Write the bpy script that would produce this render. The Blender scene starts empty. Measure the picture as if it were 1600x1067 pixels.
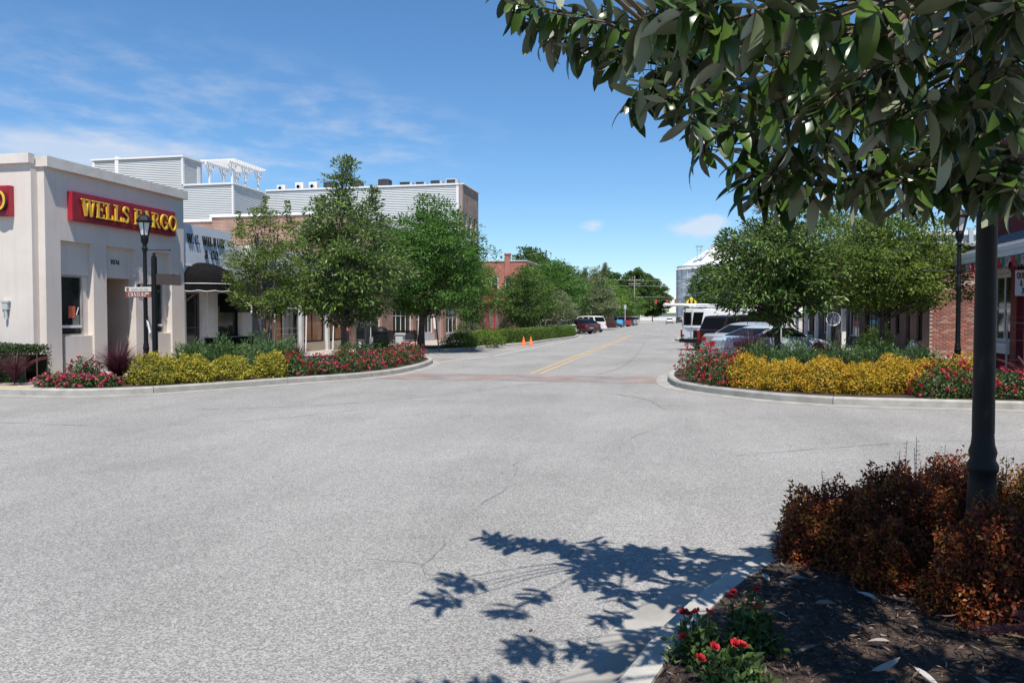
import bpy, math, random
import numpy as np
from mathutils import Vector, Matrix, noise
from mathutils.geometry import tessellate_polygon
R = math.radians
C = bpy.context.scene.collection
SC = bpy.context.scene

# ------------------------------------------------------------------ camera, sky, sun, exposure
cam_d = bpy.data.cameras.new('camera'); cam = bpy.data.objects.new('camera', cam_d); C.objects.link(cam)
cam.location = (0, 0, 1.65)
cam.rotation_euler = (R(90 - 1.772), 0, R(11.8))
cam_d.lens = 28.0; cam_d.sensor_width = 36.0; cam_d.clip_start = 0.05; cam_d.clip_end = 6000
SC.camera = cam
SC.render.resolution_x, SC.render.resolution_y = 1024, 682
SUN = Vector((0.15, -0.45, 1.0)).normalized()
elev = math.asin(SUN.z); azim = math.atan2(SUN.x, SUN.y)
W = bpy.data.worlds.new('World'); SC.world = W; W.use_nodes = True
nt = W.node_tree; nt.nodes.clear()
def wn(t, **k):
    n = nt.nodes.new(t)
    for a, b in k.items(): setattr(n, a, b)
    return n
sky = wn('ShaderNodeTexSky', sky_type='NISHITA', sun_disc=False)
sky.sun_elevation = elev; sky.sun_rotation = azim
sky.altitude = 0; sky.air_density = 1.0; sky.dust_density = 0.0; sky.ozone_density = 8.0
SKY_STRENGTH = 0.104
bg = wn('ShaderNodeBackground'); bg.inputs[1].default_value = SKY_STRENGTH
hs = wn('ShaderNodeHueSaturation'); hs.inputs['Saturation'].default_value = 1.09; hs.inputs['Hue'].default_value = .497
nt.links.new(sky.outputs[0], hs.inputs['Color']); nt.links.new(hs.outputs[0], bg.inputs[0])
cl = wn('ShaderNodeBackground'); cl.inputs[0].default_value = (.93, .95, 1, 1); cl.inputs[1].default_value = 0.62
mixs = wn('ShaderNodeMixShader'); out = wn('ShaderNodeOutputWorld')
nt.links.new(bg.outputs[0], mixs.inputs[1]); nt.links.new(cl.outputs[0], mixs.inputs[2]); nt.links.new(mixs.outputs[0], out.inputs[0])
tc = wn('ShaderNodeTexCoord')
def wmath(op, a, b=None, clamp=False):
    n = wn('ShaderNodeMath', operation=op, use_clamp=clamp)
    for i, v in enumerate((a, b)):
        if v is None: continue
        if isinstance(v, (int, float)): n.inputs[i].default_value = v
        else: nt.links.new(v, n.inputs[i])
    return n.outputs[0]
sep = wn('ShaderNodeSeparateXYZ'); nt.links.new(tc.outputs['Generated'], sep.inputs[0])
zz = wmath('MAXIMUM', wmath('ADD', sep.outputs[2], 0.06), 0.03)
cmb = wn('ShaderNodeCombineXYZ')
nt.links.new(wmath('DIVIDE', sep.outputs[0], zz), cmb.inputs[0]); nt.links.new(wmath('DIVIDE', sep.outputs[1], zz), cmb.inputs[1])
def wnoise(vec, scale, detail, rough, off=(0, 0, 0), sc=(1, 1, 1)):
    mp = wn('ShaderNodeMapping'); mp.inputs['Location'].default_value = off; mp.inputs['Scale'].default_value = sc
    nt.links.new(vec, mp.inputs[0])
    n = wn('ShaderNodeTexNoise'); n.inputs['Scale'].default_value = scale; n.inputs['Detail'].default_value = detail; n.inputs['Roughness'].default_value = rough
    nt.links.new(mp.outputs[0], n.inputs['Vector']); return n.outputs[0]
def wramp(v, a, b):
    n = wn('ShaderNodeMapRange', interpolation_type='SMOOTHSTEP'); n.inputs[1].default_value = a; n.inputs[2].default_value = b
    nt.links.new(v, n.inputs[0]); return n.outputs[0]
def blob(c, wx, wz):     # soft patch of sky round a direction
    mp = wn('ShaderNodeVectorMath', operation='SUBTRACT'); nt.links.new(tc.outputs['Generated'], mp.inputs[0]); mp.inputs[1].default_value = c
    m2 = wn('ShaderNodeVectorMath', operation='MULTIPLY'); nt.links.new(mp.outputs[0], m2.inputs[0]); m2.inputs[1].default_value = (1/wx, 1/wx, 1/wz)
    ln = wn('ShaderNodeVectorMath', operation='LENGTH'); nt.links.new(m2.outputs[0], ln.inputs[0])
    return wmath('SUBTRACT', 1.0, ln.outputs['Value'], True)
fine = wnoise(cmb.outputs[0], 4.2, 7, .56, sc=(1.15, .95, 1))
broad = wnoise(cmb.outputs[0], 0.42, 3, .5, off=(3.1, 1.7, 0))
thin = wmath('MULTIPLY', wramp(fine, .40, .78), wramp(broad, .36, .66))
patch = wramp(wmath('ADD', blob((-.60, .765, .245), .40, .10), wmath('ADD', blob((-.42, .88, .21), .28, .075), wmath('MULTIPLY', broad, .10))), .08, .95)
cirrus = wmath('MULTIPLY', wmath('ADD', wmath('MULTIPLY', wramp(fine, .38, .80), patch), wmath('MULTIPLY', thin, .06)), .30)
puffn = wnoise(tc.outputs['Generated'], 26, 5, .6, sc=(1, 1, 2.2))
puff = wmath('ADD', wmath('ADD', blob((.022, .994, .106), .055, .021), blob((.04, .994, .1125), .024, .016)), blob((-.105, .988, .1125), .024, .011))
puff = wramp(wmath('MULTIPLY', puff, wmath('ADD', wmath('MULTIPLY', puffn, 2.2), -.35)), .10, .75)
low = wmath('MULTIPLY', wramp(wmath('MULTIPLY', blob((-.63, .755, .178), .26, .035), wmath('ADD', fine, .45)), .1, .8), .55)
alpha = wmath('MINIMUM', wmath('ADD', wmath('ADD', cirrus, wmath('MULTIPLY', puff, .6)), low), 0.85)
nt.links.new(alpha, mixs.inputs[0])

sl = bpy.data.lights.new('sun', 'SUN'); sl.energy = 5.0; sl.angle = R(0.53); sl.color = (1.0, .94, .85)
so = bpy.data.objects.new('sun', sl); C.objects.link(so); so.rotation_euler = SUN.to_track_quat('Z', 'Y').to_euler(); so.location = (20, -40, 90)
SC.view_settings.view_transform = 'Standard'; SC.view_settings.look = 'None'; SC.view_settings.exposure = 0.50; SC.view_settings.gamma = 1.0
SC.cycles.use_denoising = True
SC.cycles.max_bounces = 8; SC.cycles.transparent_max_bounces = 8

# ------------------------------------------------------------------ mesh helpers
class MB:
    def __init__(s): s.v = []; s.f = []; s.m = []
    def add(s, vs, fs, mi=0):
        b = len(s.v); s.v += [tuple(p) for p in vs]
        for f in fs: s.f.append(tuple(b + i for i in f)); s.m.append(mi)
        return s
    def quad(s, a, b, c, d, mi=0): return s.add([a, b, c, d], [(0, 1, 2, 3)], mi)
    def box(s, x0, x1, y0, y1, z0, z1, mi=0):
        vs = [(x, y, z) for z in (z0, z1) for y in (y0, y1) for x in (x0, x1)]
        return s.add(vs, [(0, 2, 3, 1), (4, 5, 7, 6), (0, 1, 5, 4), (2, 6, 7, 3), (0, 4, 6, 2), (1, 3, 7, 5)], mi)
    def bar(s, p, q, w, h=None, mi=0, up=(0, 0, 1)):      # square bar from p to q
        p, q = Vector(p), Vector(q); h = h or w; d = (q - p).normalized(); u = Vector(up)
        if abs(d.dot(u)) > .95: u = Vector((0, 1, 0))
        a = d.cross(u).normalized() * w / 2; b = a.cross(d).normalized() * h / 2
        vs = [e + i * a + j * b for e in (p, q) for i, j in ((-1, -1), (1, -1), (1, 1), (-1, 1))]
        return s.add(vs, [(3, 2, 1, 0), (4, 5, 6, 7), (0, 1, 5, 4), (1, 2, 6, 5), (2, 3, 7, 6), (3, 0, 4, 7)], mi)
    def tube(s, pts, rads, n=8, mi=0, cap=True):
        pts = [Vector(p) for p in pts]
        if isinstance(rads, (int, float)): rads = [rads] * len(pts)
        b = len(s.v); up = Vector((0.03, 0.02, 1))
        for i, p in enumerate(pts):
            d = (pts[min(i + 1, len(pts) - 1)] - pts[max(i - 1, 0)]).normalized()
            u = up if abs(d.dot(up)) < .9 else Vector((1, 0.05, 0))
            a = d.cross(u).normalized(); c = a.cross(d).normalized()
            for k in range(n):
                t = 2 * math.pi * k / n; s.v.append(tuple(p + (a * math.cos(t) + c * math.sin(t)) * rads[i]))
        for i in range(len(pts) - 1):
            for k in range(n):
                s.f.append((b + i * n + k, b + i * n + (k + 1) % n, b + (i + 1) * n + (k + 1) % n, b + (i + 1) * n + k)); s.m.append(mi)
        if cap:
            s.f.append(tuple(b + k for k in range(n))); s.m.append(mi)
            e = b + (len(pts) - 1) * n; s.f.append(tuple(e + k for k in reversed(range(n)))); s.m.append(mi)
        return s
    def lathe(s, prof, n=16, c=(0, 0, 0), mi=0, axis='z', ph=0):
        b = len(s.v)
        for r, z in prof:
            for k in range(n):
                t = 2 * math.pi * k / n + ph; x, y = r * math.cos(t), r * math.sin(t)
                p = (x, y, z) if axis == 'z' else ((z, x, y) if axis == 'x' else (x, z, y))
                s.v.append((p[0] + c[0], p[1] + c[1], p[2] + c[2]))
        for i in range(len(prof) - 1):
            for k in range(n):
                s.f.append((b + i * n + k, b + i * n + (k + 1) % n, b + (i + 1) * n + (k + 1) % n, b + (i + 1) * n + k)); s.m.append(mi)
        for e in (0, len(prof) - 1):
            if prof[e][0] > 1e-4: s.f.append(tuple(b + e * n + k for k in range(n))); s.m.append(mi)
        return s
    def extr(s, poly, vec, mi=0):                          # extrude a 3D polygon
        n = len(poly); p = [Vector(q) for q in poly]; v = Vector(vec)
        return s.add([*p, *[q + v for q in p]], [tuple(range(n)), tuple(reversed(range(n, 2 * n)))] + [(i, (i + 1) % n, n + (i + 1) % n, n + i) for i in range(n)], mi)
    def grid(s, fn, nu, nv, mi=0):
        b = len(s.v)
        for i in range(nu + 1):
            for j in range(nv + 1): s.v.append(tuple(fn(i / nu, j / nv)))
        for i in range(nu):
            for j in range(nv):
                a = b + i * (nv + 1) + j; s.f.append((a, a + nv + 1, a + nv + 2, a + 1)); s.m.append(mi)
        return s
    def build(s, name, mats, parent=None, org=None, smooth=False):
        me = bpy.data.meshes.new(name); o0 = Vector(org) if org is not None else Vector((0, 0, 0))
        me.from_pydata([tuple(Vector(p) - o0) for p in s.v], [], s.f)
        mats = mats if isinstance(mats, (list, tuple)) else [mats]
        for m in mats: me.materials.append(m)
        if len(mats) > 1: me.polygons.foreach_set('material_index', s.m)
        if smooth: me.polygons.foreach_set('use_smooth', [True] * len(s.f))
        me.update()
        o = bpy.data.objects.new(name, me); C.objects.link(o)
        if parent is not None: o.parent = parent
        return o
def smooth_by_angle(o, ang=40):
    me = o.data; me.polygons.foreach_set('use_smooth', [True] * len(me.polygons))
    try: me.set_sharp_from_angle(angle=R(ang))
    except Exception: pass
    return o
def tag(o, label, cat, group=None):
    o['label'] = label; o['category'] = cat
    if group: o['group'] = group
    return o
def struct(o, kind='structure'): o['kind'] = kind; return o
def thing(name, label, cat, loc=(0, 0, 0), rz=0.0, group=None):
    o = bpy.data.objects.new(name, None); C.objects.link(o); o.empty_display_size = .2
    o.location = loc; o.rotation_euler = (0, 0, rz); return tag(o, label, cat, group)
def copy_tree(o, parent=None):
    c = o.copy(); C.objects.link(c)
    if parent is not None: c.parent = parent
    for ch in list(o.children): copy_tree(ch, c)
    return c
def place_copy(o, label, loc, rz=0.0):
    c = copy_tree(o); c.location = loc; c.rotation_euler = (0, 0, rz); c['label'] = label; return c
def inst(name, me, parent, loc=(0, 0, 0), rot=None, scale=None):
    o = bpy.data.objects.new(name, me); C.objects.link(o); o.parent = parent; o.location = loc
    if rot: o.rotation_euler = rot
    if scale: o.scale = scale
    return o

# ------------------------------------------------------------------ materials
MATS = {}
def pm(name, c1, c2=None, scale=4.0, rough=.75, bump=0.0, bscale=60.0, metal=0.0, spec=.5, detail=5, sc=(1, 1, 1), lo=.35, hi=.65, coat=0.0):
    if name in MATS: return MATS[name]
    m = bpy.data.materials.new(name); m.use_nodes = True; t = m.node_tree; p = t.nodes['Principled BSDF']
    p.inputs['Roughness'].default_value = rough; p.inputs['Metallic'].default_value = metal; p.inputs['Specular IOR Level'].default_value = spec
    p.inputs['Coat Weight'].default_value = coat
    p.inputs['Base Color'].default_value = (*c1, 1)
    co = t.nodes.new('ShaderNodeTexCoord'); mp = t.nodes.new('ShaderNodeMapping'); mp.inputs['Scale'].default_value = sc
    t.links.new(co.outputs['Object'], mp.inputs[0])
    if c2 is not None:
        n = t.nodes.new('ShaderNodeTexNoise'); n.inputs['Scale'].default_value = scale; n.inputs['Detail'].default_value = detail; n.inputs['Roughness'].default_value = .62
        t.links.new(mp.outputs[0], n.inputs['Vector'])
        r = t.nodes.new('ShaderNodeValToRGB'); r.color_ramp.elements[0].position = lo; r.color_ramp.elements[1].position = hi
        r.color_ramp.elements[0].color = (*c1, 1); r.color_ramp.elements[1].color = (*c2, 1)
        t.links.new(n.outputs[0], r.inputs[0]); t.links.new(r.outputs[0], p.inputs['Base Color'])
    if bump:
        n = t.nodes.new('ShaderNodeTexNoise'); n.inputs['Scale'].default_value = bscale; n.inputs['Detail'].default_value = 4
        t.links.new(mp.outputs[0], n.inputs['Vector'])
        b = t.nodes.new('ShaderNodeBump'); b.inputs['Strength'].default_value = bump; b.inputs['Distance'].default_value = .02
        t.links.new(n.outputs[0], b.inputs['Height']); t.links.new(b.outputs[0], p.inputs['Normal'])
    MATS[name] = m; return m
def brickmat(name, ca, cb, mortar, axis='x', bw=.21, bh=.07, ms=.012, bump=.6, rough=.85):
    if name in MATS: return MATS[name]
    m = bpy.data.materials.new(name); m.use_nodes = True; t = m.node_tree; p = t.nodes['Principled BSDF']; p.inputs['Roughness'].default_value = rough
    co = t.nodes.new('ShaderNodeTexCoord'); s = t.nodes.new('ShaderNodeSeparateXYZ'); c = t.nodes.new('ShaderNodeCombineXYZ')
    t.links.new(co.outputs['Object'], s.inputs[0]); t.links.new(s.outputs[0 if axis == 'x' else 1], c.inputs[0]); t.links.new(s.outputs[1 if axis == 'flat' else 2], c.inputs[1])
    if axis == 'flat': t.links.new(s.outputs[0], c.inputs[0])
    b = t.nodes.new('ShaderNodeTexBrick'); b.inputs['Scale'].default_value = 1; b.inputs['Brick Width'].default_value = bw; b.inputs['Row Height'].default_value = bh; b.inputs['Mortar Size'].default_value = ms
    b.inputs['Color1'].default_value = (*ca, 1); b.inputs['Color2'].default_value = (*cb, 1); b.inputs['Mortar'].default_value = (*mortar, 1); b.inputs['Bias'].default_value = -.1
    t.links.new(c.outputs[0], b.inputs['Vector'])
    n = t.nodes.new('ShaderNodeTexNoise'); n.inputs['Scale'].default_value = 1.3; n.inputs['Detail'].default_value = 6; t.links.new(co.outputs['Object'], n.inputs['Vector'])
    mr = t.nodes.new('ShaderNodeMapRange'); mr.inputs[1].default_value = .3; mr.inputs[2].default_value = .7; mr.inputs[3].default_value = .72; mr.inputs[4].default_value = 1.2; t.links.new(n.outputs[0], mr.inputs[0])
    mx = t.nodes.new('ShaderNodeMix'); mx.data_type = 'RGBA'; mx.blend_type = 'MULTIPLY'; mx.inputs[0].default_value = 1
    t.links.new(b.outputs[0], mx.inputs[6]); t.links.new(mr.outputs[0], mx.inputs[7]); t.links.new(mx.outputs[2], p.inputs['Base Color'])
    bp = t.nodes.new('ShaderNodeBump'); bp.inputs['Strength'].default_value = bump; bp.inputs['Distance'].default_value = .012; bp.invert = True
    t.links.new(b.outputs['Fac'], bp.inputs['Height']); t.links.new(bp.outputs[0], p.inputs['Normal'])
    MATS[name] = m; return m
def leafmat(name, cols, back=None, transl=.28, rough=.5, spec=.35):
    """cols: 2-4 leaf colours picked by the per-leaf attribute; back: colour of the leaf's underside"""
    m = bpy.data.materials.new(name); m.use_nodes = True; t = m.node_tree; p = t.nodes['Principled BSDF']
    a = t.nodes.new('ShaderNodeAttribute'); a.attribute_name = 'leafvar'
    r = t.nodes.new('ShaderNodeValToRGB'); e = r.color_ramp.elements
    while len(e) < len(cols): e.new(.5)
    for i, c in enumerate(cols): e[i].position = i / (len(cols) - 1); e[i].color = (*c, 1)
    t.links.new(a.outputs['Fac'], r.inputs[0]); col = r.outputs[0]
    if back:
        g = t.nodes.new('ShaderNodeNewGeometry'); mx = t.nodes.new('ShaderNodeMix'); mx.data_type = 'RGBA'
        t.links.new(g.outputs['Backfacing'], mx.inputs[0]); t.links.new(col, mx.inputs[6]); mx.inputs[7].default_value = (*back, 1); col = mx.outputs[2]
    p.inputs['Roughness'].default_value = rough; p.inputs['Specular IOR Level'].default_value = spec
    t.links.new(col, p.inputs['Base Color'])
    tr = t.nodes.new('ShaderNodeBsdfTranslucent'); t.links.new(col, tr.inputs[0])
    ms = t.nodes.new('ShaderNodeMixShader'); ms.inputs[0].default_value = transl
    o = t.nodes['Material Output']; t.links.new(p.outputs[0], ms.inputs[1]); t.links.new(tr.outputs[0], ms.inputs[2]); t.links.new(ms.outputs[0], o.inputs[0])
    MATS[name] = m; return m
def weathered(name, c1, c2):      # painted stucco: trowel texture, broad tone changes and rain streaks
    m = pm(name, c1, c2, 1.1, .9, .3, 55, detail=8); t = m.node_tree; p = t.nodes['Principled BSDF']; src = p.inputs['Base Color'].links[0].from_socket
    co = t.nodes.new('ShaderNodeTexCoord'); mp = t.nodes.new('ShaderNodeMapping'); mp.inputs['Scale'].default_value = (5, 5, .35); t.links.new(co.outputs['Object'], mp.inputs[0])
    n = t.nodes.new('ShaderNodeTexNoise'); n.inputs['Scale'].default_value = 1.6; n.inputs['Detail'].default_value = 8; n.inputs['Roughness'].default_value = .7; t.links.new(mp.outputs[0], n.inputs['Vector'])
    r = t.nodes.new('ShaderNodeMapRange'); r.inputs[1].default_value = .50; r.inputs[2].default_value = .78; r.inputs[3].default_value = 1.0; r.inputs[4].default_value = .88; t.links.new(n.outputs[0], r.inputs[0])
    mx = t.nodes.new('ShaderNodeMix'); mx.data_type = 'RGBA'; mx.blend_type = 'MULTIPLY'; mx.inputs[0].default_value = 1; t.links.new(src, mx.inputs[6]); t.links.new(r.outputs[0], mx.inputs[7]); t.links.new(mx.outputs[2], p.inputs['Base Color']); return m
M = {}
M['stucco'] = weathered('stucco_cream', (.585, .525, .475), (.645, .585, .53))
M['stucco2'] = pm('stucco_coping', (.52, .475, .43), (.64, .59, .54), 2.2, .9, .2, 70, detail=8, lo=.25, hi=.6)
M['brown_in'] = pm('vestibule_tan', (.42, .33, .27), (.5, .4, .33), 2, .9)
M['car_glass'] = pm('car_glass', (.006, .007, .008), None, rough=.05, spec=.12)
M['car_glass'].node_tree.nodes['Principled BSDF'].inputs['IOR'].default_value = 1.18
M['glass'] = pm('window_glass', (.012, .014, .015), (.03, .035, .035), 1.5, .06, spec=.6)
M['white'] = pm('white_paint', (.64, .64, .63), (.71, .71, .70), 3, .6, .06, 40)
M['whitetrim'] = pm('white_trim', (.70, .71, .72), None, rough=.5)
M['frame'] = pm('aluminium_frame', (.35, .33, .31), (.45, .43, .4), 6, .45, metal=.3)
M['black'] = pm('black_metal', (.006, .007, .008), (.010, .012, .013), 12, .5, .05, 80, spec=.22)
M['gutterblk'] = pm('black_canvas', (.004, .004, .0045), (.008, .008, .009), 5, .9, .2, 200, spec=.12)
M['red_sign'] = pm('red_sign_face', (.22, .006, .018), (.27, .010, .024), 3, .45)
M['yellow'] = pm('yellow_letter', (.66, .38, .03), (.74, .45, .05), 6, .45)
M['blackl'] = pm('black_letter', (.012, .012, .013), None, rough=.5)
M['siding'] = pm('grey_siding', (.46, .48, .48), (.51, .53, .53), .8, .6, sc=(.5, .5, 3))
M['pvc'] = pm('white_vinyl', (.70, .70, .69), None, rough=.5)
M['concrete'] = pm('kerb_concrete', (.26, .25, .22), (.38, .37, .335), 3.5, .9, .35, 90, detail=8, lo=.3, hi=.62)
M['gutter'] = pm('gutter_concrete', (.20, .19, .172), (.335, .32, .295), 2.2, .9, .25, 90, detail=8, lo=.3, hi=.65)
M['walk'] = pm('sidewalk_concrete', (.32, .265, .23), (.41, .35, .31), 1.6, .9, .2, 80, detail=8)
M['mulch'] = pm('mulch_soil', (.022, .014, .010), (.06, .038, .026), 18, .95, 1.0, 60)
M['bark'] = pm('tree_bark', (.10, .085, .07), (.22, .20, .175), 6, .95, .8, 30, sc=(1, 1, .35))
M['barkdark'] = pm('dark_bark', (.045, .036, .03), (.10, .085, .07), 8, .95, .8, 30, sc=(1, 1, .35))
M['twig'] = pm('twig', (.07, .045, .03), (.14, .10, .07), 10, .9)
M['steel'] = pm('galvanised_steel', (.50, .53, .55), (.60, .63, .65), 1.2, .45, metal=.35)
M['rubber'] = pm('tyre_rubber', (.012, .012, .012), None, rough=.85)
M['chrome'] = pm('bright_metal', (.62, .63, .64), None, rough=.25, metal=.9)
M['tail'] = pm('tail_lamp_red', (.42, .012, .012), None, rough=.2)
M['lamp_glass'] = pm('lantern_glass', (.62, .62, .60), (.70, .70, .67), 6, .25)
M['orange'] = pm('cone_orange', (.85, .12, .02), None, rough=.6)
M['plate'] = pm('plate_white', (.6, .62, .62), (.35, .4, .5), 40, .5)
M['roadpaint_y'] = pm('worn_yellow_paint', (.46, .30, .10), (.30, .265, .22), 3.0, .85, detail=10, lo=.42, hi=.60)
M['roadpaint_w'] = pm('worn_white_paint', (.50, .50, .49), (.29, .285, .28), 5.0, .85, detail=10, lo=.46, hi=.66)
M['crack'] = pm('asphalt_crack', (.13, .126, .122), (.21, .205, .198), 9, .95)

def asphalt():
    m = bpy.data.materials.new('worn_asphalt'); m.use_nodes = True; t = m.node_tree; p = t.nodes['Principled BSDF']; p.inputs['Roughness'].default_value = .92; p.inputs['Specular IOR Level'].default_value = .25
    co = t.nodes.new('ShaderNodeTexCoord')
    def nz(scale, detail, rough=.6, sc=(1, 1, 1)):
        mp = t.nodes.new('ShaderNodeMapping'); mp.inputs['Scale'].default_value = sc; t.links.new(co.outputs['Object'], mp.inputs[0])
        n = t.nodes.new('ShaderNodeTexNoise'); n.inputs['Scale'].default_value = scale; n.inputs['Detail'].default_value = detail; n.inputs['Roughness'].default_value = rough
        t.links.new(mp.outputs[0], n.inputs['Vector']); return n.outputs[0]
    vo = t.nodes.new('ShaderNodeTexVoronoi'); vo.inputs['Scale'].default_value = 105; t.links.new(co.outputs['Object'], vo.inputs['Vector'])
    sp = t.nodes.new('ShaderNodeSeparateColor'); t.links.new(vo.outputs['Color'], sp.inputs[0])
    g = nz(130, 2)
    add = t.nodes.new('ShaderNodeMath'); add.operation = 'MULTIPLY_ADD'; t.links.new(sp.outputs[0], add.inputs[0]); add.inputs[1].default_value = .62
    m2 = t.nodes.new('ShaderNodeMath'); m2.operation = 'MULTIPLY'; t.links.new(g, m2.inputs[0]); m2.inputs[1].default_value = .55; t.links.new(m2.outputs[0], add.inputs[2])
    r = t.nodes.new('ShaderNodeValToRGB'); e = r.color_ramp.elements; e[0].position = .12; e[0].color = (.085, .083, .080, 1); e[1].position = .95; e[1].color = (.385, .378, .362, 1)
    x = e.new(.5); x.color = (.218, .212, .204, 1); t.links.new(add.outputs[0], r.inputs[0])
    def mul(col, f, lo, hi, a, b):
        mr = t.nodes.new('ShaderNodeMapRange'); mr.inputs[1].default_value = lo; mr.inputs[2].default_value = hi; mr.inputs[3].default_value = a; mr.inputs[4].default_value = b; t.links.new(f, mr.inputs[0])
        mx = t.nodes.new('ShaderNodeMix'); mx.data_type = 'RGBA'; mx.blend_type = 'MULTIPLY'; mx.inputs[0].default_value = 1; t.links.new(col, mx.inputs[6]); t.links.new(mr.outputs[0], mx.inputs[7]); return mx.outputs[2]
    c = mul(r.outputs[0], nz(.28, 5), .3, .7, .86, 1.12)
    c = mul(c, nz(1.0, 6, .65, (.9, .12, 1)), .35, .7, 1.05, .90)       # wheel-track streaks along the street
    c = mul(c, nz(.75, 7, .72, (1, .55, 1)), .52, .72, 1.0, .84)
    c = mul(c, nz(3.5, 8, .7), .58, .75, 1.0, .82)                      # oil and patch stains
    t.links.new(c, p.inputs['Base Color'])
    b = t.nodes.new('ShaderNodeBump'); b.inputs['Strength'].default_value = .55; b.inputs['Distance'].default_value = .006
    t.links.new(add.outputs[0], b.inputs['Height']); t.links.new(b.outputs[0], p.inputs['Normal']); return m
M['asphalt'] = asphalt()
# ------------------------------------------------------------------ ground, road, kerbs
def polymesh(name, poly, z, mat, hole=None):
    mb = MB(); tri = tessellate_polygon([[Vector((x, y, 0)) for x, y in poly]])
    mb.add([(x, y, z) for x, y in poly], [tuple(t) for t in tri]); o = mb.build(name, mat)
    me = o.data
    if me.polygons and me.polygons[0].normal.z < 0: me.flip_normals()
    return o
def catmull(P, step=.35):      # smooth curve through the points, tangents weighted by spacing so it never overshoots
    P = [Vector(p) for p in P]; n_ = len(P); T_ = []
    for i in range(n_):
        if i == 0: T_.append((P[1] - P[0]).normalized())
        elif i == n_ - 1: T_.append((P[-1] - P[-2]).normalized())
        else:
            a, b = P[i] - P[i-1], P[i+1] - P[i]; la, lb = max(a.length, 1e-6), max(b.length, 1e-6); T_.append((a/la*lb + b/lb*la)/(la+lb))
    out = []
    for i in range(n_ - 1):
        p1, p2 = P[i], P[i+1]; L = (p2 - p1).length; m1, m2 = T_[i]*L, T_[i+1]*L; n = max(1, min(int(L/step), 40))
        for k in range(n):
            t = k/n; out.append((2*t**3-3*t*t+1)*p1 + (t**3-2*t*t+t)*m1 + (3*t*t-2*t**3)*p2 + (t**3-t*t)*m2)
    out.append(P[-1]); return out
GB = MB(); GB.quad((-3000, -3000, -.06), (3000, -3000, -.06), (3000, 3000, -.06), (-3000, 3000, -.06))
struct(GB.build('ground', pm('dry_grass_ground', (.10, .12, .045), (.20, .18, .09), .15, .95, detail=8)))
RB = MB(); RB.quad((-90, -40, 0), (90, -40, 0), (90, 420, 0), (-90, 420, 0)); struct(RB.build('road', M['asphalt']))
LK = [(-60, 14.2), (-16, 14.2), (-13.3, 14.2), (-12.3, 14.25), (-11.3, 14.85), (-10.2, 16.5), (-9.4, 18.0), (-8.35, 19.9), (-7.98, 21.3), (-7.95, 23), (-8.2, 25.5), (-8.7, 27.6), (-9.9, 29.6), (-11.2, 31.0), (-11.6, 33.2), (-11.45, 35.0), (-10.7, 36.2), (-9.65, 41.2), (-8.75, 45.8), (-8.4, 52.7), (-7.95, 64), (-8.2, 66), (-9.6, 67.6), (-12, 69.2), (-12.3, 72), (-12.3, 100), (-11.6, 103), (-8.7, 106), (-8.3, 109), (-8.3, 116), (-9.6, 119), (-12.2, 121), (-12.3, 124), (-12.3, 200), (-8.5, 204), (-8.5, 260)]
RK = [(60, 15.55), (8, 15.55), (6, 15.57), (4.4, 15.66), (2.85, 15.8), (1.95, 16.25), (1.17, 17.0), (.35, 18.1), (-.05, 19.0), (-.2, 20.0), (-.25, 22), (-.1, 23.4), (.5, 24.8), (2.2, 26.2), (4.6, 28.2), (5.2, 29.6), (5.3, 33), (5.3, 46), (4.6, 48.5), (1.0, 51), (.3, 53), (.3, 62), (1.2, 65), (5, 68), (5.3, 70), (5.3, 260)]
NK = [(-.75, -14), (-.72, -4), (-.62, 0), (-.45, 2.2), (-.27, 3.3), (-.10, 3.95), (.10, 4.5), (.44, 5.2), (.82, 5.72), (1.5, 6.4), (2.5, 7.15), (4, 7.75), (6.5, 8.0), (60, 8.0)]
def side_pts(P, off):      # offset a dense polyline to its left (+) or right (-)
    o = []
    for i, p in enumerate(P):
        d = (P[min(i+1, len(P)-1)] - P[max(i-1, 0)]).normalized(); o.append(p + Vector((-d.y, d.x)) * off)
    return o
KM = [pm('kerb_concrete_%d' % i, (.25*k, .242*k, .215*k), (.37*k, .36*k, .33*k), 3.5, .9, .35, 90, detail=8, lo=.3, hi=.62) for i, k in enumerate((1.0, .9, 1.1))]
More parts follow.
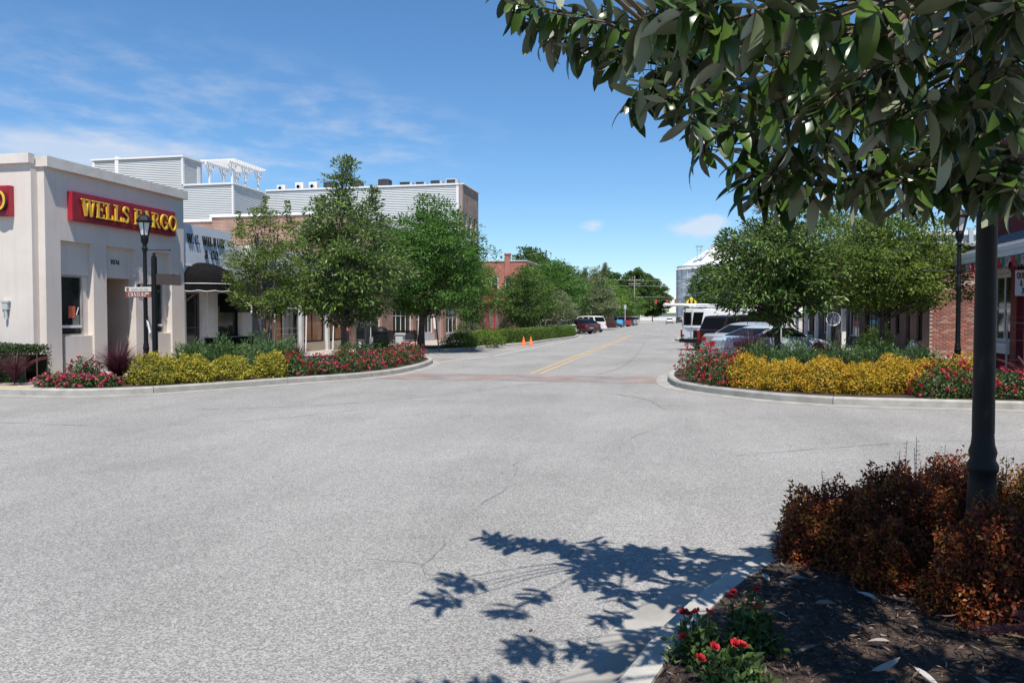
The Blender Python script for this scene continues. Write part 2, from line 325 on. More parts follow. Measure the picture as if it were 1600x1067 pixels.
def kerb(P, inner, parent, hgt=.15, seg=3.0, far=80):
    """concrete kerb stones and a gutter pan swept along the block's edge; inner=+1 if the block lies left of the path"""
    D = catmull([Vector(p) for p in P]); pr = [(0.0, -.02), (0.005, hgt-.03), (.03, hgt), (.155, hgt+.002), (.16, -.02)]
    A = {o: side_pts(D, o * inner) for o, _ in pr}; gu = [side_pts(D, -.29 * inner), side_pts(D, -.002 * inner)]
    i = 0; n = 0; rng = random.Random(5)
    gm = MB()
    for k in range(len(D) - 1): gm.quad((*gu[0][k], .004), (*gu[1][k], .012), (*gu[1][k+1], .012), (*gu[0][k+1], .004))
    struct(gm.build('gutter_pan', M['gutter']))
    while i < len(D) - 1:
        L = 0; j = i
        while j < len(D) - 1 and L < seg * (1 if D[i].length < far else 6): L += (D[j+1] - D[j]).length; j += 1
        mb = MB(); q = []
        for k in range(i, j + 1):
            sh = 0
            q.append([(A[o][k].x, A[o][k].y, z) for o, z in pr])
        if (D[i+1] - D[i]).length > .08:      # open joint between stones
            for c in range(len(pr)):
                a, b = Vector(q[0][c]), Vector(q[1][c]); q[0][c] = tuple(a + (b - a).normalized() * .014)
        b0 = 0
        for s in q: mb.v += s
        m = len(pr)
        for s in range(len(q) - 1):
            for c in range(m - 1): mb.f.append((s*m+c, s*m+c+1, (s+1)*m+c+1, (s+1)*m+c)); mb.m.append(0)
        mb.f.append(tuple(range(m))); mb.m.append(0); e = (len(q)-1)*m; mb.f.append(tuple(e+c for c in range(m))); mb.m.append(0)
        mb.build('kerb_stone', KM[rng.randrange(3)], parent); i = j; n += 1
    return D
lk, rk, nk = catmull([Vector(p) for p in LK]), catmull([Vector(p) for p in RK]), catmull([Vector(p) for p in NK])
lp = struct(polymesh('sidewalk', [tuple(p) for p in side_pts(lk, .1)] + [(-60, 260)], .14, M['walk']))
rp = struct(polymesh('sidewalk', [tuple(p) for p in side_pts(rk, -.1)] + [(60, 260)], .14, M['walk']))
npv = struct(polymesh('sidewalk', [tuple(p) for p in side_pts(nk, -.1)] + [(60, -14)], .115, M['walk']))
kerb(LK, 1, lp); kerb(RK, -1, rp); kerb(NK, -1, npv, hgt=.125, seg=2.4)
# planting beds: dark mulch inside the kerbs
def bed(pts, z=.15): return struct(polymesh('planting_bed', pts, z, M['mulch']))
def sub(D, lo, hi, off): return [tuple(p) for p, q in zip(side_pts(D, off), D) if lo(q) and hi(q)]
bed(sub(lk, lambda p: p.y > 14.22 and p.x > -13.1, lambda p: p.y < 29.3, .165) + [(-12.1, 28.6), (-12.6, 22), (-13.6, 18.6), (-13.9, 15.6)])
bed(sub(lk, lambda p: p.y > 34.6 and p.x > -11.6, lambda p: p.y < 66.8, .165) + [(-11.6, 67), (-12.2, 50), (-12.6, 36)])
bed(sub(rk, lambda p: p.x < 7.2, lambda p: p.y < 28, -.165) + [(5.4, 27.2), (6.4, 24), (7.6, 21.6), (7.6, 16)])
bed(sub(lk, lambda p: p.y > 104, lambda p: p.y < 119, .165) + [(-11.8, 118), (-11.8, 105)])
bed([tuple(p) for p in side_pts(nk, -.165) if -3 < p.y and p.x < 7] + [(7.2, -3)], .128)
# brick crosswalk band, painted lines, ramps
cwm = brickmat('crosswalk_pavers', (.225, .165, .145), (.25, .195, .175), (.215, .195, .18), 'flat', .4, .2, .012, .3)
cwm2 = brickmat('crosswalk_pavers_grey', (.20, .172, .16), (.235, .205, .19), (.20, .182, .17), 'flat', .4, .2, .012, .3)
xs = [-7.9, -6.9, -5.6, -4.6, -3.6, -2.6, -1.3, -.45]
for i in range(7):
    mb = MB(); mb.quad((xs[i], 19.95 + .02*i, .004), (xs[i+1], 19.97 + .02*i, .004), (xs[i+1], 22.2, .004), (xs[i], 22.15, .004)); struct(mb.build('crosswalk', cwm if i % 2 == 0 else cwm2))
def paint(name, pts, w, mat, z=.005):
    mb = MB(); P = [Vector(p) for p in pts]; L = side_pts(P, w/2); Q = side_pts(P, -w/2)
    for k in range(len(P) - 1): mb.quad((*L[k], z), (*Q[k], z), (*Q[k+1], z), (*L[k+1], z))
    return struct(mb.build(name, mat))
for x in (-4.20, -3.92): paint('lane_marking', [(x, 22.7), (x, 40), (x, 58), (x, 70)], .12, M['roadpaint_y'])
for k in range(7):      # angled bays on the right
    y = 29.4 + 3.45 * k
    paint('parking_line', [(.2, y - 1.0), (5.0, y + 3.0)], .10, M['roadpaint_w'])
for k in range(9):
    y = 71.5 + 3.45 * k; paint('parking_line', [(-7.9, y), (-12.1, y + 3.5)], .10, M['roadpaint_w'])
paint('parking_line', [(-8.5, 27.9), (-7.7, 32.0)], .10, M['roadpaint_w']); paint('parking_line', [(-7.6, 32.6), (-7.4, 62)], .09, M['roadpaint_w'])
for y0, y1 in ((66, 66.5), (96, 96.5)): paint('road_seam', [(-7.8, y0), (5, y0 + .3)], .22, M['crack'])
mb = MB(); mb.quad((-8.5, 20.3, .016), (-8.12, 20.95, .016), (-8.02, 22.4, .016), (-8.33, 21.4, .016)); struct(mb.build('kerb_ramp_paint', pm('yellow_ramp_paint', (.46, .34, .13), (.38, .30, .17), 6, .85)))
mb = MB(); mb.box(-17.5, -13.45, 14.22, 14.52, .11, .156); struct(mb.build('kerb_ramp_paint', MATS['yellow_ramp_paint']))
def crack(pts, w=.02, seed=1, jag=.06):
    w *= .7 if w > .025 else .42
    rng = random.Random(seed); D = catmull([Vector(p) for p in pts], .18); P = []
    for i, p in enumerate(D):
        s = p.length / 20; P.append(p + Vector((rng.uniform(-1, 1), rng.uniform(-1, 1))) * jag * min(1, s + .3))
    mb = MB(); Ls = []
    for i, p in enumerate(P):
        d = (P[min(i+1, len(P)-1)] - P[max(i-1, 0)]); d = d.normalized() if d.length > 1e-6 else Vector((0, 1)); n = Vector((-d.y, d.x)) * w * rng.uniform(.05, .5); Ls.append((p + n, p - n))
    for a, b in zip(Ls, Ls[1:]): mb.quad((*a[0], .0045), (*a[1], .0045), (*b[1], .0045), (*b[0], .0045))
    return struct(mb.build('road_crack', M['crack']))
for s, (w, pl) in enumerate([(0.085, [(-2.27, 94.91), (-2.44, 63.06), (-1.87, 41.55), (-1.77, 30.45), (-1.89, 25.47), (-2.24, 22.81)]),
    (0.05, [(-2.82, 20.35), (-4.28, 17.63), (-5.33, 15.37), (-6.73, 13.65), (-8.46, 12.66)]),
    (0.022, [(-1.79, 8.82), (-1.67, 8.1), (-1.64, 7.53), (-1.66, 6.89), (-1.69, 6.66)]),
    (0.02, [(-1.71, 5.71), (-1.64, 5.52), (-1.65, 5.17), (-1.63, 4.98), (-1.57, 4.86), (-1.37, 4.82)]),
    (0.016, [(-1.37, 4.82), (-1.18, 4.86)]),
    (0.016, [(-0.75, 6.56), (-0.75, 5.97), (-0.74, 5.36)]),
    (0.03, [(4.53, 11.77), (3.24, 11.39), (1.9, 10.59), (0.68, 9.77)]),
    (0.03, [(-10.37, 10.51), (-8.36, 10.55), (-6.45, 11.72), (-5.56, 13.27)]),
    (0.016, [(-2.47, 5.52), (-2.13, 5.55), (-1.78, 5.7)]),
    (0.02, [(-6.38, 8.86), (-5.29, 9.61), (-3.91, 11.27), (-2.62, 12.52)]),
    (0.014, [(-2.14, 5.1), (-1.75, 5.04), (-1.35, 4.85)]),
    (0.05, [(-3.85, 18.41), (-2.24, 17.74), (-0.75, 16.32), (-0.21, 14.38)]),
    (0.02, [(-0.09, 12.65), (-0.65, 10.58), (-0.85, 9.1)])]):
    crack(pl, w, s, .05 if w < .03 else .02)
# distant low hills beyond the street end, haze put into their colour
mb = MB()
def hill(u, v):
    x = -900 + 1800 * u; return (x, 1500 + 60 * v, -8 + (17 + 7 * noise.noise(Vector((x * .006, 3, 0))) + 3 * noise.noise(Vector((x * .03, 1, 0)))) * (1 - abs(2 * v - 1)) ** .5)
mb.grid(hill, 120, 6); struct(mb.build('hills', pm('far_hill', (.05, .085, .075), (.07, .10, .085), .02, .95), smooth=True))
# ------------------------------------------------------------------ lettering: serif glyphs as stroked outlines
def arc(cx, cy, rx, ry, a0, a1, n=12): return [(cx + rx*math.cos(R(a0+(a1-a0)*k/n)), cy + ry*math.sin(R(a0+(a1-a0)*k/n))) for k in range(n+1)]
def sf(x, y, w=.13): return ([(x-w, y), (x+w, y)], .07)
T, t_ = .17, .085
GL = {
 'W': (1.12, [([(.10, 1), (.34, 0)], T), ([(.34, .02), (.56, .95)], t_), ([(.54, .95), (.80, 0)], T), ([(.80, .02), (1.02, 1)], t_), sf(.10, .965), sf(.54, .965), sf(1.02, .965)]),
 'E': (.78, [([(.2, 0), (.2, 1)], T), ([(.05, .965), (.68, .965)], .07), ([(.2, .51), (.52, .51)], .07), ([(.05, .035), (.70, .035)], .07), ([(.66, .99), (.66, .76)], .06), ([(.52, .62), (.52, .40)], .06), ([(.69, .01), (.69, .26)], .06)]),
 'L': (.74, [([(.2, 0), (.2, 1)], T), sf(.2, .965, .16), ([(.05, .035), (.67, .035)], .07), ([(.66, .01), (.66, .30)], .06)]),
 'S': (.66, [([(.53, .80)] + arc(.33, .745, .20, .225, 30, 190, 9) + [(.16, .63), (.27, .545), (.42, .47), (.50, .37)] + arc(.32, .26, .20, .235, 10, -150, 9) + [(.11, .20)], .125), ([(.55, .98), (.55, .72)], .055), ([(.09, .02), (.09, .28)], .055)]),
 'F': (.74, [([(.2, 0), (.2, 1)], T), ([(.05, .965), (.66, .965)], .07), ([(.2, .50), (.50, .50)], .07), sf(.2, .035, .16), ([(.64, .99), (.64, .74)], .06), ([(.50, .62), (.50, .38)], .06)]),
 'A': (.95, [([(.14, 0), (.47, 1)], t_), ([(.46, 1), (.80, 0)], T), ([(.25, .33), (.70, .33)], .065), sf(.14, .035), sf(.80, .035, .15)]),
 'R': (.86, [([(.2, 0), (.2, 1)], T), ([(.05, .965), (.40, .965)] + arc(.40, .73, .22, .235, 90, -90, 10) + [(.22, .49)], .08), ([(.42, .49), (.72, .03)], .15), sf(.2, .035, .16), sf(.76, .035, .10)]),
 'G': (.90, [(arc(.47, .5, .35, .47, 48, 315, 18), .13), ([(.72, .05), (.72, .46)], .15), sf(.70, .46, .16), ([(.73, .96), (.73, .70)], .055)]),
 'O': (.94, [(arc(.47, .5, .36, .47, 0, 360, 26), .135)]),
 'C': (.84, [(arc(.47, .5, .36, .47, 45, 315, 18), .12), ([(.74, .97), (.74, .70)], .055)]),
 'I': (.40, [([(.2, 0), (.2, 1)], T), sf(.2, .965, .15), sf(.2, .035, .15)]),
 'B': (.80, [([(.2, 0), (.2, 1)], T), ([(.05, .965), (.38, .965)] + arc(.38, .745, .20, .22, 90, -90, 9) + [(.22, .525)], .08), ([(.22, .515), (.40, .515)] + arc(.40, .275, .24, .24, 90, -90, 9) + [(.05, .035)], .085)]),
 'U': (.90, [([(.2, 1), (.2, .32)] + arc(.46, .32, .26, .30, 180, 360, 10) + [(.72, 1)], .11), sf(.2, .965, .15), sf(.72, .965, .12)]),
 'Q': (.94, [(arc(.47, .5, .36, .47, 0, 360, 26), .135), ([(.5, .25), (.86, -.12)], .12)]),
 'H': (.92, [([(.2, 0), (.2, 1)], T), ([(.72, 0), (.72, 1)], T), ([(.2, .5), (.72, .5)], .07), sf(.2, .965), sf(.2, .035), sf(.72, .965), sf(.72, .035)]),
 'T': (.80, [([(.4, 0), (.4, 1)], T), ([(.04, .965), (.76, .965)], .07), sf(.4, .035, .15)]),
 'V': (.90, [([(.12, 1), (.45, 0)], T), ([(.45, .02), (.78, 1)], t_), sf(.12, .965), sf(.78, .965)]),
 'N': (.92, [([(.2, 0), (.2, 1)], t_), ([(.2, 1), (.72, 0)], T), ([(.72, 0), (.72, 1)], t_), sf(.2, .035), sf(.72, .965)]),
 'M': (1.0, [([(.15, 0), (.15, 1)], t_), ([(.17, 1), (.5, .05)], T), ([(.5, .05), (.83, 1)], t_), ([(.85, 0), (.85, 1)], T)]),
 '&': (.95, [([(.86, .03), (.30, .68)] + arc(.42, .78, .15, .17, 200, -20, 8) + [(.44, .58), (.22, .42)] + arc(.35, .24, .22, .21, 120, 320, 9) + [(.62, .22), (.74, .52)], .10)]),
 '.': (.30, [([(.15, 0), (.15, .15)], .16)]),
 '1': (.50, [([(.26, 0), (.26, 1)], .2), ([(.08, .80), (.26, .93)], .1), ([(.08, .04), (.44, .04)], .08)]),
 '0': (.70, [(arc(.35, .5, .24, .45, 0, 360, 22), .17)]),
 '7': (.66, [([(.06, .92), (.60, .92)], .17), ([(.58, .95), (.25, 0)], .19)]),
 '6': (.68, [([(.55, .93), (.3, .72), (.14, .35)], .15), (arc(.34, .29, .22, .24, 0, 360, 18), .15)]),
 '4': (.70, [([(.48, 0), (.48, 1)], .18), ([(.48, .98), (.06, .30)], .11), ([(.04, .28), (.66, .28)], .13)]),
}
def ribbon(mb, pts, w, y0, y1, mi=0):
    P = [Vector(p) for p in pts]; n = len(P); Lf, Rt = [], []
    closed = (P[0] - P[-1]).length < 1e-4
    for i, p in enumerate(P):
        a = P[(i-1) % (n-1)] if closed else P[max(i-1, 0)]; b = P[(i+1) % (n-1)] if closed else P[min(i+1, n-1)]
        d = (b - a).normalized(); nn = Vector((-d.y, d.x)) * w / 2; Lf.append(p + nn); Rt.append(p - nn)
    for i in range(n - 1):
        a, b, c, d = Lf[i], Rt[i], Rt[i+1], Lf[i+1]
        f = [(q.x, y0, q.y) for q in (a, b, c, d)]; k = [(q.x, y1, q.y) for q in (a, b, c, d)]
        mb.quad(*f, mi); mb.quad(f[0], f[3], k[3], k[0], mi); mb.quad(f[1], k[1], k[2], f[2], mi)
    if not closed:
        for q, r in ((Lf[0], Rt[0]), (Lf[-1], Rt[-1])): mb.quad((q.x, y0, q.y), (r.x, y0, r.y), (r.x, y1, r.y), (q.x, y1, q.y), mi)
def glyph(ch, h, thick, grow=0.0, sx=1.0, wt=1.0):
    """one letter facing -Y, its strokes stepped by a fraction of a millimetre so no faces coincide"""
    mb = MB()
    for k, (pts, w) in enumerate(GL[ch][1]):
        ribbon(mb, [(x*h*sx, z*h) for x, z in pts], (w*wt*h + grow), -thick - .0006*k, 0.0)
    return mb
def text(parent, s, x, z, h, y, thick, mat, sx=1.0, side=None, gap=.06, name='letter', wt=1.0):
    for ch in s:
        if ch == ' ': x += .42*h*sx; continue
        o = glyph(ch, h, thick, sx=sx, wt=wt).build(name, mat, parent); o.location = (x, y, z)
        if side:
            q = glyph(ch, h, thick*.72, grow=.035*h, sx=sx).build('letter_return', side, o); q.location = (.03*h, 0, -.03*h)
        x += (GL[ch][0] + gap) * h * sx
    return x
def text_w(s, h, sx=1.0, gap=.06): return sum(.42*h*sx if c == ' ' else (GL[c][0]+gap)*h*sx for c in s)

# ------------------------------------------------------------------ facade helpers.  E faces +X, W faces -X, S faces -Y; d runs into the building
def fp(face, plane):
    return {'E': lambda a, z, d: (plane - d, a, z), 'W': lambda a, z, d: (plane + d, a, z), 'S': lambda a, z, d: (a, plane + d, z)}[face]
def fbox(mb, face, plane, a0, a1, z0, z1, d0, d1, mi=0):
    p, q = fp(face, plane)(a0, z0, d0), fp(face, plane)(a1, z1, d1)
    return mb.box(min(p[0], q[0]), max(p[0], q[0]), min(p[1], q[1]), max(p[1], q[1]), z0, z1, mi)
def wall_open(mb, face, plane, a0, a1, z0, z1, ops, rev, mi=0):
    F = fp(face, plane); As = sorted({a0, a1, *[v for o in ops for v in o[:2]]}); Zs = sorted({z0, z1, *[v for o in ops for v in o[2:4]]})
    for i in range(len(As)-1):
        for j in range(len(Zs)-1):
            ca, cz = (As[i]+As[i+1])/2, (Zs[j]+Zs[j+1])/2
            if any(o[0] < ca < o[1] and o[2] < cz < o[3] for o in ops): continue
            mb.quad(F(As[i], Zs[j], 0), F(As[i+1], Zs[j], 0), F(As[i+1], Zs[j+1], 0), F(As[i], Zs[j+1], 0), mi)
    for b0, b1, c0, c1 in [o[:4] for o in ops]:
        for (p, q) in (((b0, c0), (b1, c0)), ((b1, c0), (b1, c1)), ((b1, c1), (b0, c1)), ((b0, c1), (b0, c0))):
            mb.quad(F(*p, 0), F(*q, 0), F(*q, rev), F(*p, rev), mi)
def window(T, face, plane, a0, a1, z0, z1, d, nx=1, nz=1, fm=None, gm=None, fw=.06, bar=.035, name='window'):
    fm = fm or M['frame']; gm = gm or M['glass']; mb = MB()
    fbox(mb, face, plane, a0, a0+fw, z0, z1, d-.04, d+.05); fbox(mb, face, plane, a1-fw, a1, z0, z1, d-.04, d+.05)
    fbox(mb, face, plane, a0+fw, a1-fw, z0, z0+fw, d-.039, d+.05); fbox(mb, face, plane, a0+fw, a1-fw, z1-fw, z1, d-.039, d+.05)
    A = [a0+fw + (a1-a0-2*fw)*k/nx for k in range(nx+1)]; Z = [z0+fw + (z1-z0-2*fw)*k/nz for k in range(nz+1)]
    for a in A[1:-1]: fbox(mb, face, plane, a-bar/2, a+bar/2, z0+fw, z1-fw, d-.025, d+.04)
    for z in Z[1:-1]: fbox(mb, face, plane, a0+fw, a1-fw, z-bar/2, z+bar/2, d-.022, d+.04)
    o = mb.build(name, fm, T, T.location)
    for i in range(nx):
        for j in range(nz):
            g = MB(); fbox(g, face, plane, A[i]+(bar/2 if i else 0), A[i+1]-(bar/2 if i < nx-1 else 0), Z[j]+(bar/2 if j else 0), Z[j+1]-(bar/2 if j < nz-1 else 0), d, d+.012)
            g.build('pane', gm, o, T.location)
    return o
def part(T, name, mat, fn, smooth=False, parent=None):
    mb = MB(); fn(mb); return mb.build(name, mat, parent or T, T.location, smooth)

# ------------------------------------------------------------------ the bank
BX = -15.4
B = thing('bank_building', 'cream stucco bank with red sign boards on the corner', 'building', (BX, 16.85, .14))
ops = [(17.55, 18.70, .14, 3.60), (19.20, 20.40, .14, 3.60), (21.20, 22.08, .14, 3.60)]
part(B, 'street_wall', M['stucco'], lambda m: wall_open(m, 'E', BX, 17.05, 22.72, .14, 5.36, ops, .24))
def bankside(m):
    m.box(-30, -15.6, 16.85, 17.058, .14, 5.42); m.box(-30, -17.3, 17.06, 22.70, .14, 5.3); m.box(-17.29, -15.66, 17.06, 22.4, 5.1, 5.3); m.box(-15.6, -15.402, 17.052, 17.30, .14, 5.36); m.box(-17.29, -15.402, 22.4, 22.718, .14, 5.35)
part(B, 'side_wall', M['stucco'], bankside)
def coping(m):
    for a0, a1 in ((17.0, 18.86), (18.872, 21.0), (21.012, 22.76)): m.box(-15.9, BX + .14, a0, a1, 5.36, 5.62)
part(B, 'coping', M['stucco2'], coping)
part(B, 'coping', M['stucco2'], lambda m: (m.box(-22, -15.58, 16.76, 16.95, 5.42, 5.66), m.box(-30, -22.012, 16.76, 16.95, 5.42, 5.66)))
for a0, a1 in ((17.55, 18.70), (19.20, 20.40), (21.20, 22.08)):
    part(B, 'wall_panel', M['stucco'], lambda m: fbox(m, 'E', BX, a0+.002, a1-.002, 2.74, 3.598, .15, .21))
for a0, a1, l in ((17.55, 18.70, .17), (21.20, 22.08, .10)):
    part(B, 'apron_panel', M['stucco'], lambda m: fbox(m, 'E', BX, a0+l, a1-.003, .14, 1.15, .06, .23))
    w = window(B, 'E', BX, a0+.01, a1-.2, 1.15, 2.735, .22, 1, 1, M['frame'], fw=.05)
    part(B, 'window_rail', M['whitetrim'], lambda m: fbox(m, 'E', BX, a0+.06, a1-.25, 1.36, 1.43, .165, .20), parent=w)
    part(B, 'jamb_panel', M['stucco'], lambda m: fbox(m, 'E', BX, a1-.2, a1-.002, 1.15, 2.735, .19, .235))
    part(B, 'window_backing', pm('dark_interior', (.02, .02, .02), None), lambda m: fbox(m, 'E', BX, a0-.1, a1+.1, .3, 2.9, .30, .34))
def vest(m):
    F = fp('E', BX); Z0, Z1 = .145, 2.74
    m.quad(F(19.2, Z0, .24), F(19.2, Z1, .24), F(19.2, Z1, 1.5), F(19.2, Z0, 1.5)); m.quad(F(20.4, Z0, .24), F(20.4, Z1, .24), F(20.4, Z1, 1.5), F(20.4, Z0, 1.5))
    m.quad(F(19.2, Z1, .2), F(20.4, Z1, .2), F(20.4, Z1, 1.5), F(19.2, Z1, 1.5)); m.quad(F(19.2, Z0, 1.5), F(20.4, Z0, 1.5), F(20.4, Z1, 1.5), F(19.2, Z1, 1.5))
part(B, 'entrance_recess', M['brown_in'], vest)
window(B, 'E', BX, 19.25, 20.35, .15, 2.5, 1.4, 1, 1, M['frame'], name='door')
part(B, 'door_handle', M['chrome'], lambda m: fbox(m, 'E', BX, 19.40, 19.44, 1.0, 1.5, 1.30, 1.36))
text_p = thing('house_number', 'black street number plate digits above the bank entrance', 'number', (BX - .148, 19.55, 3.12), R(90)); text(text_p, '1076', 0, 0, .13, 0, .012, M['blackl'], name='digit')
def fargo(name, label, loc, rz):
    S = thing(name, label, 'sign', loc, rz); L, Hh = 4.25, .70
    MB().box(0, L, -.16, 0, 0, Hh).build('sign_board', M['red_sign'], S)
    m = MB(); m.box(-.02, L+.02, -.15, -.004, Hh, Hh+.02); m.box(-.02, L+.02, -.15, -.004, -.02, 0); m.box(-.02, 0, -.15, -.004, 0, Hh); m.box(L, L+.02, -.15, -.004, 0, Hh); m.build('sign_edge', pm('red_edge', (.34, .015, .03), None, rough=.4), S)
    w = text_w('WELLS FARGO', .44); text(S, 'WELLS FARGO', .24, .13, .44, -.19, .05, M['yellow'], sx=(L-.22)/w, side=M['blackl'])
fargo('bank_sign', 'red sign reading WELLS FARGO over the bank entrance facing the main street', (BX, 17.82, 4.15), R(90))
fargo('bank_sign', 'red sign cut off by the left edge of the picture showing a yellow O', (-20.36, 16.85, 4.15), 0)
S = thing('wall_lamp', 'small grey box sensor with a tube on the bank side wall', 'sensor', (-16.35, 16.85, 2.0))  # sensor box, holds no lamp
MB().box(-.11, .11, -.10, 0, 0, .05).build('cap', pm('grey_box', (.42, .44, .44), None), S); MB().box(-.08, .08, -.09, -.002, -.17, 0).build('housing', MATS['grey_box'], S); MB().tube([(.01, -.05, -.17), (.01, -.05, -.42)], .035, 10).build('tube', MATS['grey_box'], S)
S = thing('wall_sconce', 'dark lantern sconce on the far jamb of the bank entrance', 'wall lamp', (BX + .01, 20.5, 2.5), R(90))
MB().box(-.05, .05, -.03, 0, -.1, .1).build('back_plate', M['black'], S); MB().tube([(0, -.02, .05), (0, -.12, .12), (0, -.16, .05)], .015, 6).build('arm', M['black'], S); MB().lathe([(.03, .06), (.09, 0), (.07, -.16), (.03, -.19)], 8, (0, -.16, 0)).build('lantern', M['black'], S)
S = tag(MB().box(-.012, 0, 18.02, 18.25, 1.62, 1.93).build('window_notice', pm('red_notice', (.55, .03, .02), (.62, .2, .1), 30, .5)), 'small red notice stuck inside the bank window', 'notice'); S.location.x = BX - .20
S = thing('document_tray', 'pale box of papers inside the bank window', 'box', (BX - .212, 18.28, 1.44), R(90)); MB().box(-.12, .12, -.006, 0, 0, .26).build('box_front', pm('tray_grey', (.16, .16, .15), None), S); MB().bar((.02, -.004, .26), (.1, -.004, .46), .012).build('paper', M['whitetrim'], S)

# ------------------------------------------------------------------ W.C. Wilbur shop
wx = -15.5
Wb = thing('shop_building', 'white painted shop with black awnings and W.C. Wilbur lettering next to the bank', 'building', (wx, 22.75, .14))
part(Wb, 'front_wall', M['white'], lambda m: wall_open(m, 'E', wx, 22.75, 27.0, .14, 3.3, [(22.95, 23.85, .14, 2.45), (24.75, 26.2, .95, 2.45)], .2))
part(Wb, 'sign_parapet', pm('blue_white_paint', (.60, .63, .68), (.67, .69, .73), 2, .7, .1, 40), lambda m: (m.box(wx - .3, wx + .04, 22.75, 25.6, 3.3, 4.62), m.box(wx - .02, wx + .055, 22.76, 25.58, 3.28, 3.33)))
part(Wb, 'rear_block', M['white'], lambda m: m.box(-30, wx - .3, 22.75, 27.0, .14, 4.2))
part(Wb, 'bulkhead', M['gutterblk'], lambda m: (m.box(wx, wx + .06, 23.92, 27.0, .14, .93)))
for a in (24.3, 26.45): part(Wb, 'pilaster', M['white'], lambda m: m.box(wx, wx + .05, a - .2, a + .28, .95, 2.6))
window(Wb, 'E', wx, 22.97, 23.83, .15, 2.44, .15, 1, 2, pm('door_brown', (.12, .08, .07), None), name='door'); window(Wb, 'E', wx, 24.76, 26.19, .96, 2.44, .15, 1, 1, M['black'])
part(Wb, 'interior', MATS['dark_interior'], lambda m: m.box(wx - .5, wx - .25, 22.8, 26.9, .2, 3.1))
tw = thing('shop_lettering', 'black serif letters W.C. WILBUR & CO. on the white parapet', 'lettering', (wx + .05, 22.95, 3.62), R(90))
text(tw, 'W.C. WILBUR', 0, .40, .30, 0, .03, M['blackl'], sx=.86, wt=.62); text(tw, '& CO.', .95, -.03, .29, 0, .03, M['blackl'], sx=.86, wt=.62)
dm = thing('awning', 'black domed canvas awning over the shop door', 'awning', (wx, 23.75, 2.72))
def dome(u, v):
    a = -math.pi/2 + math.pi*u; e = math.pi/2*v; return (1.15*math.cos(a)*math.cos(e), .98*math.sin(a)*math.cos(e), .72*math.sin(e))
smooth_by_angle(MB().grid(dome, 16, 8).build('canopy', M['gutterblk'], dm))
def val(u, v): 
    a = -math.pi/2 + math.pi*u; return (1.16*math.cos(a), .985*math.sin(a), -.22*v + (-.035*abs(math.sin(u*22)) if v > .5 else 0))
MB().grid(val, 44, 2).build('valance', M['gutterblk'], dm)
m = MB(); m.tube([(1.17*math.cos(a), .99*math.sin(a), -.005) for a in [-math.pi/2 + math.pi*k/24 for k in range(25)]], .012, 6); m.tube([val(k/44, 1) for k in range(45)], .010, 5); m.build('piping', M['whitetrim'], dm)
aw = thing('awning', 'black sloping shed awning with white edge over the shop window', 'awning', (wx, 24.85, 2.85))
m = MB(); m.extr([(0, 0, 0), (1.2, 0, -.84), (1.2, 0, -.88), (0, 0, -.05)], (0, 2.2, 0)); m.build('canopy', M['gutterblk'], aw)
m = MB(); m.add([(0.0, .01, -.06), (1.19, .01, -.86), (1.19, .01, -1.05), (.0, .01, -1.05)], [(0, 1, 2, 3)]); m.build('side_panel', M['gutterblk'], aw)
m = MB(); m.box(1.2, 1.215, 0, 2.2, -1.06, -.84); m.build('valance', M['gutterblk'], aw)
m = MB(); m.bar((0, -.015, .02), (1.22, -.015, -.835), .05, .03); m.bar((1.22, -.015, -.835), (1.22, -.015, -1.06), .05, .03); m.build('white_edging', M['whitetrim'], aw)

# ------------------------------------------------------------------ low storefront with papered windows, brick wall behind
sx_ = -15.6
St = thing('storefront_building', 'dark grey single storey storefront with brown papered windows behind the trees', 'building', (sx_, 27.0, .14))
gsid = pm('dark_grey_boards', (.11, .115, .12), (.15, .155, .16), 2, .7)
part(St, 'front_wall', gsid, lambda m: wall_open(m, 'E', sx_, 27.02, 36.0, .14, 2.9, [(27.9, 29.6, .55, 2.75), (30.0, 30.9, .14, 2.75), (31.2, 33.4, .55, 2.75), (33.7, 35.6, .55, 2.75)], .15))
part(St, 'fascia', pm('black_fascia', (.025, .025, .028), (.04, .04, .045), 2, .6), lambda m: m.box(sx_ - .2, sx_ + .12, 27.02, 36.0, 2.9, 3.35))
part(St, 'parapet', M['white'], lambda m: m.box(sx_ - .2, sx_ + .03, 27.02, 36.0, 3.35, 4.3)); part(St, 'rear_block', M['white'], lambda m: m.box(-30, sx_ - .25, 27.02, 36.0, .14, 4.1))
paper = pm('brown_paper', (.20, .085, .04), (.26, .12, .06), 3, .8, .2, 12)
for a0, a1 in ((27.9, 29.6), (31.2, 33.4), (33.7, 35.6)):
    w = window(St, 'E', sx_, a0, a1, .55, 2.75, .10, 2, 1, M['black'], pm('papered_glass', (.19, .08, .04), (.27, .13, .065), 2.5, .25))
    part(St, 'stall_riser', pm('tan_riser', (.36, .30, .22), (.42, .35, .26), 3, .8), lambda m: m.box(sx_ + .004, sx_ + .03, a0, a1, .145, .54))
for a in (30.95, 33.5): part(St, 'column', pm('pale_board', (.5, .52, .53), (.58, .6, .6), 3, .7), lambda m: m.box(sx_, sx_ + .14, a - .08, a + .12, .14, 2.88))
window(St, 'E', sx_, 30.02, 30.88, .15, 2.7, .12, 1, 1, M['black'], name='door')
bkW = brickmat('brick_brown_x', (.30, .13, .085), (.22, .10, .07), (.36, .30, .25), 'x')
bkE = brickmat('brick_brown_y', (.30, .13, .085), (.22, .10, .07), (.36, .30, .25), 'y')
Bk = thing('brick_building', 'brown brick building with stepped white coping rising behind the white shop', 'building', (-15.6, 36.0, .14))
part(Bk, 'side_wall', bkW, lambda m: (m.box(-26, -15.62, 36.0, 36.3, .14, 6.4), m.box(-22.8, -15.62, 36.002, 36.3, 6.4, 6.6)))
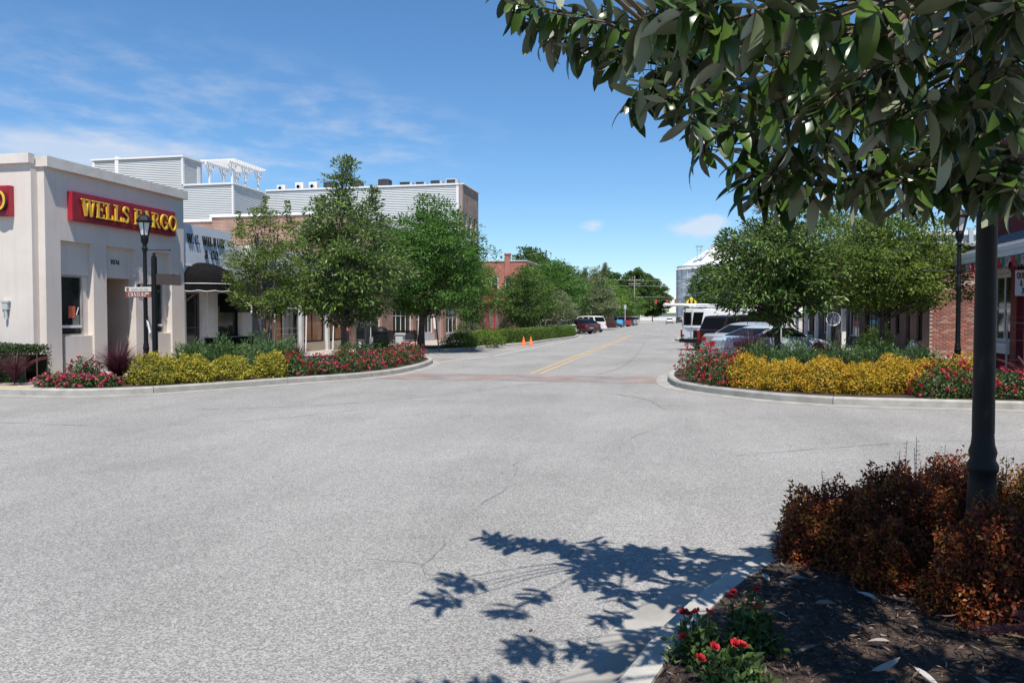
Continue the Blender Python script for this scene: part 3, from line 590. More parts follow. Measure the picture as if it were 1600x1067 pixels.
part(Bk, 'front_wall', bkE, lambda m: wall_open(m, 'E', -15.6, 36.02, 56.7, .14, 6.6, [(37, 40.5, .5, 2.7), (42.2, 45.6, .6, 2.8), (46.2, 47.2, .14, 2.8), (47.6, 49.8, .6, 2.8), (50.6, 51.8, .14, 2.7), (52.6, 55.8, .5, 2.7)], .25))
for a0, a1 in ((36.0, 45.0), (45.01, 56.7)): part(Bk, 'cornice', M['whitetrim'], lambda m: m.box(-15.8, -15.5, a0, a1, 6.6, 6.72))
part(Bk, 'coping', M['whitetrim'], lambda m: (m.box(-26, -22.8, 35.94, 36.36, 6.4, 6.52), m.box(-22.9, -15.82, 35.94, 36.36, 6.6, 6.72), m.box(-22.92, -22.8, 35.94, 36.36, 6.52, 6.62)))
part(Bk, 'roof', pm('roof_membrane', (.3, .3, .3), None), lambda m: m.box(-30, -15.75, 36.3, 56.7, 6.0, 6.1))
for a0, a1, n in ((37, 40.5, 3), (42.2, 45.6, 4), (47.6, 49.8, 3), (52.6, 55.8, 3)):
    window(Bk, 'E', -15.6, a0, a1, .5 if a0 in (37, 52.6) else .6, 2.7 if a0 in (37, 52.6) else 2.8, .18, n, 2, M['white'])
    part(Bk, 'stall_riser', pm('grey_panel', (.42, .44, .46), (.5, .52, .53), 2, .7), lambda m: m.box(-15.598, -15.56, a0, a1, .145, .58))
window(Bk, 'E', -15.6, 46.2, 47.2, .15, 2.8, .2, 1, 2, M['white'], name='door'); window(Bk, 'E', -15.6, 50.6, 51.8, .15, 2.7, .2, 1, 1, pm('pink_door', (.45, .33, .30), None), pm('pink_panel', (.42, .31, .28), (.46, .34, .31), 2, .6), name='door')
for k in range(5): part(Bk, 'upper_window_blank', bkE, lambda m: m.box(-15.598, -15.56, 38 + 3.6*k, 39.2 + 3.6*k, 3.6, 5.4))

# ------------------------------------------------------------------ grey clapboard building with roof deck
Gb = thing('clapboard_building', 'tall grey clapboard building with white corner boards behind the storefronts', 'building', (-15.6, 56.8, .14))
core = pm('siding_backing', (.40, .42, .42), None)
part(Gb, 'wall_core', core, lambda m: (m.box(-44, -31.4, 52.23, 62, .14, 11.14), m.box(-42.8, -35.4, 52.23, 54.6, 11.14, 13.25), m.box(-31.5, -15.95, 56.83, 61.5, .14, 11.33)))
bprof = [(0, 0), (-.055, 0), (-.006, .128), (0, .128)]      # clapboard section: proud at its foot
def boards(T, face, plane, a0, a1, z0, z1, pitch=.128):
    key = None; z = z0
    me = None
    while z < z1 - .02:
        if me is None:
            mb = MB(); F = fp(face, 0); mb.extr([F(0, q, d) for d, q in bprof], Vector(F(a1 - a0, 0, 0)) - Vector(F(0, 0, 0))); o = mb.build('siding_board', M['siding'], T); me = o.data
        else: o = inst('siding_board', me, T)
        o.location = Vector(fp(face, plane)(a0, z, 0)) - T.location; z += pitch
boards(Gb, 'S', 56.83, -31.3, -15.98, 6.55, 11.33); boards(Gb, 'S', 52.23, -42.7, -31.5, 6.2, 11.14); boards(Gb, 'S', 52.23, -42.7, -35.5, 11.2, 13.22)
boards(Gb, 'E', -31.4, 52.3, 56.75, 6.4, 11.14); boards(Gb, 'E', -35.4, 52.3, 54.5, 11.3, 13.22)
for q in ((-16.05, -15.87, 56.76, 56.9, 6, 11.4), (-31.46, -31.34, 52.14, 52.32, 6, 11.2), (-35.46, -35.34, 52.13, 52.33, 11.26, 13.3), (-42.9, -42.7, 52.14, 52.3, 6, 13.2), (-40.95, -40.65, 52.1, 52.3, 9, 13.5)): part(Gb, 'corner_board', M['pvc'], lambda m: m.box(*q))
def caps(m):
    m.box(-31.3, -15.85, 56.72, 57.0, 11.34, 11.46); m.box(-35.3, -31.28, 52.1, 52.4, 11.16, 11.28); m.box(-31.5, -31.26, 52.42, 56.71, 11.16, 11.28); m.box(-43, -35.28, 52.08, 52.4, 13.26, 13.38); m.box(-35.52, -35.26, 52.42, 54.7, 13.26, 13.38)
part(Gb, 'fascia', M['pvc'], caps)
part(Gb, 'roof', MATS['roof_membrane'], lambda m: (m.box(-44, -31.5, 52.45, 62, 11.15, 11.25), m.box(-31.2, -15.9, 57.02, 61.4, 11.34, 11.42)))
bfE = brickmat('brick_grey_brown_y', (.24, .15, .12), (.19, .125, .105), (.30, .26, .23), 'y')
part(Gb, 'street_wall', bfE, lambda m: wall_open(m, 'E', -15.6, 56.9, 61.6, .14, 11.4, [(57.4+1.4*k, 58.3+1.4*k, z, z+1.9) for k in range(3) for z in (4.2, 7.5)], .18))
part(Gb, 'street_wall_return', bfE, lambda m: (m.box(-15.86, -15.602, 61.4, 61.6, .14, 11.39), m.box(-15.86, -15.602, 56.9, 57.0, .14, 11.39)))
for k in range(3):
    for z in (4.2, 7.5):
        window(Gb, 'E', -15.6, 57.4+1.4*k, 58.3+1.4*k, z, z+1.9, .12, 1, 2, M['whitetrim']); part(Gb, 'window_sill', M['whitetrim'], lambda m: m.box(-15.6, -15.5, 57.34+1.4*k, 58.36+1.4*k, z-.1, z-.004))
part(Gb, 'cornice', M['whitetrim'], lambda m: m.box(-15.84, -15.5, 57.0, 61.62, 11.4, 11.47))
part(Gb, 'shop_window', M['glass'], lambda m: m.box(-15.598, -15.57, 57.3, 61.2, .6, 2.8))
part(Gb, 'deck_door', M['pvc'], lambda m: (m.box(-35.39, -35.32, 53.9, 54.3, 11.28, 12.9)))
Pg = thing('pergola', 'white timber pergola on the roof deck', 'pergola', (-35.0, 54.8, 11.25))
for y in (.2, 2.1, 4.0):
    for x in (0, 1.9):
        MB().box(x-.07, x+.07, y-.07, y+.07, 0, 1.95).build('post', M['pvc'], Pg)
    m = MB()
    for s in (-1, 1): m.bar((0, y + .07*s, 1.25), (0, y + .55*s, 1.9), .08, .1); m.bar((1.9, y + .07*s, 1.25), (1.9, y + .55*s, 1.9), .08, .1)
    m.build('brace', M['pvc'], Pg)
for x in (0, 1.9): MB().box(x-.05, x+.05, -.3, 4.5, 1.95, 2.12).build('beam', M['pvc'], Pg)
for k in range(15): MB().box(-.5, 2.4, -.22 + .32*k, -.16 + .32*k, 2.12, 2.26).build('rafter', M['pvc'], Pg)
hv = pm('white_unit', (.72, .72, .70), None, rough=.5); hk = pm('dark_unit', (.03, .032, .035), (.05, .05, .052), 8, .6); hg = pm('grey_unit', (.45, .45, .44), None)
def hvac(x, w, h, kind, label):
    w, h = w*.85, h*.72
    T = thing('condenser_unit', label, 'air conditioner', (x, 57.9, 11.42), 0, 'air conditioners on the grey roof')
    if kind == 'w':
        MB().box(-w/2, w/2, -.2, .2, .08, h).build('case', hv, T); MB().lathe([(.22, -.215), (.22, -.19)], 20, (-.08, 0, h*.52), axis='y').build('fan_grille', pm('fan_dark', (.18, .18, .18), None), T); m = MB(); [m.lathe([(r, -.225), (r+.02, -.225), (r+.02, -.216)], 20, (-.08, 0, h*.52), axis='y') for r in (.06, .12, .18)]; m.build('guard', hv, T)
        MB().box(-w/2+.05, w/2-.05, -.15, .15, 0, .08).build('feet', hg, T)
    elif kind == 'b':
        MB().box(-w/2, w/2, -w/2, w/2, .05, h).build('coil', hk, T); m = MB(); m.box(-w/2-.02, w/2+.02, -w/2-.02, w/2+.02, h, h+.05); [m.box(sx*w/2-.03, sx*w/2+.03, sy*w/2-.03, sy*w/2+.03, 0, h) for sx in (-1, 1) for sy in (-1, 1)]; m.build('frame', pm('unit_frame', (.06, .065, .07), None), T); MB().lathe([(w*.4, h+.05), (w*.36, h+.1), (.02, h+.11)], 16).build('fan_cap', hk, T)
    else:
        MB().box(-w/2, w/2, -.3, .3, .05, h).build('coil', hk, T); MB().box(w/2, w/2+.18, -.3, .3, .03, h+.01).build('side_panel', hg, T); m = MB(); m.box(-w/2, w/2, -.32, .32, h, h+.04); m.box(-w/2-.04, -w/2, -.3, .3, 0, h+.04); m.build('frame', hv if kind == 'o' else hk, T)
for x, w, h, k, l in ((-30.55, .8, .75, 'w', 'leftmost white fan unit on the grey roof'), (-29.0, .8, .95, 'w', 'middle of three white fan units on the grey roof'), (-27.85, .8, .95, 'w', 'rightmost of three white fan units on the grey roof'),
        (-26.4, 1.0, .75, 'b', 'black boxy condenser just right of the white fan units'), (-24.3, .9, .8, 'b', 'black condenser behind the tall tree top left side'), (-22.0, .9, .85, 'b', 'tallest black condenser near the roof centre'), (-20.3, .9, .5, 'd', 'low black condenser with grey end left of three smaller units'),
        (-19.1, .7, .45, 'd', 'smallest black condenser on the grey roof'), (-17.9, .8, .55, 'd', 'black condenser second from the roof corner'), (-16.7, .8, .65, 'o', 'white framed black condenser at the roof corner')):
    hvac(x, w, h, k, l)

# ------------------------------------------------------------------ red storefront, red brick house further up the left side
redp = pm('red_paint', (.42, .03, .025), (.50, .045, .035), 2, .55)
Rs = thing('red_storefront', 'low shop with bright red painted front and doorway up the left side', 'building', (-15.6, 62.2, .14))
part(Rs, 'front_wall', redp, lambda m: wall_open(m, 'E', -15.6, 62.2, 67.5, .14, 4.2, [(62.9, 64.2, .14, 2.6), (64.9, 67.0, .7, 2.6)], .2))
part(Rs, 'rear_block', bkE, lambda m: m.box(-28, -15.62, 62.2, 81.9, .14, 3.9)); part(Rs, 'plain_front', bkE, lambda m: wall_open(m, 'E', -15.59, 67.5, 81.9, .14, 4.0, [(68.2, 71.2, .7, 2.6), (72.2, 76.0, .7, 2.6), (77, 80.5, .7, 2.6)], .2))
window(Rs, 'E', -15.6, 62.9, 64.2, .15, 2.6, .15, 1, 1, redp, name='door'); window(Rs, 'E', -15.6, 64.9, 67.0, .7, 2.6, .15, 2, 1, redp)
for a0, a1 in ((68.2, 71.2), (72.2, 76.0), (77, 80.5)): window(Rs, 'E', -15.59, a0, a1, .7, 2.6, .15, 3, 1, M['whitetrim'])
for k, y in enumerate((62.6, 64.55)):
    L = thing('red_lantern', ('left', 'right')[k] + ' round red paper lantern beside the red doorway', 'lantern', (-15.35, y, 2.75)); MB().lathe([(.05, .26), (.17, .18), (.22, 0), (.17, -.18), (.05, -.26)], 12).build('shade', pm('red_paper', (.5, .03, .04), None), L, smooth=True); MB().tube([(0, 0, .26), (0, 0, .6), (-.26, 0, .62)], .012, 5).build('bracket', M['black'], L)
for k, (y, l) in enumerate(((69.7, 'nearest small red awning on the left side'), (78.7, 'middle small red awning on the left side'), (96, 'farthest small red awning on the left side'))):
    A = thing('awning', l, 'awning', (-15.6 if k < 2 else -14.6, y, 3.3)); m = MB(); m.extr([(0, -1.6, 0), (1.2, -1.6, -.7), (1.2, -1.6, -.74), (0, -1.6, -.04)], (0, 3.2, 0)); m.build('canopy', pm('red_canvas', (.55, .02, .03), None, rough=.7), A); MB().box(1.2, 1.215, -1.6, 1.6, -.92, -.70).build('valance', MATS['red_canvas'], A)
rbW = brickmat('brick_red_x', (.40, .10, .065), (.32, .085, .06), (.40, .26, .21), 'x'); rbE = brickmat('brick_red_y', (.36, .09, .06), (.3, .08, .055), (.36, .24, .2), 'y')
Rb = thing('red_brick_building', 'red brick two storey building with chimney up the left side of the street', 'building', (-15.6, 82, .14))
part(Rb, 'side_wall', rbW, lambda m: wall_open(m, 'S', 82, -26, -15.6, .14, 7.45, [(-19.4, -18.6, 4.3, 5.9), (-17.9, -17.1, 4.3, 5.9), (-22, -21.2, 4.3, 6.6)], .15))
part(Rb, 'front_wall', rbE, lambda m: wall_open(m, 'E', -15.6, 82, 92, .14, 7.45, [(83+2.2*k, 84+2.2*k, 4.3, 6) for k in range(4)], .15))
part(Rb, 'roof', MATS['roof_membrane'], lambda m: m.box(-26, -15.7, 82.1, 92, 7.2, 7.3))
part(Rb, 'coping', pm('tin_coping', (.5, .52, .54), None), lambda m: (m.box(-26, -15.55, 81.93, 82.2, 7.45, 7.56), m.box(-15.8, -15.54, 82.21, 92, 7.45, 7.56)))
part(Rb, 'chimney', rbW, lambda m: m.box(-17.9, -17.35, 81.85, 82.4, 5.9, 8.15)); part(Rb, 'chimney_cap', rbW, lambda m: m.box(-17.96, -17.29, 81.79, 82.46, 8.15, 8.3))
for a in (-19.4, -17.9): window(Rb, 'S', 82, a, a+.8, 4.3, 5.9, .1, 1, 2, M['whitetrim'], fw=.1)
window(Rb, 'S', 82, -22, -21.2, 4.3, 6.6, .1, 1, 2, M['whitetrim'], fw=.1)
for k in range(4): window(Rb, 'E', -15.6, 83+2.2*k, 84+2.2*k, 4.3, 6, .1, 1, 2, M['whitetrim'])
def lowblock(label, x0, x1, y0, y1, h, mat, roofh=0):
    T = thing('shop_building', label, 'building', (x0, y0, .14)); part(T, 'wall', mat, lambda m: m.box(x0, x1, y0, y1, .14, h))
    part(T, 'parapet', M['stucco2'], lambda m: m.box(x0-.05, x1+.05, y0-.05, y1+.05, h, h+.15))
    fx = x1 if x1 < 0 else x0; f = 'E' if x1 < 0 else 'W'; n = int((y1-y0)/4)
    for k in range(n): window(T, f, fx, y0+.6+4*k, y0+3.4+4*k, .6, 2.7, -.03, 2, 1, M['whitetrim'])
    return T
lowblock('grey brown shop roof just showing above the round trees', -30, -15.4, 94, 112, 7.2, pm('grey_stucco', (.30, .27, .25), (.36, .33, .3), 1, .9)); lowblock('low tan shop beyond the trees at the far left of the street', -30, -15.4, 113, 140, 4.2, pm('tan_stucco', (.45, .38, .30), (.5, .43, .35), 1, .9))
# ------------------------------------------------------------------ right side: brick building with real bricks on the sunlit wall
bdW = brickmat('brick_dark_y', (.17, .075, .06), (.13, .06, .05), (.20, .15, .13), 'y'); bdX = brickmat('brick_mixed_x', (.36, .16, .12), (.27, .12, .09), (.42, .36, .31), 'x')  # street wall brick darkened, its shade is painted into the colour
Br = thing('brick_corner_building', 'low brick building with sunlit end wall beyond the right hand flower bed', 'building', (9.2, 32.4, .14))
mort = pm('old_mortar', (.40, .34, .29), (.50, .44, .38), 8, .95, .4, 120)
part(Br, 'end_wall_mortar', mort, lambda m: m.box(9.215, 16, 32.42, 32.7, .14, 4.25))
bms = [pm('old_brick_%d' % i, c, tuple(v*1.25 for v in c), 14, .9, .4, 90) for i, c in enumerate(((.27, .115, .09), (.22, .095, .08), (.32, .145, .11), (.18, .09, .078), (.33, .21, .17), (.25, .085, .068)))]
bmesh_ = []
for i, bm_ in enumerate(bms):
    mb = MB(); w, h = .1, .029; mb.extr([(-w, 0, -h), (w, 0, -h), (w, 0, h), (-w, 0, h)], (0, .06, 0)); mb2 = MB()
    q = [(-w+.006, -.006, -h+.005), (w-.006, -.006, -h+.005), (w-.006, -.006, h-.005), (-w+.006, -.006, h-.005)]; o4 = [(-w, 0, -h), (w, 0, -h), (w, 0, h), (-w, 0, h)]
    mb2.add(q + o4 + [(x, .03, z) for x, _, z in o4], [(0, 1, 2, 3)] + [(k, 4+k, 4+(k+1) % 4, (k+1) % 4) for k in range(4)] + [(4+k, 8+k, 8+(k+1) % 4, 4+(k+1) % 4) for k in range(4)])
    me = bpy.data.meshes.new('brick'); me.from_pydata(mb2.v, [], mb2.f); me.materials.append(bm_); bmesh_.append((me, mb2))
rng = random.Random(11); nb = 0; rest = MB(); cells = []
for r in range(56):
    z = .20 + r * .0725
    sold = 2.86 < z < 3.08
    if sold and r % 3: continue
    for k in range(-1, 34):
        if sold:
            for q in range(3): cells.append((9.24 + (k*3+q) * .0725, z + .072, True))
        else: cells.append((9.2 + .107 + k * .215 + (.1075 if r % 2 else 0), z, False))
cells = [c for c in cells if 9.2 + (.03 if c[2] else .1) <= c[0] < 14]
cells.sort(key=lambda c: (c[0] > 10.75, c[1] < .75, abs(c[1] - 2)))
for x, z, s in cells:
    k = rng.choices(range(6), (5, 4, 3, 2, 2, 4))[0]; dy = 32.41 + rng.uniform(-.004, .004)
    if nb < 295:
        o = inst('brick', bmesh_[k][0], Br, (x - 9.2, dy - 32.4, z - .14), (0, R(90) if s else R(rng.uniform(-.6, .6)), 0)); nb += 1
    else:
        v = bmesh_[k][1]; rest.add([(x + (p[2] if s else p[0]), dy + p[1], z + (p[0] if s else p[2])) for p in v.v], v.f, k)
o = rest.build('brick', bms, Br, Br.location); o['kind'] = 'stuff'
part(Br, 'footing', M['gutter'], lambda m: m.box(9.15, 16, 32.33, 32.6, .14, .19))
part(Br, 'street_wall', bdW, lambda m: wall_open(m, 'W', 9.21, 32.43, 39.2, .14, 4.25, [(33.3, 34.1, .7, 2.5), (35.0, 35.6, .14, 2.6), (36.6, 37.2, .9, 2.4), (38, 38.9, .14, 2.6)], .2))
for a0, a1, z0, z1 in ((33.3, 34.1, .7, 2.5), (36.6, 37.2, .9, 2.4)): window(Br, 'W', 9.21, a0, a1, z0, z1, .12, 1, 2, M['black'])
for a0, a1 in ((35.0, 35.6), (38, 38.9)): window(Br, 'W', 9.21, a0, a1, .15, 2.6, .15, 1, 1, M['black'], name='door')
part(Br, 'coping', M['gutter'], lambda m: m.box(9.1, 16, 32.3, 39.2, 4.25, 4.36))
Pw = thing('porch_building', 'dark shop with a covered walk and pale posts on the right side of the street', 'building', (9.2, 39.3, .14))
part(Pw, 'wall', pm('dark_brown_wall', (.06, .04, .035), (.09, .065, .055), 2, .8), lambda m: wall_open(m, 'W', 9.25, 39.25, 64, .14, 4.6, [(40.5+4*k, 43.2+4*k, .6, 2.6) for k in range(6)], .2))
for k in range(6): window(Pw, 'W', 9.25, 40.5+4*k, 43.2+4*k, .6, 2.6, .12, 3, 1, M['whitetrim'] if k % 2 else pm('dark_red_frame', (.16, .03, .03), None))
part(Pw, 'canopy_roof', pm('canopy_brown', (.08, .06, .05), None), lambda m: m.box(7.5, 9.24, 39.3, 64, 2.95, 3.2))
for k in range(7): part(Pw, 'post', M['white'], lambda m: m.box(7.6, 7.78, 40.2+3.8*k, 40.38+3.8*k, .14, 2.94))
Wm = thing('metal_building', 'white corrugated metal building behind the brick building on the right', 'building', (12, 44, .14))
part(Wm, 'wall', pm('white_tin', (.62, .64, .66), (.70, .72, .73), 2, .5), lambda m: m.box(12, 26, 44, 54, .14, 5.75))
for k in range(40): part(Wm, 'wall_rib', MATS['white_tin'], lambda m: m.box(12.1+.35*k, 12.16+.35*k, 43.97, 44.0, .2, 5.7))
part(Wm, 'roof_edge', M['whitetrim'], lambda m: m.box(11.9, 26.1, 43.85, 54.1, 5.75, 5.98)); part(Wm, 'downpipe', pm('pipe_blue_grey', (.35, .42, .45), None), lambda m: m.box(14.2, 14.4, 43.78, 43.9, .2, 6.1))
# red shop at the right edge
rdW = brickmat('painted_red_brick_y', (.17, .018, .022), (.14, .015, .02), (.12, .014, .018), 'y', bump=.5)
rdX = brickmat('painted_red_brick_x', (.17, .018, .022), (.14, .015, .02), (.12, .014, .018), 'x', bump=.5)
Rr = thing('red_shop_building', 'dark red painted brick shop with shingled porch roof at the right edge', 'building', (9.2, 27.6, .14))
part(Rr, 'street_wall', rdW, lambda m: wall_open(m, 'W', 9.2, 12, 27.6, .14, 8.2, [(24.8, 26.2, .9, 2.9), (22.6, 24.0, .14, 2.9), (19.5, 21.9, .9, 2.9)], .2))
part(Rr, 'end_wall', rdX, lambda m: m.box(9.203, 22, 27.3, 27.6, .14, 8.19))
part(Rr, 'string_course', rdW, lambda m: (m.box(9.08, 9.2, 25.6, 27.0, 5.02, 5.18)))
window(Rr, 'W', 9.2, 24.8, 26.2, .9, 2.9, .06, 2, 2, M['white'], fw=.12, bar=.05); window(Rr, 'W', 9.2, 19.5, 21.9, .9, 2.9, .06, 3, 2, M['white'], fw=.12); window(Rr, 'W', 9.2, 22.62, 23.98, .15, 2.88, .1, 1, 2, M['white'], fw=.14, name='door')
part(Rr, 'window_sill', M['white'], lambda m: (m.box(9.02, 9.2, 24.7, 26.3, .78, .895), m.box(9.08, 9.2, 24.75, 26.25, .6, .775)))
part(Rr, 'window_pediment', M['white'], lambda m: m.extr([(9.1, 24.7, 2.905), (9.1, 26.3, 2.905), (9.1, 25.9, 3.05), (9.1, 25.1, 3.05)], (.1, 0, 0)))
part(Rr, 'pilaster', pm('dark_red_paint', (.16, .012, .018), None, rough=.5), lambda m: m.box(9.06, 9.2, 24.2, 24.6, .14, 3.2))
shm = pm('grey_shingles', (.10, .11, .13), (.16, .17, .19), 9, .9, .3, 60)
for k in range(8):
    x0, x1 = 8.16 + .13*k, 8.16 + .13*(k+1); z0, z1 = 3.40 + .075*k, 3.40 + .075*(k+1)
    part(Rr, 'shingle_course', shm, lambda m: m.extr([(x0, 12, z0+.02), (x1+.02, 12, z1+.02), (x1+.02, 12, z1), (x0, 12, z0-.0)], (0, 14.4, 0)))
part(Rr, 'porch_fascia', M['white'], lambda m: (m.box(8.10, 8.16, 12, 26.4, 3.18, 3.42), m.box(8.06, 8.10, 12, 26.42, 3.33, 3.43)))
part(Rr, 'porch_ceiling', M['white'], lambda m: m.box(8.16, 9.19, 12, 26.35, 3.2, 3.24)); part(Rr, 'porch_gable', M['white'], lambda m: m.extr([(8.16, 26.36, 3.25), (9.19, 26.36, 3.25), (9.19, 26.36, 3.98)], (0, .03, 0)))
bun = thing('bunting', 'string of red green and white pennants along the porch edge', 'bunting', (8.08, 12, 3.15))
MB().bar((0, 0, .01), (0, 14.3, .01), .008).build('cord', M['black'], bun)
for k in range(46):
    y = .1 + .31*k; m = MB(); d = .05*math.sin(k*2.1); m.add([(0, y, 0), (0, y+.24, 0), (d, y+.23, -.30), (d, y+.12, -.22), (d, y+.01, -.31)], [(0, 1, 2, 3, 4)]); m.extr([(0.003, y, 0), (.003, y+.24, 0), (d+.003, y+.12, -.12)], (.002, 0, 0))
    m.build('pennant', (pm('flag_green', (.02, .16, .08), None), pm('flag_red', (.38, .02, .04), None), pm('flag_pale', (.48, .38, .38), (.4, .05, .06), 8))[k % 3], bun)
sg = thing('hanging_sign', 'white sign with dark red Quisqu lettering and number 747 hanging at the right edge', 'sign', (8.19, 22.0, 2.17))
MB().box(0, 1.05, 0, .04, 0, .64).build('board', M['white'], sg); m = MB(); m.box(-.02, 1.07, -.006, .046, .64, .66); m.box(-.02, 0, -.006, .046, -.02, .64); m.box(-.02, 1.07, -.006, .046, -.02, 0); m.build('rim', MATS['dark_red_paint'], sg)
text(sg, 'QUISQU', .04, .43, .15, -.001, .006, MATS['dark_red_paint'], sx=.45); text(sg, '& GR', .11, .24, .15, -.001, .006, MATS['dark_red_paint'], sx=.5); text(sg, '747', .15, .05, .15, -.001, .006, M['blackl'], sx=.62)
m = MB(); m.bar((.1, .02, .66), (.1, .02, 1.02), .02); m.bar((.95, .02, .66), (.95, .02, 1.02), .02); m.build('hanger', M['black'], sg)
m = MB(); r = .012
ds = thing('metal_stand', 'thin tall metal display stand in front of the red shop window', 'stand', (8.3, 22.7, .14))
MB().tube([(0, 0, 0), (0, 0, 1.5), (.5, .1, 1.5), (.5, .1, 0)], r, 6).build('front_hoop', M['frame'], ds); MB().tube([(.1, .35, 0), (.1, .35, 1.2), (.55, .4, 1.2), (.55, .4, 0)], r, 6).build('rear_hoop', M['frame'], ds); m = MB(); [m.bar((0, 0, z), (.1, .35, z*.8), .015) for z in (.5, 1.0)]; [m.bar((.02, .05, z), (.5, .1, z), .015) for z in (.4, .9, 1.35)]; m.build('rungs', M['frame'], ds)

# ------------------------------------------------------------------ street furniture
def lamp(label, loc, arms, rz=0):
    T = thing('street_lamp', label, 'street lamp', loc, rz, 'black lantern street lamps')
    smooth_by_angle(MB().lathe([(.12, 0), (.12, .06), (.085, .10), (.074, .50), (.07, .62), (.066, .68), (.078, .70), (.078, .73), (.062, .76), (.07, .80), (.058, .84), (.053, .90)], 18).build('base', M['black'], T))
    smooth_by_angle(MB().lathe([(.055, .90), (.050, 2.2), (.056, 2.22), (.056, 2.26), (.048, 2.28), (.045, 3.2), (.07, 3.22), (.07, 3.26), (.05, 3.28), (.05, 3.34), (.085, 3.40), (.095, 3.52), (.07, 3.55)], 16).build('shaft', M['black'], T))
    m = MB(); z0, z1 = 3.55, 3.88
    for k in range(6):
        a = 2*math.pi*k/6; m.bar((.095*math.cos(a), .095*math.sin(a), z0), (.165*math.cos(a), .165*math.sin(a), z1), .018)
    m.lathe([(.10, z0-.01), (.10, z0+.02)], 6); m.lathe([(.185, z1), (.185, z1+.03)], 6); m.build('lantern_frame', M['black'], T)
    MB().lathe([(.088, z0+.02), (.155, z1)], 6).build('lantern_glass', M['lamp_glass'], T)
    MB().lathe([(.205, z1+.03), (.20, z1+.06), (.13, z1+.16), (.06, z1+.20), (.035, z1+.22), (.04, z1+.25), (.01, z1+.30)], 12).build('lantern_cap', M['black'], T, smooth=False)
    for z, ang, ln in arms:
        m = MB(); a = R(ang); m.tube([(0, 0, z), (ln*math.cos(a), ln*math.sin(a), z)], .012, 6); m.lathe([(.02, -.02), (.02, .02)], 8, (ln*math.cos(a), ln*math.sin(a), z)); m.lathe([(.065, z-.03), (.065, z+.03)], 12); m.build('banner_arm', M['black'], T)
    return T
lamp('black lantern lamp post standing in front of the bank', (-13.24, 17.9, .14), [(3.2, 14, .62)])
lamp('slim black lamp post between brick building and red shop', (6.6, 21.0, .14), [(3.55, 184, .85), (2.62, 184, .85)])
lamp('thick black lamp post in the near shrub bed', (1.62, 4.73, .12), [(3.1, 100, .6)])
ss = thing('street_sign_post', 'black square post carrying the brown Chateau street name sign', 'street sign', (-12.98, 17.9, .14))
MB().box(-.05, .05, -.05, .05, 0, 3.0).build('post', M['black'], ss); MB().lathe([(.05, 3.0), (.06, 3.02), (.06, 3.04), (.025, 3.06), (.045, 3.10), (.0, 3.15)], 10).build('finial', M['black'], ss)
brn = pm('brown_sign', (.20, .055, .035), None, rough=.5); crm = pm('cream_sign', (.55, .52, .46), None, rough=.5)
sb = MB().box(-.78, -.05, -.062, -.03, 2.0, 2.15).build('name_board', brn, ss); text(sb, 'CHATEAU', -.70, 2.022, .108, -.064, .004, M['whitetrim'], sx=.72, wt=.62); text(sb, 'AVE', -.20, 2.075, .05, -.064, .004, M['whitetrim'], sx=.7)
sb = MB().box(-.80, -.05, -.060, -.032, 2.155, 2.265).build('name_board', crm, ss); [MB().box(x, x + w, -.064, -.0605, 2.19, 2.225).build('small_print', M['frame'], sb) for x, w in ((-.62, .2), (-.39, .1), (-.26, .13))]; MB().lathe([(.04, -.066), (.04, -.061)], 12, (-.72, 0, 2.21), axis='y').build('emblem', brn, sb)
m = MB(); m.extr([(.05, 0, 2.32), (.32, .62, 2.32), (.32, .62, 2.60), (.05, 0, 2.60)], (.02, -.01, 0)); m.build('name_board', pm('dark_brown_sign', (.07, .05, .045), None), ss)
m = MB(); m.bar((-.25, .02, 2.30), (.05, 0, 2.30), .05, .05); m.build('bracket', M['black'], ss)
fl = thing('paper_flyer', 'white paper flyer taped to the lamp post by the bank', 'flyer', (-13.15, 17.84, 1.22)); m = MB(); m.extr([(-.03, 0, .35), (.03, 0, .30), (.10, 0, .04), (.05, 0, 0)], (0, .004, 0)); m.build('sheet', M['whitetrim'], fl); MB().box(-.02, .02, -.003, 0, .2, .24).build('tape', M['frame'], fl)
bn = thing('park_bench', 'black slatted bench beside the dark tree trunk', 'bench', (-12.05, 33.6, .14), R(4))
for k in range(4): MB().box(-.8, .8, -.22 + .115*k, -.13 + .115*k, .43, .46).build('seat_slat', M['black'], bn)
for k in range(5): m = MB(); m.box(-.8, .8, -.30 - .02*k, -.27 - .02*k, .50 + .085*k, .575 + .085*k); m.build('back_slat', M['black'], bn)
for s in (-1, 1):
    m = MB(); m.tube([(s*.72, .24, 0), (s*.72, .22, .44), (s*.72, -.22, .44), (s*.72, -.30, .46), (s*.72, -.40, .94)], .025, 6); m.tube([(s*.72, -.24, .44), (s*.72, -.34, 0)], .025, 6); m.build('leg', M['black'], bn); MB().tube([(s*.74, .22, .44), (s*.74, .22, .66), (s*.74, -.28, .68)], .022, 6).build('armrest', M['black'], bn)
tb = thing('litter_bin', 'dark cylindrical litter bin in front of the papered windows', 'bin', (-12.0, 31.0, .14))
m = MB(); m.lathe([(.26, .02), (.28, .06), (.28, .86), (.25, .9)], 20); m.build('drum', M['black'], tb, smooth=False); MB().lathe([(.30, .86), (.30, .92), (.24, 1.04), (.1, 1.10)], 20).build('lid', M['black'], tb)
for k in range(14): a = 2*math.pi*k/14; MB().bar((.29*math.cos(a), .29*math.sin(a), .05), (.29*math.cos(a), .29*math.sin(a), .86), .03).build('slat', M['black'], tb)
nb_ = thing('newspaper_box', 'dark upright newspaper box left of the litter bin', 'newspaper box', (-12.75, 30.9, .14))
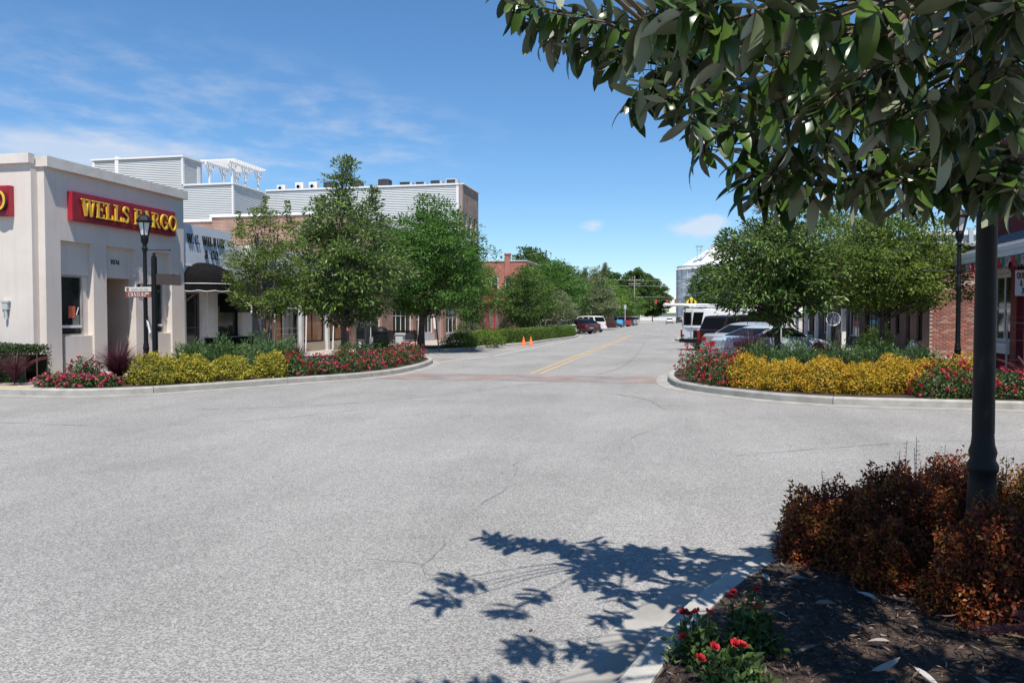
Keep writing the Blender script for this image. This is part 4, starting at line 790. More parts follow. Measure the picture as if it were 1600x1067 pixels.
MB().box(-.22, .22, -.2, .2, .1, 1.15).build('case', pm('dark_box', (.03, .032, .038), (.04, .042, .048), 6, .5), nb_); MB().box(-.17, .17, -.215, -.2, .62, 1.05).build('display_window', M['glass'], nb_); MB().box(-.08, .02, -.22, -.2, .25, .48).build('label', M['whitetrim'], nb_); MB().box(-.1, .1, -.23, -.2, .53, .57).build('handle', M['chrome'], nb_); MB().box(-.2, .2, -.18, .18, 0, .1).build('plinth', MATS['dark_box'], nb_)
gp = thing('utility_box', 'small grey utility cabinet between litter bin and bench', 'cabinet', (-12.05, 32.2, .14)); MB().box(.3, .62, -.15, .15, 0, .75).build('cabinet', hg, gp); MB().extr([(.27, -.18, .75), (.65, -.18, .75), (.62, -.18, .82), (.30, -.18, .82)], (0, .36, 0)).build('lid', hg, gp)
ps = thing('parking_sign', 'leaning black post with a narrow white sign beside the kerb gap', 'sign', (-10.17, 33.2, .14)); MB().bar((0, 0, 0), (-.17, 0, 1.55), .05).build('post', M['black'], ps); MB().extr([(-.22, -.03, 1.0), (-.13, -.03, .98), (-.17, -.03, 1.46), (-.26, -.03, 1.47)], (0, -.012, 0)).build('plate', M['whitetrim'], ps)
pf = thing('pipe_frame', 'white pipe railing frame before the brown papered window', 'railing', (-14.85, 27.4, .14))
for y in (0, 2.6, 5.2): MB().tube([(0, y, 0), (0.02, y+.06, 1.85 if y < 5 else 1.35)], .028, 8).build('post', M['whitetrim'], pf)
MB().tube([(.02, .06, 1.84), (.02, 2.66, 1.84)], .025, 8).build('top_rail', M['whitetrim'], pf); MB().tube([(0, 0, .06), (0, 5.2, .06)], .02, 8).build('bottom_rail', M['whitetrim'], pf)
for k in range(4): MB().tube([(0, 0.03, .4+.22*k), (0, 2.62, .4+.22*k)], .004, 4).build('cable', M['frame'], pf)
for k, (p, l) in enumerate((((-8.66, 44.7, .004), 'left of two orange traffic cones beside the low hedge'), ((-8.30, 45.05, .004), 'right of two orange traffic cones beside the low hedge'))):
    T = thing('traffic_cone', l, 'traffic cone', p, R(20*k), 'orange cones by the hedge'); MB().lathe([(.11, .03), (.026, .50), (.024, .51)], 18).build('cone', M['orange'], T, smooth=True); MB().box(-.15, .15, -.15, .15, 0, .032).build('base', M['orange'], T)
hy = thing('fire_hydrant', 'white domed hydrant top showing above the yellow shrubs by the brick building', 'hydrant', (7.3, 27.4, .14))
MB().lathe([(.16, 0), (.16, .05), (.11, .07), (.11, .42), (.15, .44), (.15, .48)], 16).build('barrel', pm('hydrant_red', (.35, .05, .04), (.45, .3, .28), 12, .5), hy); MB().lathe([(.20, .46), (.20, .50), (.17, .52), (.15, .62), (.09, .70), (.05, .72), (.05, .78), (.02, .79)], 16).build('bonnet', M['whitetrim'], hy, smooth=True); MB().lathe([(.06, -.2), (.06, .2)], 12, (0, 0, .33), axis='x').build('hose_outlet', MATS['hydrant_red'], hy)
rsn = thing('round_sign', 'round grey sign with white rim on a post beside the parked cars', 'sign', (6.0, 33.5, .14)); MB().tube([(0, .03, 0), (0, .03, 1.5)], .03, 8).build('post', M['black'], rsn); MB().lathe([(.25, -.02), (.25, .0)], 24, (0, 0, 1.42), axis='y').build('disc', pm('sign_grey', (.12, .13, .16), None, rough=.4), rsn); m = MB(); m.tube([(.26*math.cos(a), -.02, 1.42+.26*math.sin(a)) for a in [2*math.pi*k/24 for k in range(25)]], .022, 6); m.build('rim', M['whitetrim'], rsn)
ct = thing('cafe_table', 'black round cafe table in the shade of the brick building', 'table', (8.3, 36.6, .14)); MB().lathe([(.38, .72), (.40, .73), (.40, .75), (.02, .76)], 20).build('table_top', M['black'], ct); MB().tube([(0, 0, .03), (0, 0, .72)], .03, 8).build('stem', M['black'], ct); MB().lathe([(.25, 0), (.25, .02), (.04, .05)], 16).build('foot', M['black'], ct)
for dx, dy, l in ((.0, -.75, 'black cafe chair on the near side of the cafe table'), (.05, .75, 'black cafe chair on the far side of the cafe table')):
    T = thing('cafe_chair', l, 'chair', (8.3 + dx, 36.6 + dy, .14), 0 if dy < 0 else R(180)); MB().lathe([(.2, .44), (.2, .46)], 14).build('seat', M['black'], T)
    for a in (45, 135, 225, 315): MB().tube([(.15*math.cos(R(a)), .15*math.sin(R(a)), .44), (.2*math.cos(R(a)), .2*math.sin(R(a)), 0)], .012, 6).build('leg', M['black'], T)
    MB().tube([(-.17, -.17, .44), (-.18, -.22, .85), (.18, -.22, .85), (.17, -.17, .44)], .014, 6).build('backrest', M['black'], T)
ys = thing('pedestrian_sign', 'yellow diamond pedestrian crossing sign above the white van', 'sign', (.95, 62.0, .14)); MB().tube([(0, .02, 0), (0, .02, 3.0)], .035, 8).build('post', M['steel'], ys)
yl = pm('sign_yellow', (.80, .58, .02), None, rough=.45); MB().extr([(0, 0, 2.2), (.42, 0, 2.62), (0, 0, 3.04), (-.42, 0, 2.62)], (0, .01, 0)).build('diamond', yl, ys)
m = MB(); [m.extr([(x-.07, -.004, 2.40), (x+.07, -.004, 2.40), (x+.09, -.004, 2.62), (x+.05, -.004, 2.74), (x-.05, -.004, 2.74), (x-.09, -.004, 2.62)], (0, -.004, 0)) for x in (-.13, .15)]; [m.lathe([(.06, -.009), (.06, -.003)], 10, (x, 0, 2.80), axis='y') for x in (-.13, .15)]; m.build('symbol', M['blackl'], ys); MB().extr([(-.4, -.003, 1.95), (.4, -.003, 1.95), (.4, -.003, 2.15), (-.4, -.003, 2.15)], (0, .01, 0)).build('supplementary_plate', yl, ys)
def upole(label, x, y, h, arms):
    T = thing('utility_pole', label, 'utility pole', (x, y, 0), 0, 'utility poles at the far end'); MB().tube([(0, 0, 0), (0, 0, h)], [.12, .08], 8).build('pole', pm('pale_wood_pole', (.30, .27, .23), (.38, .35, .3), 4, .9), T)
    for z in arms: MB().box(-1.2, 1.2, -.06, .06, z, z+.12).build('crossarm', MATS['pale_wood_pole'], T); m = MB(); [m.lathe([(.04, z+.12), (.05, z+.22), (.02, z+.26)], 8, (q, 0, 0)) for q in (-1.1, -.4, .4, 1.1)]; m.build('insulators', M['steel'], T)
upole('pale utility pole in front of the silo trees', 7.6, 190, 12.0, (9.6, 10.8)); upole('utility pole beside the left hand oaks at the street end', -9.0, 168, 10.2, (8.4, 9.2))
for k, (z, l) in enumerate(((9.9, 'upper power line crossing the far street'), (8.7, 'middle power line crossing the far street'), (6.3, 'lowest power line crossing the far street'))):
    pts = [(-34 + 70*t, 168 + 22*t, z + 4*.9*(t-.5)**2 - .4) for t in [j/20 for j in range(21)]]; tag(MB().tube(pts, .014, 4).build('power_line', M['steel']), l, 'power line')
sgn = thing('traffic_signal', 'red lit signal heads hung on a wire across the far street end', 'traffic signal', (-4, 205, 0)); MB().tube([(-14, 0, 6.6), (0, 0, 5.9), (14, 0, 6.6)], .04, 5).build('span_wire', M['black'], sgn)
for x in (-1.6, 1.2, 3.2): MB().box(x-.2, x+.2, -.15, .15, 4.9, 6.0).build('signal_head', pm('signal_red', (.5, .03, .03), None), sgn)
# grain silo and tower
Sl = thing('grain_silo', 'large galvanised grain silo with white conical roof at the street end', 'silo', (9.4, 227, 0))
m = MB(); n = 64
for zi in range(11):
    z0, z1 = 1.46*zi - .5, 1.46*(zi+1) - .53; m.lathe([(9.95, z0), (10.0, (z0+z1)/2), (9.95, z1)], n)
m.build('wall', M['steel'], Sl); [MB().lathe([(10.02, z), (10.14, z+.1), (10.02, z+.2)], n).build('hoop', pm('hoop_grey', (.28, .31, .33), None, metal=.3, rough=.5), Sl) for z in (3.4, 6.3, 9.2, 12.0, 14.4)]
for k in range(24): a = 2*math.pi*k/24; MB().box(10.02*math.cos(a)-.09, 10.02*math.cos(a)+.09, 10.02*math.sin(a)-.09, 10.02*math.sin(a)+.09, 0, 14.6).build('stiffener', MATS['hoop_grey'] if k % 3 else M['steel'], Sl)
MB().lathe([(10.3, 14.55), (9, 15.4), (1.0, 20.4), (.9, 20.9), (.05, 21.0)], n).build('roof', pm('white_roof_metal', (.78, .78, .76), None, rough=.45), Sl)
for k in range(32): a = 2*math.pi*k/32; MB().bar((10.25*math.cos(a), 10.25*math.sin(a), 14.72), (1.0*math.cos(a), 1.0*math.sin(a), 20.5), .06, .05).build('roof_rib', MATS['white_roof_metal'], Sl)
m = MB(); [m.bar((-5.6+dx, -6.0+dy, 16.6), (-4.3+dx, -4.6+dy, 17.9), .12) for dx, dy in ((0, 0),)]; [m.bar((x, -6.4, 16.6), (x, -6.4, 20.6), .12) for x in (-4.6, -3.6)]; [m.bar((-4.6, -6.4, z), (-3.6, -6.4, z+.8), .08) for z in (17, 18, 19)]; m.box(-5.0, -3.0, -7, -5.8, 20.4, 20.7); m.build('head_frame', pm('blue_steel', (.25, .33, .38), None), Sl)
m = MB(); m.bar((-3.6, -6.4, 17.3), (0, 0, 21.0), .5, .3); m.build('conveyor', M['steel'], Sl)
Tw = thing('elevator_tower', 'pale concrete elevator tower behind the magnolia on the right', 'tower', (24.5, 240, 0)); MB().box(-2.2, 2.2, -2.2, 2.2, 0, 26.2).build('shaft', pm('pale_concrete', (.6, .56, .52), (.66, .62, .58), .4, .9), Tw); MB().box(-2.4, 2.4, -2.4, 2.4, 26.2, 26.8).build('cap', MATS['pale_concrete'], Tw); m = MB(); m.box(-16, -2.4, -.6, .6, 21.5, 22.2); [m.bar((-16+2*k, -.6, 22.2), (-16+2*k, -.6, 23.2), .1) for k in range(7)]; m.bar((-16, -.6, 23.2), (-2.4, -.6, 23.2), .1); m.build('gantry', M['steel'], Tw)
lowblock('low white shed closing the far end of the street', -14, 1, 300, 312, 1.7, M['white'])

# ------------------------------------------------------------------ vehicles
def lerp(a, b, t): return a + (b - a) * t
def interp(P, x):
    for (x0, y0), (x1, y1) in zip(P, P[1:]):
        if x <= x1: return lerp(y0, y1, max(0, (x-x0)/(x1-x0)))
    return P[-1][1]
def paintmat(name, c): 
    return pm('car_paint_' + name, c, tuple(min(1, v*1.06) for v in c), 1, .28, spec=.5, coat=.6)
def vehicle(name, label, cat, paint, L, Wd, H, top, wheels, cab, wr=.32, clear=.2, side_w=((.04, .30), (.34, .62), (.66, .94)), rear_split=False, vlo=.10, vhi=.86, roofin=.80, group=None, bumper=None, detail=True):
    """top: (y, z) line of bonnet, belt and boot; cab: (base rear, roof rear, roof front, base front) along y; the car faces +Y"""
    T = thing(name, label, cat, (0, 0, 0), 0, group); hw0 = Wd/2
    def hw(y): e = abs(y)/(L/2); return hw0 * (1 - .16*max(0, e-.78)**2/.0484 - .02*e*e)
    def zl(y):
        z = clear + .10*max(0, abs(y)/(L/2)-.86)/.14
        for w in wheels:
            d = abs(y-w)
            if d < wr+.06: z = max(z, wr + math.sqrt((wr+.06)**2-d*d))
        return z
    n = int(L/.07); ys = [-L/2 + L*k/n for k in range(n+1)]; fr = [0, .10, .30, .55, .80, .94, 1.0]; wm = [.90, .975, 1.0, 1.0, .975, .94, .86]
    mb = MB(); m_ = 2*len(fr)
    for y in ys:
        h, b, tp = hw(y), zl(y), interp(top, y); sec = [(h*w, b + (tp-b)*f) for f, w in zip(fr, wm)]
        mb.v += [(x, y, z) for x, z in sec] + [(-x, y, z) for x, z in reversed(sec)]
    for i in range(n):
        for k in range(m_):
            mb.f.append((i*m_+k, (i+1)*m_+k, (i+1)*m_+(k+1) % m_, i*m_+(k+1) % m_)); mb.m.append(0)
    mb.f.append(tuple(range(m_))); mb.m.append(0); mb.f.append(tuple(n*m_+k for k in range(m_))); mb.m.append(0)
    smooth_by_angle(mb.build('body', paint, T), 35)
    br, rr, rf, bf = cab
    def side(u, v, s=1, off=0.0):
        y0, y1 = lerp(br, bf, u), lerp(rr, rf, u); y = lerp(y0, y1, v); zb = interp(top, y0) - .012; zt = H - .05*(2*u-1)**2*(1 if H < 1.9 else .5)
        hb = hw(y0)*.93; ht = hw0*roofin; vv = v**1.25
        return (s*(lerp(hb, ht, vv) + off), y, lerp(zb, zt - .035, v) )
    def roof(u, v):
        a, b = side(u, 1, 1), side(u, 1, -1); x = lerp(a[0], b[0], v); return (x, a[1], a[2] + .045*(1-(2*v-1)**4))
    cb = MB(); cb.grid(lambda u, v: side(u, v, 1), 14, 5); cb.grid(lambda u, v: side(u, v, -1), 14, 5); cb.grid(roof, 14, 8)
    def cap(u0, sgn):
        def f(v, w): 
            a = side(u0, v, 1); x = a[0]*(1-2*w); return (x, a[1] + sgn*.06*(1-(2*w-1)**2), a[2] + .0*w + (.045*(1-(2*w-1)**4) if v > .99 else 0))
        return f
    cb.grid(cap(0, -1), 5, 8); cb.grid(cap(1, 1), 5, 8); smooth_by_angle(cb.build('cabin', paint, T), 35)
    gm = M['car_glass']
    for s in (-1, 1):
        for u0, u1 in side_w: g = MB(); g.grid(lambda u, v: side(lerp(u0, u1, u), lerp(vlo, vhi, v), s, .009), 6, 4); g.build('side_window', gm, T, smooth=True)
    for u0, sg, nm in ((1, 1, 'windscreen'), (0, -1, 'rear_window')):
        rngs = ((.05, .95),) if not (rear_split and u0 == 0) else ((.07, .47), (.53, .93))
        for w0, w1 in rngs:
            def f(v, w):
                p = cap(u0, sg)(lerp(vlo, vhi+.04, v), lerp(w0, w1, w)); return (p[0], p[1] + sg*.012, p[2] + .008)
            g = MB(); g.grid(f, 4, 8); g.build(nm, gm, T, smooth=True)
    for w in wheels:
        for s in (-1, 1):
            wt = MB(); wt.lathe([(wr*.62, -.10), (wr*.93, -.105), (wr, -.07), (wr, .07), (wr*.93, .105), (wr*.62, .10)], 22, axis='x'); o = wt.build('wheel', M['rubber'], T, smooth=False); o.location = (s*(hw0-.13), w, wr)
            rm = MB(); rm.lathe([(wr*.64, .095*s), (wr*.60, .108*s), (wr*.54, .085*s)], 22, axis='x'); rm.lathe([(.07, .07*s), (.06, .1*s), (.02, .103*s)], 12, axis='x')
            for k in range(5): a = 2*math.pi*k/5; rm.bar((.088*s, .05*math.cos(a), .05*math.sin(a)), (.092*s, wr*.58*math.cos(a), wr*.58*math.sin(a)), .06, .03)
            rm.build('rim', M['chrome'], o); MB().lathe([(wr*.56, .05*s), (.02, .052*s)], 18, axis='x').build('brake_disc', M['frame'], o)
    if not detail: return T
    zt = interp(top, -L/2+.05); zf = interp(top, L/2-.05)
    for s in (-1, 1):
        x = s*hw0
        g = MB(); a = hw(-L/2)*s
        if H > 1.9: g.box(min(a*1.0, a*.84), max(a*1.0, a*.84), -L/2-.012, -L/2+.1, .62, 1.0)
        elif H > 1.6: g.box(min(a*1.02, a*.80), max(a*1.02, a*.80), -L/2-.014, -L/2+.12, zt-.34, zt-.04)
        else: g.box(min(a*1.03, a*.66), max(a*1.03, a*.66), -L/2-.014, -L/2+.14, zt-.22, zt-.07)
        g.build('tail_light', M['tail'], T)
        b = hw(L/2)*s; MB().box(min(b*1.02, b*.66), max(b*1.02, b*.66), L/2-.16, L/2+.012, zf-.16, zf-.03).build('headlight', M['lamp_glass'], T)
        ym = lerp(bf, rf, .22); mr = MB(); mr.box(min(x*.97, x*1.09+s*.06), max(x*.97, x*1.09+s*.06), ym-.16, ym-.05, interp(top, bf), interp(top, bf)+.13); mr.build('mirror', paint, T)
        for u in (.42, .70): yy = lerp(br, bf, u); MB().box(min(x*.985, x*.985+s*.025), max(x*.985, x*.985+s*.025), yy-.09, yy+.09, interp(top, yy)-.20, interp(top, yy)-.17).build('door_handle', paint if H < 1.9 else M['black'], T)
    MB().box(-.26, .26, -L/2-.018, -L/2+.01, .52 if H > 1.9 else zt-.42, .66 if H > 1.9 else zt-.28).build('licence_plate', M['plate'], T)
    bm_ = bumper or paint; m = MB(); h = hw(-L/2); m.box(-h*1.02, h*1.02, -L/2-.08, -L/2+.08, .38, .56); m.build('rear_bumper', bm_, T); m = MB(); h = hw(L/2); m.box(-h*1.0, h*1.0, L/2-.08, L/2+.07, .34, .54); m.build('front_bumper', bm_, T)
    return T
def put(T, x, y, head, z=.004): T.location = (x, y, z); T.rotation_euler = (0, 0, R(-head)); return T
sed_top = [(-2.35, .88), (-2.2, .97), (-1.75, .985), (-1.2, .95), (.95, .93), (1.5, .88), (2.1, .76), (2.35, .62)]
V = {}
V['van'] = put(vehicle('cargo_van', 'white cargo van with roof rack parked at an angle on the right', 'van', paintmat('white', (.80, .81, .82)), 5.5, 2.0, 2.06, [(-2.75, 1.14), (1.3, 1.14), (1.55, 1.12), (2.5, .98), (2.75, .80)], (-1.55, 1.95), (-2.73, -2.58, 1.15, 1.85), .36, .30, ((.70, .95),), True, .12, .80, .86, bumper=M['black']), 2.75, 41.9, 50)
rk_ = MB(); [rk_.bar((-.8, y, 2.14), (.8, y, 2.14), .05) for y in (-2.2, -1.0, .2, 1.0)]; [rk_.bar((s*.75, y, 2.02), (s*.75, y, 2.14), .04) for y in (-2.2, -1.0, .2, 1.0) for s in (-1, 1)]; rk_.build('roof_rack', M['whitetrim'], V['van'])
MB().box(-.62, -.60, -2.775, -2.74, 1.1, 1.9).build('door_seam', M['frame'], V['van']); MB().box(-.012, .012, -2.79, -2.74, .56, 1.95).build('door_gap', M['frame'], V['van']); MB().box(.15, .62, -2.785, -2.75, .62, .98).build('badge_panel', M['black'], V['van']); MB().box(-.8, -.55, -2.775, -2.75, .70, .76).build('badge', M['black'], V['van'])
def on_van(name, label, cat, fn):
    T = thing(name, label, cat, V['van'].location, R(-50)); fn(T); return T
def pipe(T): MB().tube([(-.55, -4.0, 2.23), (-.55, 1.0, 2.23)], .075, 12).build('tube', M['pvc'], T); MB().lathe([(.085, -4.03), (.085, -3.9)], 12, (-.55, 0, 2.23), axis='y').build('end_cap', M['pvc'], T)
on_van('conduit_pipe', 'long white pipe lying on the van roof rack', 'pipe', pipe)
def ladder(T):
    for x in (.05, .42): MB().box(x-.025, x+.025, -2.5, 1.2, 2.17, 2.25).build('side_rail', M['steel'], T)
    for k in range(11): MB().tube([(.05, -2.35+.32*k, 2.21), (.42, -2.35+.32*k, 2.21)], .015, 6).build('rung', M['steel'], T)
on_van('ladder', 'grey ladder lying on the van roof rack', 'ladder', ladder)
def reel(T): MB().lathe([(.26, -.07), (.28, -.05), (.28, .05), (.26, .07)], 20, (.35, -.6, 2.48), axis='y').build('drum', M['whitetrim'], T); MB().lathe([(.1, -.09), (.1, .09)], 12, (.35, -.6, 2.48), axis='y').build('hub', M['frame'], T)
on_van('cable_reel', 'round white reel standing on the van roof', 'reel', reel)
suv_top = [(-2.35, 1.04), (-2.2, 1.08), (.9, 1.06), (1.4, 1.02), (2.1, .94), (2.38, .78)]
V['suv'] = put(vehicle('suv', 'dark maroon SUV parked between the white van and silver sedan', 'car', paintmat('black_maroon', (.018, .008, .011)), 4.7, 1.88, 1.74, suv_top, (-1.42, 1.42), (-2.28, -1.95, .35, 1.12), .36, .26, ((.03, .26), (.31, .60), (.65, .93))), 3.15, 37.9, 50)
V['sil'] = put(vehicle('sedan', 'silver sedan parked between the maroon SUV and pale coupe', 'car', paintmat('silver', (.30, .31, .31)), 4.7, 1.8, 1.43, sed_top, (-1.35, 1.38), (-1.62, -.85, .30, 1.15), .32, .2), 3.2, 34.0, 50)
V['coupe'] = put(vehicle('coupe', 'pale blue silver coupe parked nearest behind the right flower bed', 'car', paintmat('pale_blue', (.36, .40, .43)), 4.6, 1.76, 1.36, [(-2.3, .82), (-2.15, .93), (-1.7, .955), (-1.2, .92), (.95, .90), (1.5, .84), (2.05, .72), (2.3, .58)], (-1.3, 1.35), (-1.72, -.72, .22, 1.12), .32, .19, ((.06, .40), (.45, .93))), 3.35, 30.1, 51)
white2 = paintmat('white_l', (.6, .61, .61))
V['lw'] = put(vehicle('sedan', 'white sedan half hidden by the low hedge on the left', 'car', white2, 4.6, 1.8, 1.42, sed_top, (-1.35, 1.38), (-1.62, -.85, .30, 1.15)), -11.1, 71.2, -50)
V['mar'] = put(vehicle('sedan', 'dark maroon sedan parked at the end of the left hedge', 'car', paintmat('maroon', (.035, .006, .012)), 4.8, 1.82, 1.46, [(-2.4, .88), (-2.2, .97), (-1.75, .985), (-1.2, .95), (.95, .93), (1.5, .88), (2.15, .76), (2.4, .62)], (-1.38, 1.42), (-1.62, -.85, .30, 1.15)), -9.95, 77.4, -50)
V['blk'] = put(vehicle('hatchback', 'black hatchback squeezed between maroon sedan and white SUV', 'car', paintmat('black', (.012, .011, .012)), 4.5, 1.8, 1.45, sed_top, (-1.35, 1.38), (-1.9, -1.2, .30, 1.15)), -9.95, 82.0, -50)
V['wsuv'] = put(vehicle('suv', 'white SUV parked beyond the maroon sedan on the left', 'car', paintmat('white_b', (.62, .63, .63)), 4.8, 1.9, 1.76, suv_top, (-1.42, 1.42), (-2.28, -1.95, .35, 1.12), .36, .24, ((.03, .26), (.31, .60), (.65, .93))), -9.9, 86.8, -50)
for k, (nm, lb, ct_, colr, x, y) in enumerate((('suv', 'blue vehicle parked far up the left side behind the bush', 'car', (.02, .07, .15), -10.4, 127), ('suv', 'small red vehicle parked far up the left side', 'car', (.25, .015, .02), -9.9, 134), ('suv', 'dark SUV parked far up the left side next to the red one', 'car', (.02, .022, .025), -9.9, 140), ('suv', 'silver grey SUV farthest up the left parking row', 'car', (.35, .36, .36), -9.7, 158), ('sedan', 'grey sedan in front of the farthest silver SUV', 'car', (.22, .23, .23), -9.8, 149))):
    put(vehicle(nm, lb, ct_, paintmat('far%d' % k, colr), 4.8, 1.88, 1.75, suv_top, (-1.42, 1.42), (-2.28, -1.95, .35, 1.12), .36, .24, ((.03, .26), (.31, .60), (.65, .93)), detail=(k == 4)), x, y, -50)
put(vehicle('sedan', 'white car driving away far down the street', 'car', paintmat('white_far', (.74, .74, .74)), 4.7, 1.82, 1.46, sed_top, (-1.35, 1.38), (-1.62, -.85, .30, 1.15), bumper=M['black']), -2.0, 188, 0)
put(vehicle('suv', 'dark car following just right of the far white car', 'car', paintmat('dark_far', (.03, .03, .03)), 4.7, 1.82, 1.6, suv_top, (-1.42, 1.42), (-2.28, -1.95, .35, 1.12), .36, .24, detail=False), .3, 215, 0)
bs = thing('blue_sign', 'small bright blue board by the far left parking row', 'sign', (-8.9, 124.0, .14)); MB().box(-.45, .45, -.03, .03, .45, 1.05).build('board', pm('sky_blue', (.08, .38, .62), None), bs); m = MB(); m.bar((-.4, 0, 0), (-.4, 0, .35), .06); m.bar((.4, 0, 0), (.4, 0, .35), .06); m.build('legs', M['steel'], bs)
gpole = thing('grey_sign_post', 'thin pale post standing by the far left parking row', 'post', (-8.2, 126, .0)); MB().tube([(0, 0, 0), (0, 0, 3.6)], .06, 8).build('post', M['steel'], gpole); MB().box(-.2, .2, -.03, -.01, 2.9, 3.5).build('plate', M['steel'], gpole)
# ------------------------------------------------------------------ foliage helpers
def unit(a): return a / np.maximum(np.linalg.norm(a, axis=1, keepdims=True), 1e-9)
def leaf_object(name, P, D, N, L, Wd, var, mat, parent=None, fold=.18, kind=None):
    """one kite-shaped folded leaf per point: base, two side points, tip"""
    n = len(P); D = unit(D); S = unit(np.cross(D, N)); N = np.cross(S, D); L = np.asarray(L).reshape(-1, 1) * np.ones((n, 1)); Wd = np.asarray(Wd).reshape(-1, 1) * np.ones((n, 1))
    V = np.empty((n, 4, 3)); V[:, 0] = P; V[:, 1] = P + D*L*.45 + S*Wd/2 + N*Wd*fold; V[:, 2] = P + D*L - N*L*.06; V[:, 3] = P + D*L*.45 - S*Wd/2 + N*Wd*fold
    me = bpy.data.meshes.new(name); me.vertices.add(n*4); me.vertices.foreach_set('co', V.astype(np.float32).ravel())
    me.loops.add(n*6); idx = (np.arange(n)[:, None]*4 + np.array([0, 1, 2, 0, 2, 3])[None]).astype(np.int32); me.loops.foreach_set('vertex_index', idx.ravel())
    me.polygons.add(n*2); me.polygons.foreach_set('loop_start', (np.arange(n*2)*3).astype(np.int32)); me.polygons.foreach_set('loop_total', np.full(n*2, 3, np.int32))
    at = me.attributes.new('leafvar', 'FLOAT', 'FACE'); at.data.foreach_set('value', np.repeat(np.asarray(var, np.float32), 2))
    me.materials.append(mat); me.update(calc_edges=True); me.validate()
    o = bpy.data.objects.new(name, me); C.objects.link(o)
    if parent is not None: o.parent = parent
    return o
def rand_dir(rg, n): return unit(rg.normal(size=(n, 3)))
LM = {}
LM['magnolia'] = leafmat('magnolia_leaf', [(0.050, 0.108, 0.018), (0.094, 0.184, 0.029), (0.189, 0.288, 0.050)], (.13, .165, .065), .36, .38, .42)
LM['maple'] = leafmat('maple_leaf', [(0.046, 0.111, 0.021), (0.082, 0.184, 0.032), (0.140, 0.268, 0.044)], None, .40, .5)
LM['myrtle'] = leafmat('crape_myrtle_leaf', [(0.052, 0.092, 0.019), (0.104, 0.176, 0.029), (0.195, 0.261, 0.047), (.17, .21, .045)], None, .42, .45)
LM['bright'] = leafmat('bright_leaf', [(0.059, 0.128, 0.019), (0.112, 0.215, 0.026), (0.185, 0.296, 0.036)], None, .34, .5)
LM['oak'] = leafmat('far_tree_leaf', [(0.044, 0.092, 0.023), (0.077, 0.142, 0.030), (0.124, 0.198, 0.041)], None, .38, .5)
LM['pale'] = leafmat('pale_backed_leaf', [(0.066, 0.102, 0.034), (0.132, 0.168, 0.063), (0.290, 0.312, 0.171)], (.24, .28, .16), .28, .42, .35)
LM['gold'] = leafmat('gold_abelia_leaf', [(.10, .12, .02), (.36, .26, .02), (.58, .40, .035), (.52, .24, .02)], None, .38, .5)
LM['goldgreen'] = leafmat('gold_green_leaf', [(.09, .12, .02), (.30, .28, .03), (.50, .42, .05)], None, .38, .5)
LM['ember'] = leafmat('orange_red_leaf', [(.05, .06, .014), (.12, .025, .012), (.24, .045, .014), (.36, .17, .02)], None, .38, .5)  # leaf colours darkened, the near bed's shade is put into them
LM['juniper'] = leafmat('blue_green_needle', [(0.034, 0.081, 0.026), (0.069, 0.138, 0.042), (0.117, 0.188, 0.059)], None, .22, .55)
LM['box'] = leafmat('boxwood_leaf', [(.05, .10, .012), (.10, .18, .02), (.18, .26, .03)], None, .32, .45)
LM['rosegreen'] = leafmat('rose_leaf', [(.025, .055, .014), (.05, .09, .022), (.085, .13, .03)], None, .25, .45)
LM['purple'] = leafmat('purple_grass_blade', [(.045, .012, .02), (.09, .025, .04), (.15, .05, .065)], None, .25, .5)
LM['plume'] = leafmat('pink_plume', [(.18, .055, .06), (.28, .10, .10), (.36, .16, .15)], None, .35, .7)
LM['red'] = leafmat('red_petal', [(.26, .006, .014), (.40, .014, .035), (.50, .05, .08)], None, .25, .55)
LM['pink'] = leafmat('pink_petal', [(.34, .015, .05), (.44, .04, .10), (.52, .12, .20)], None, .25, .55)
DENS = 1.75
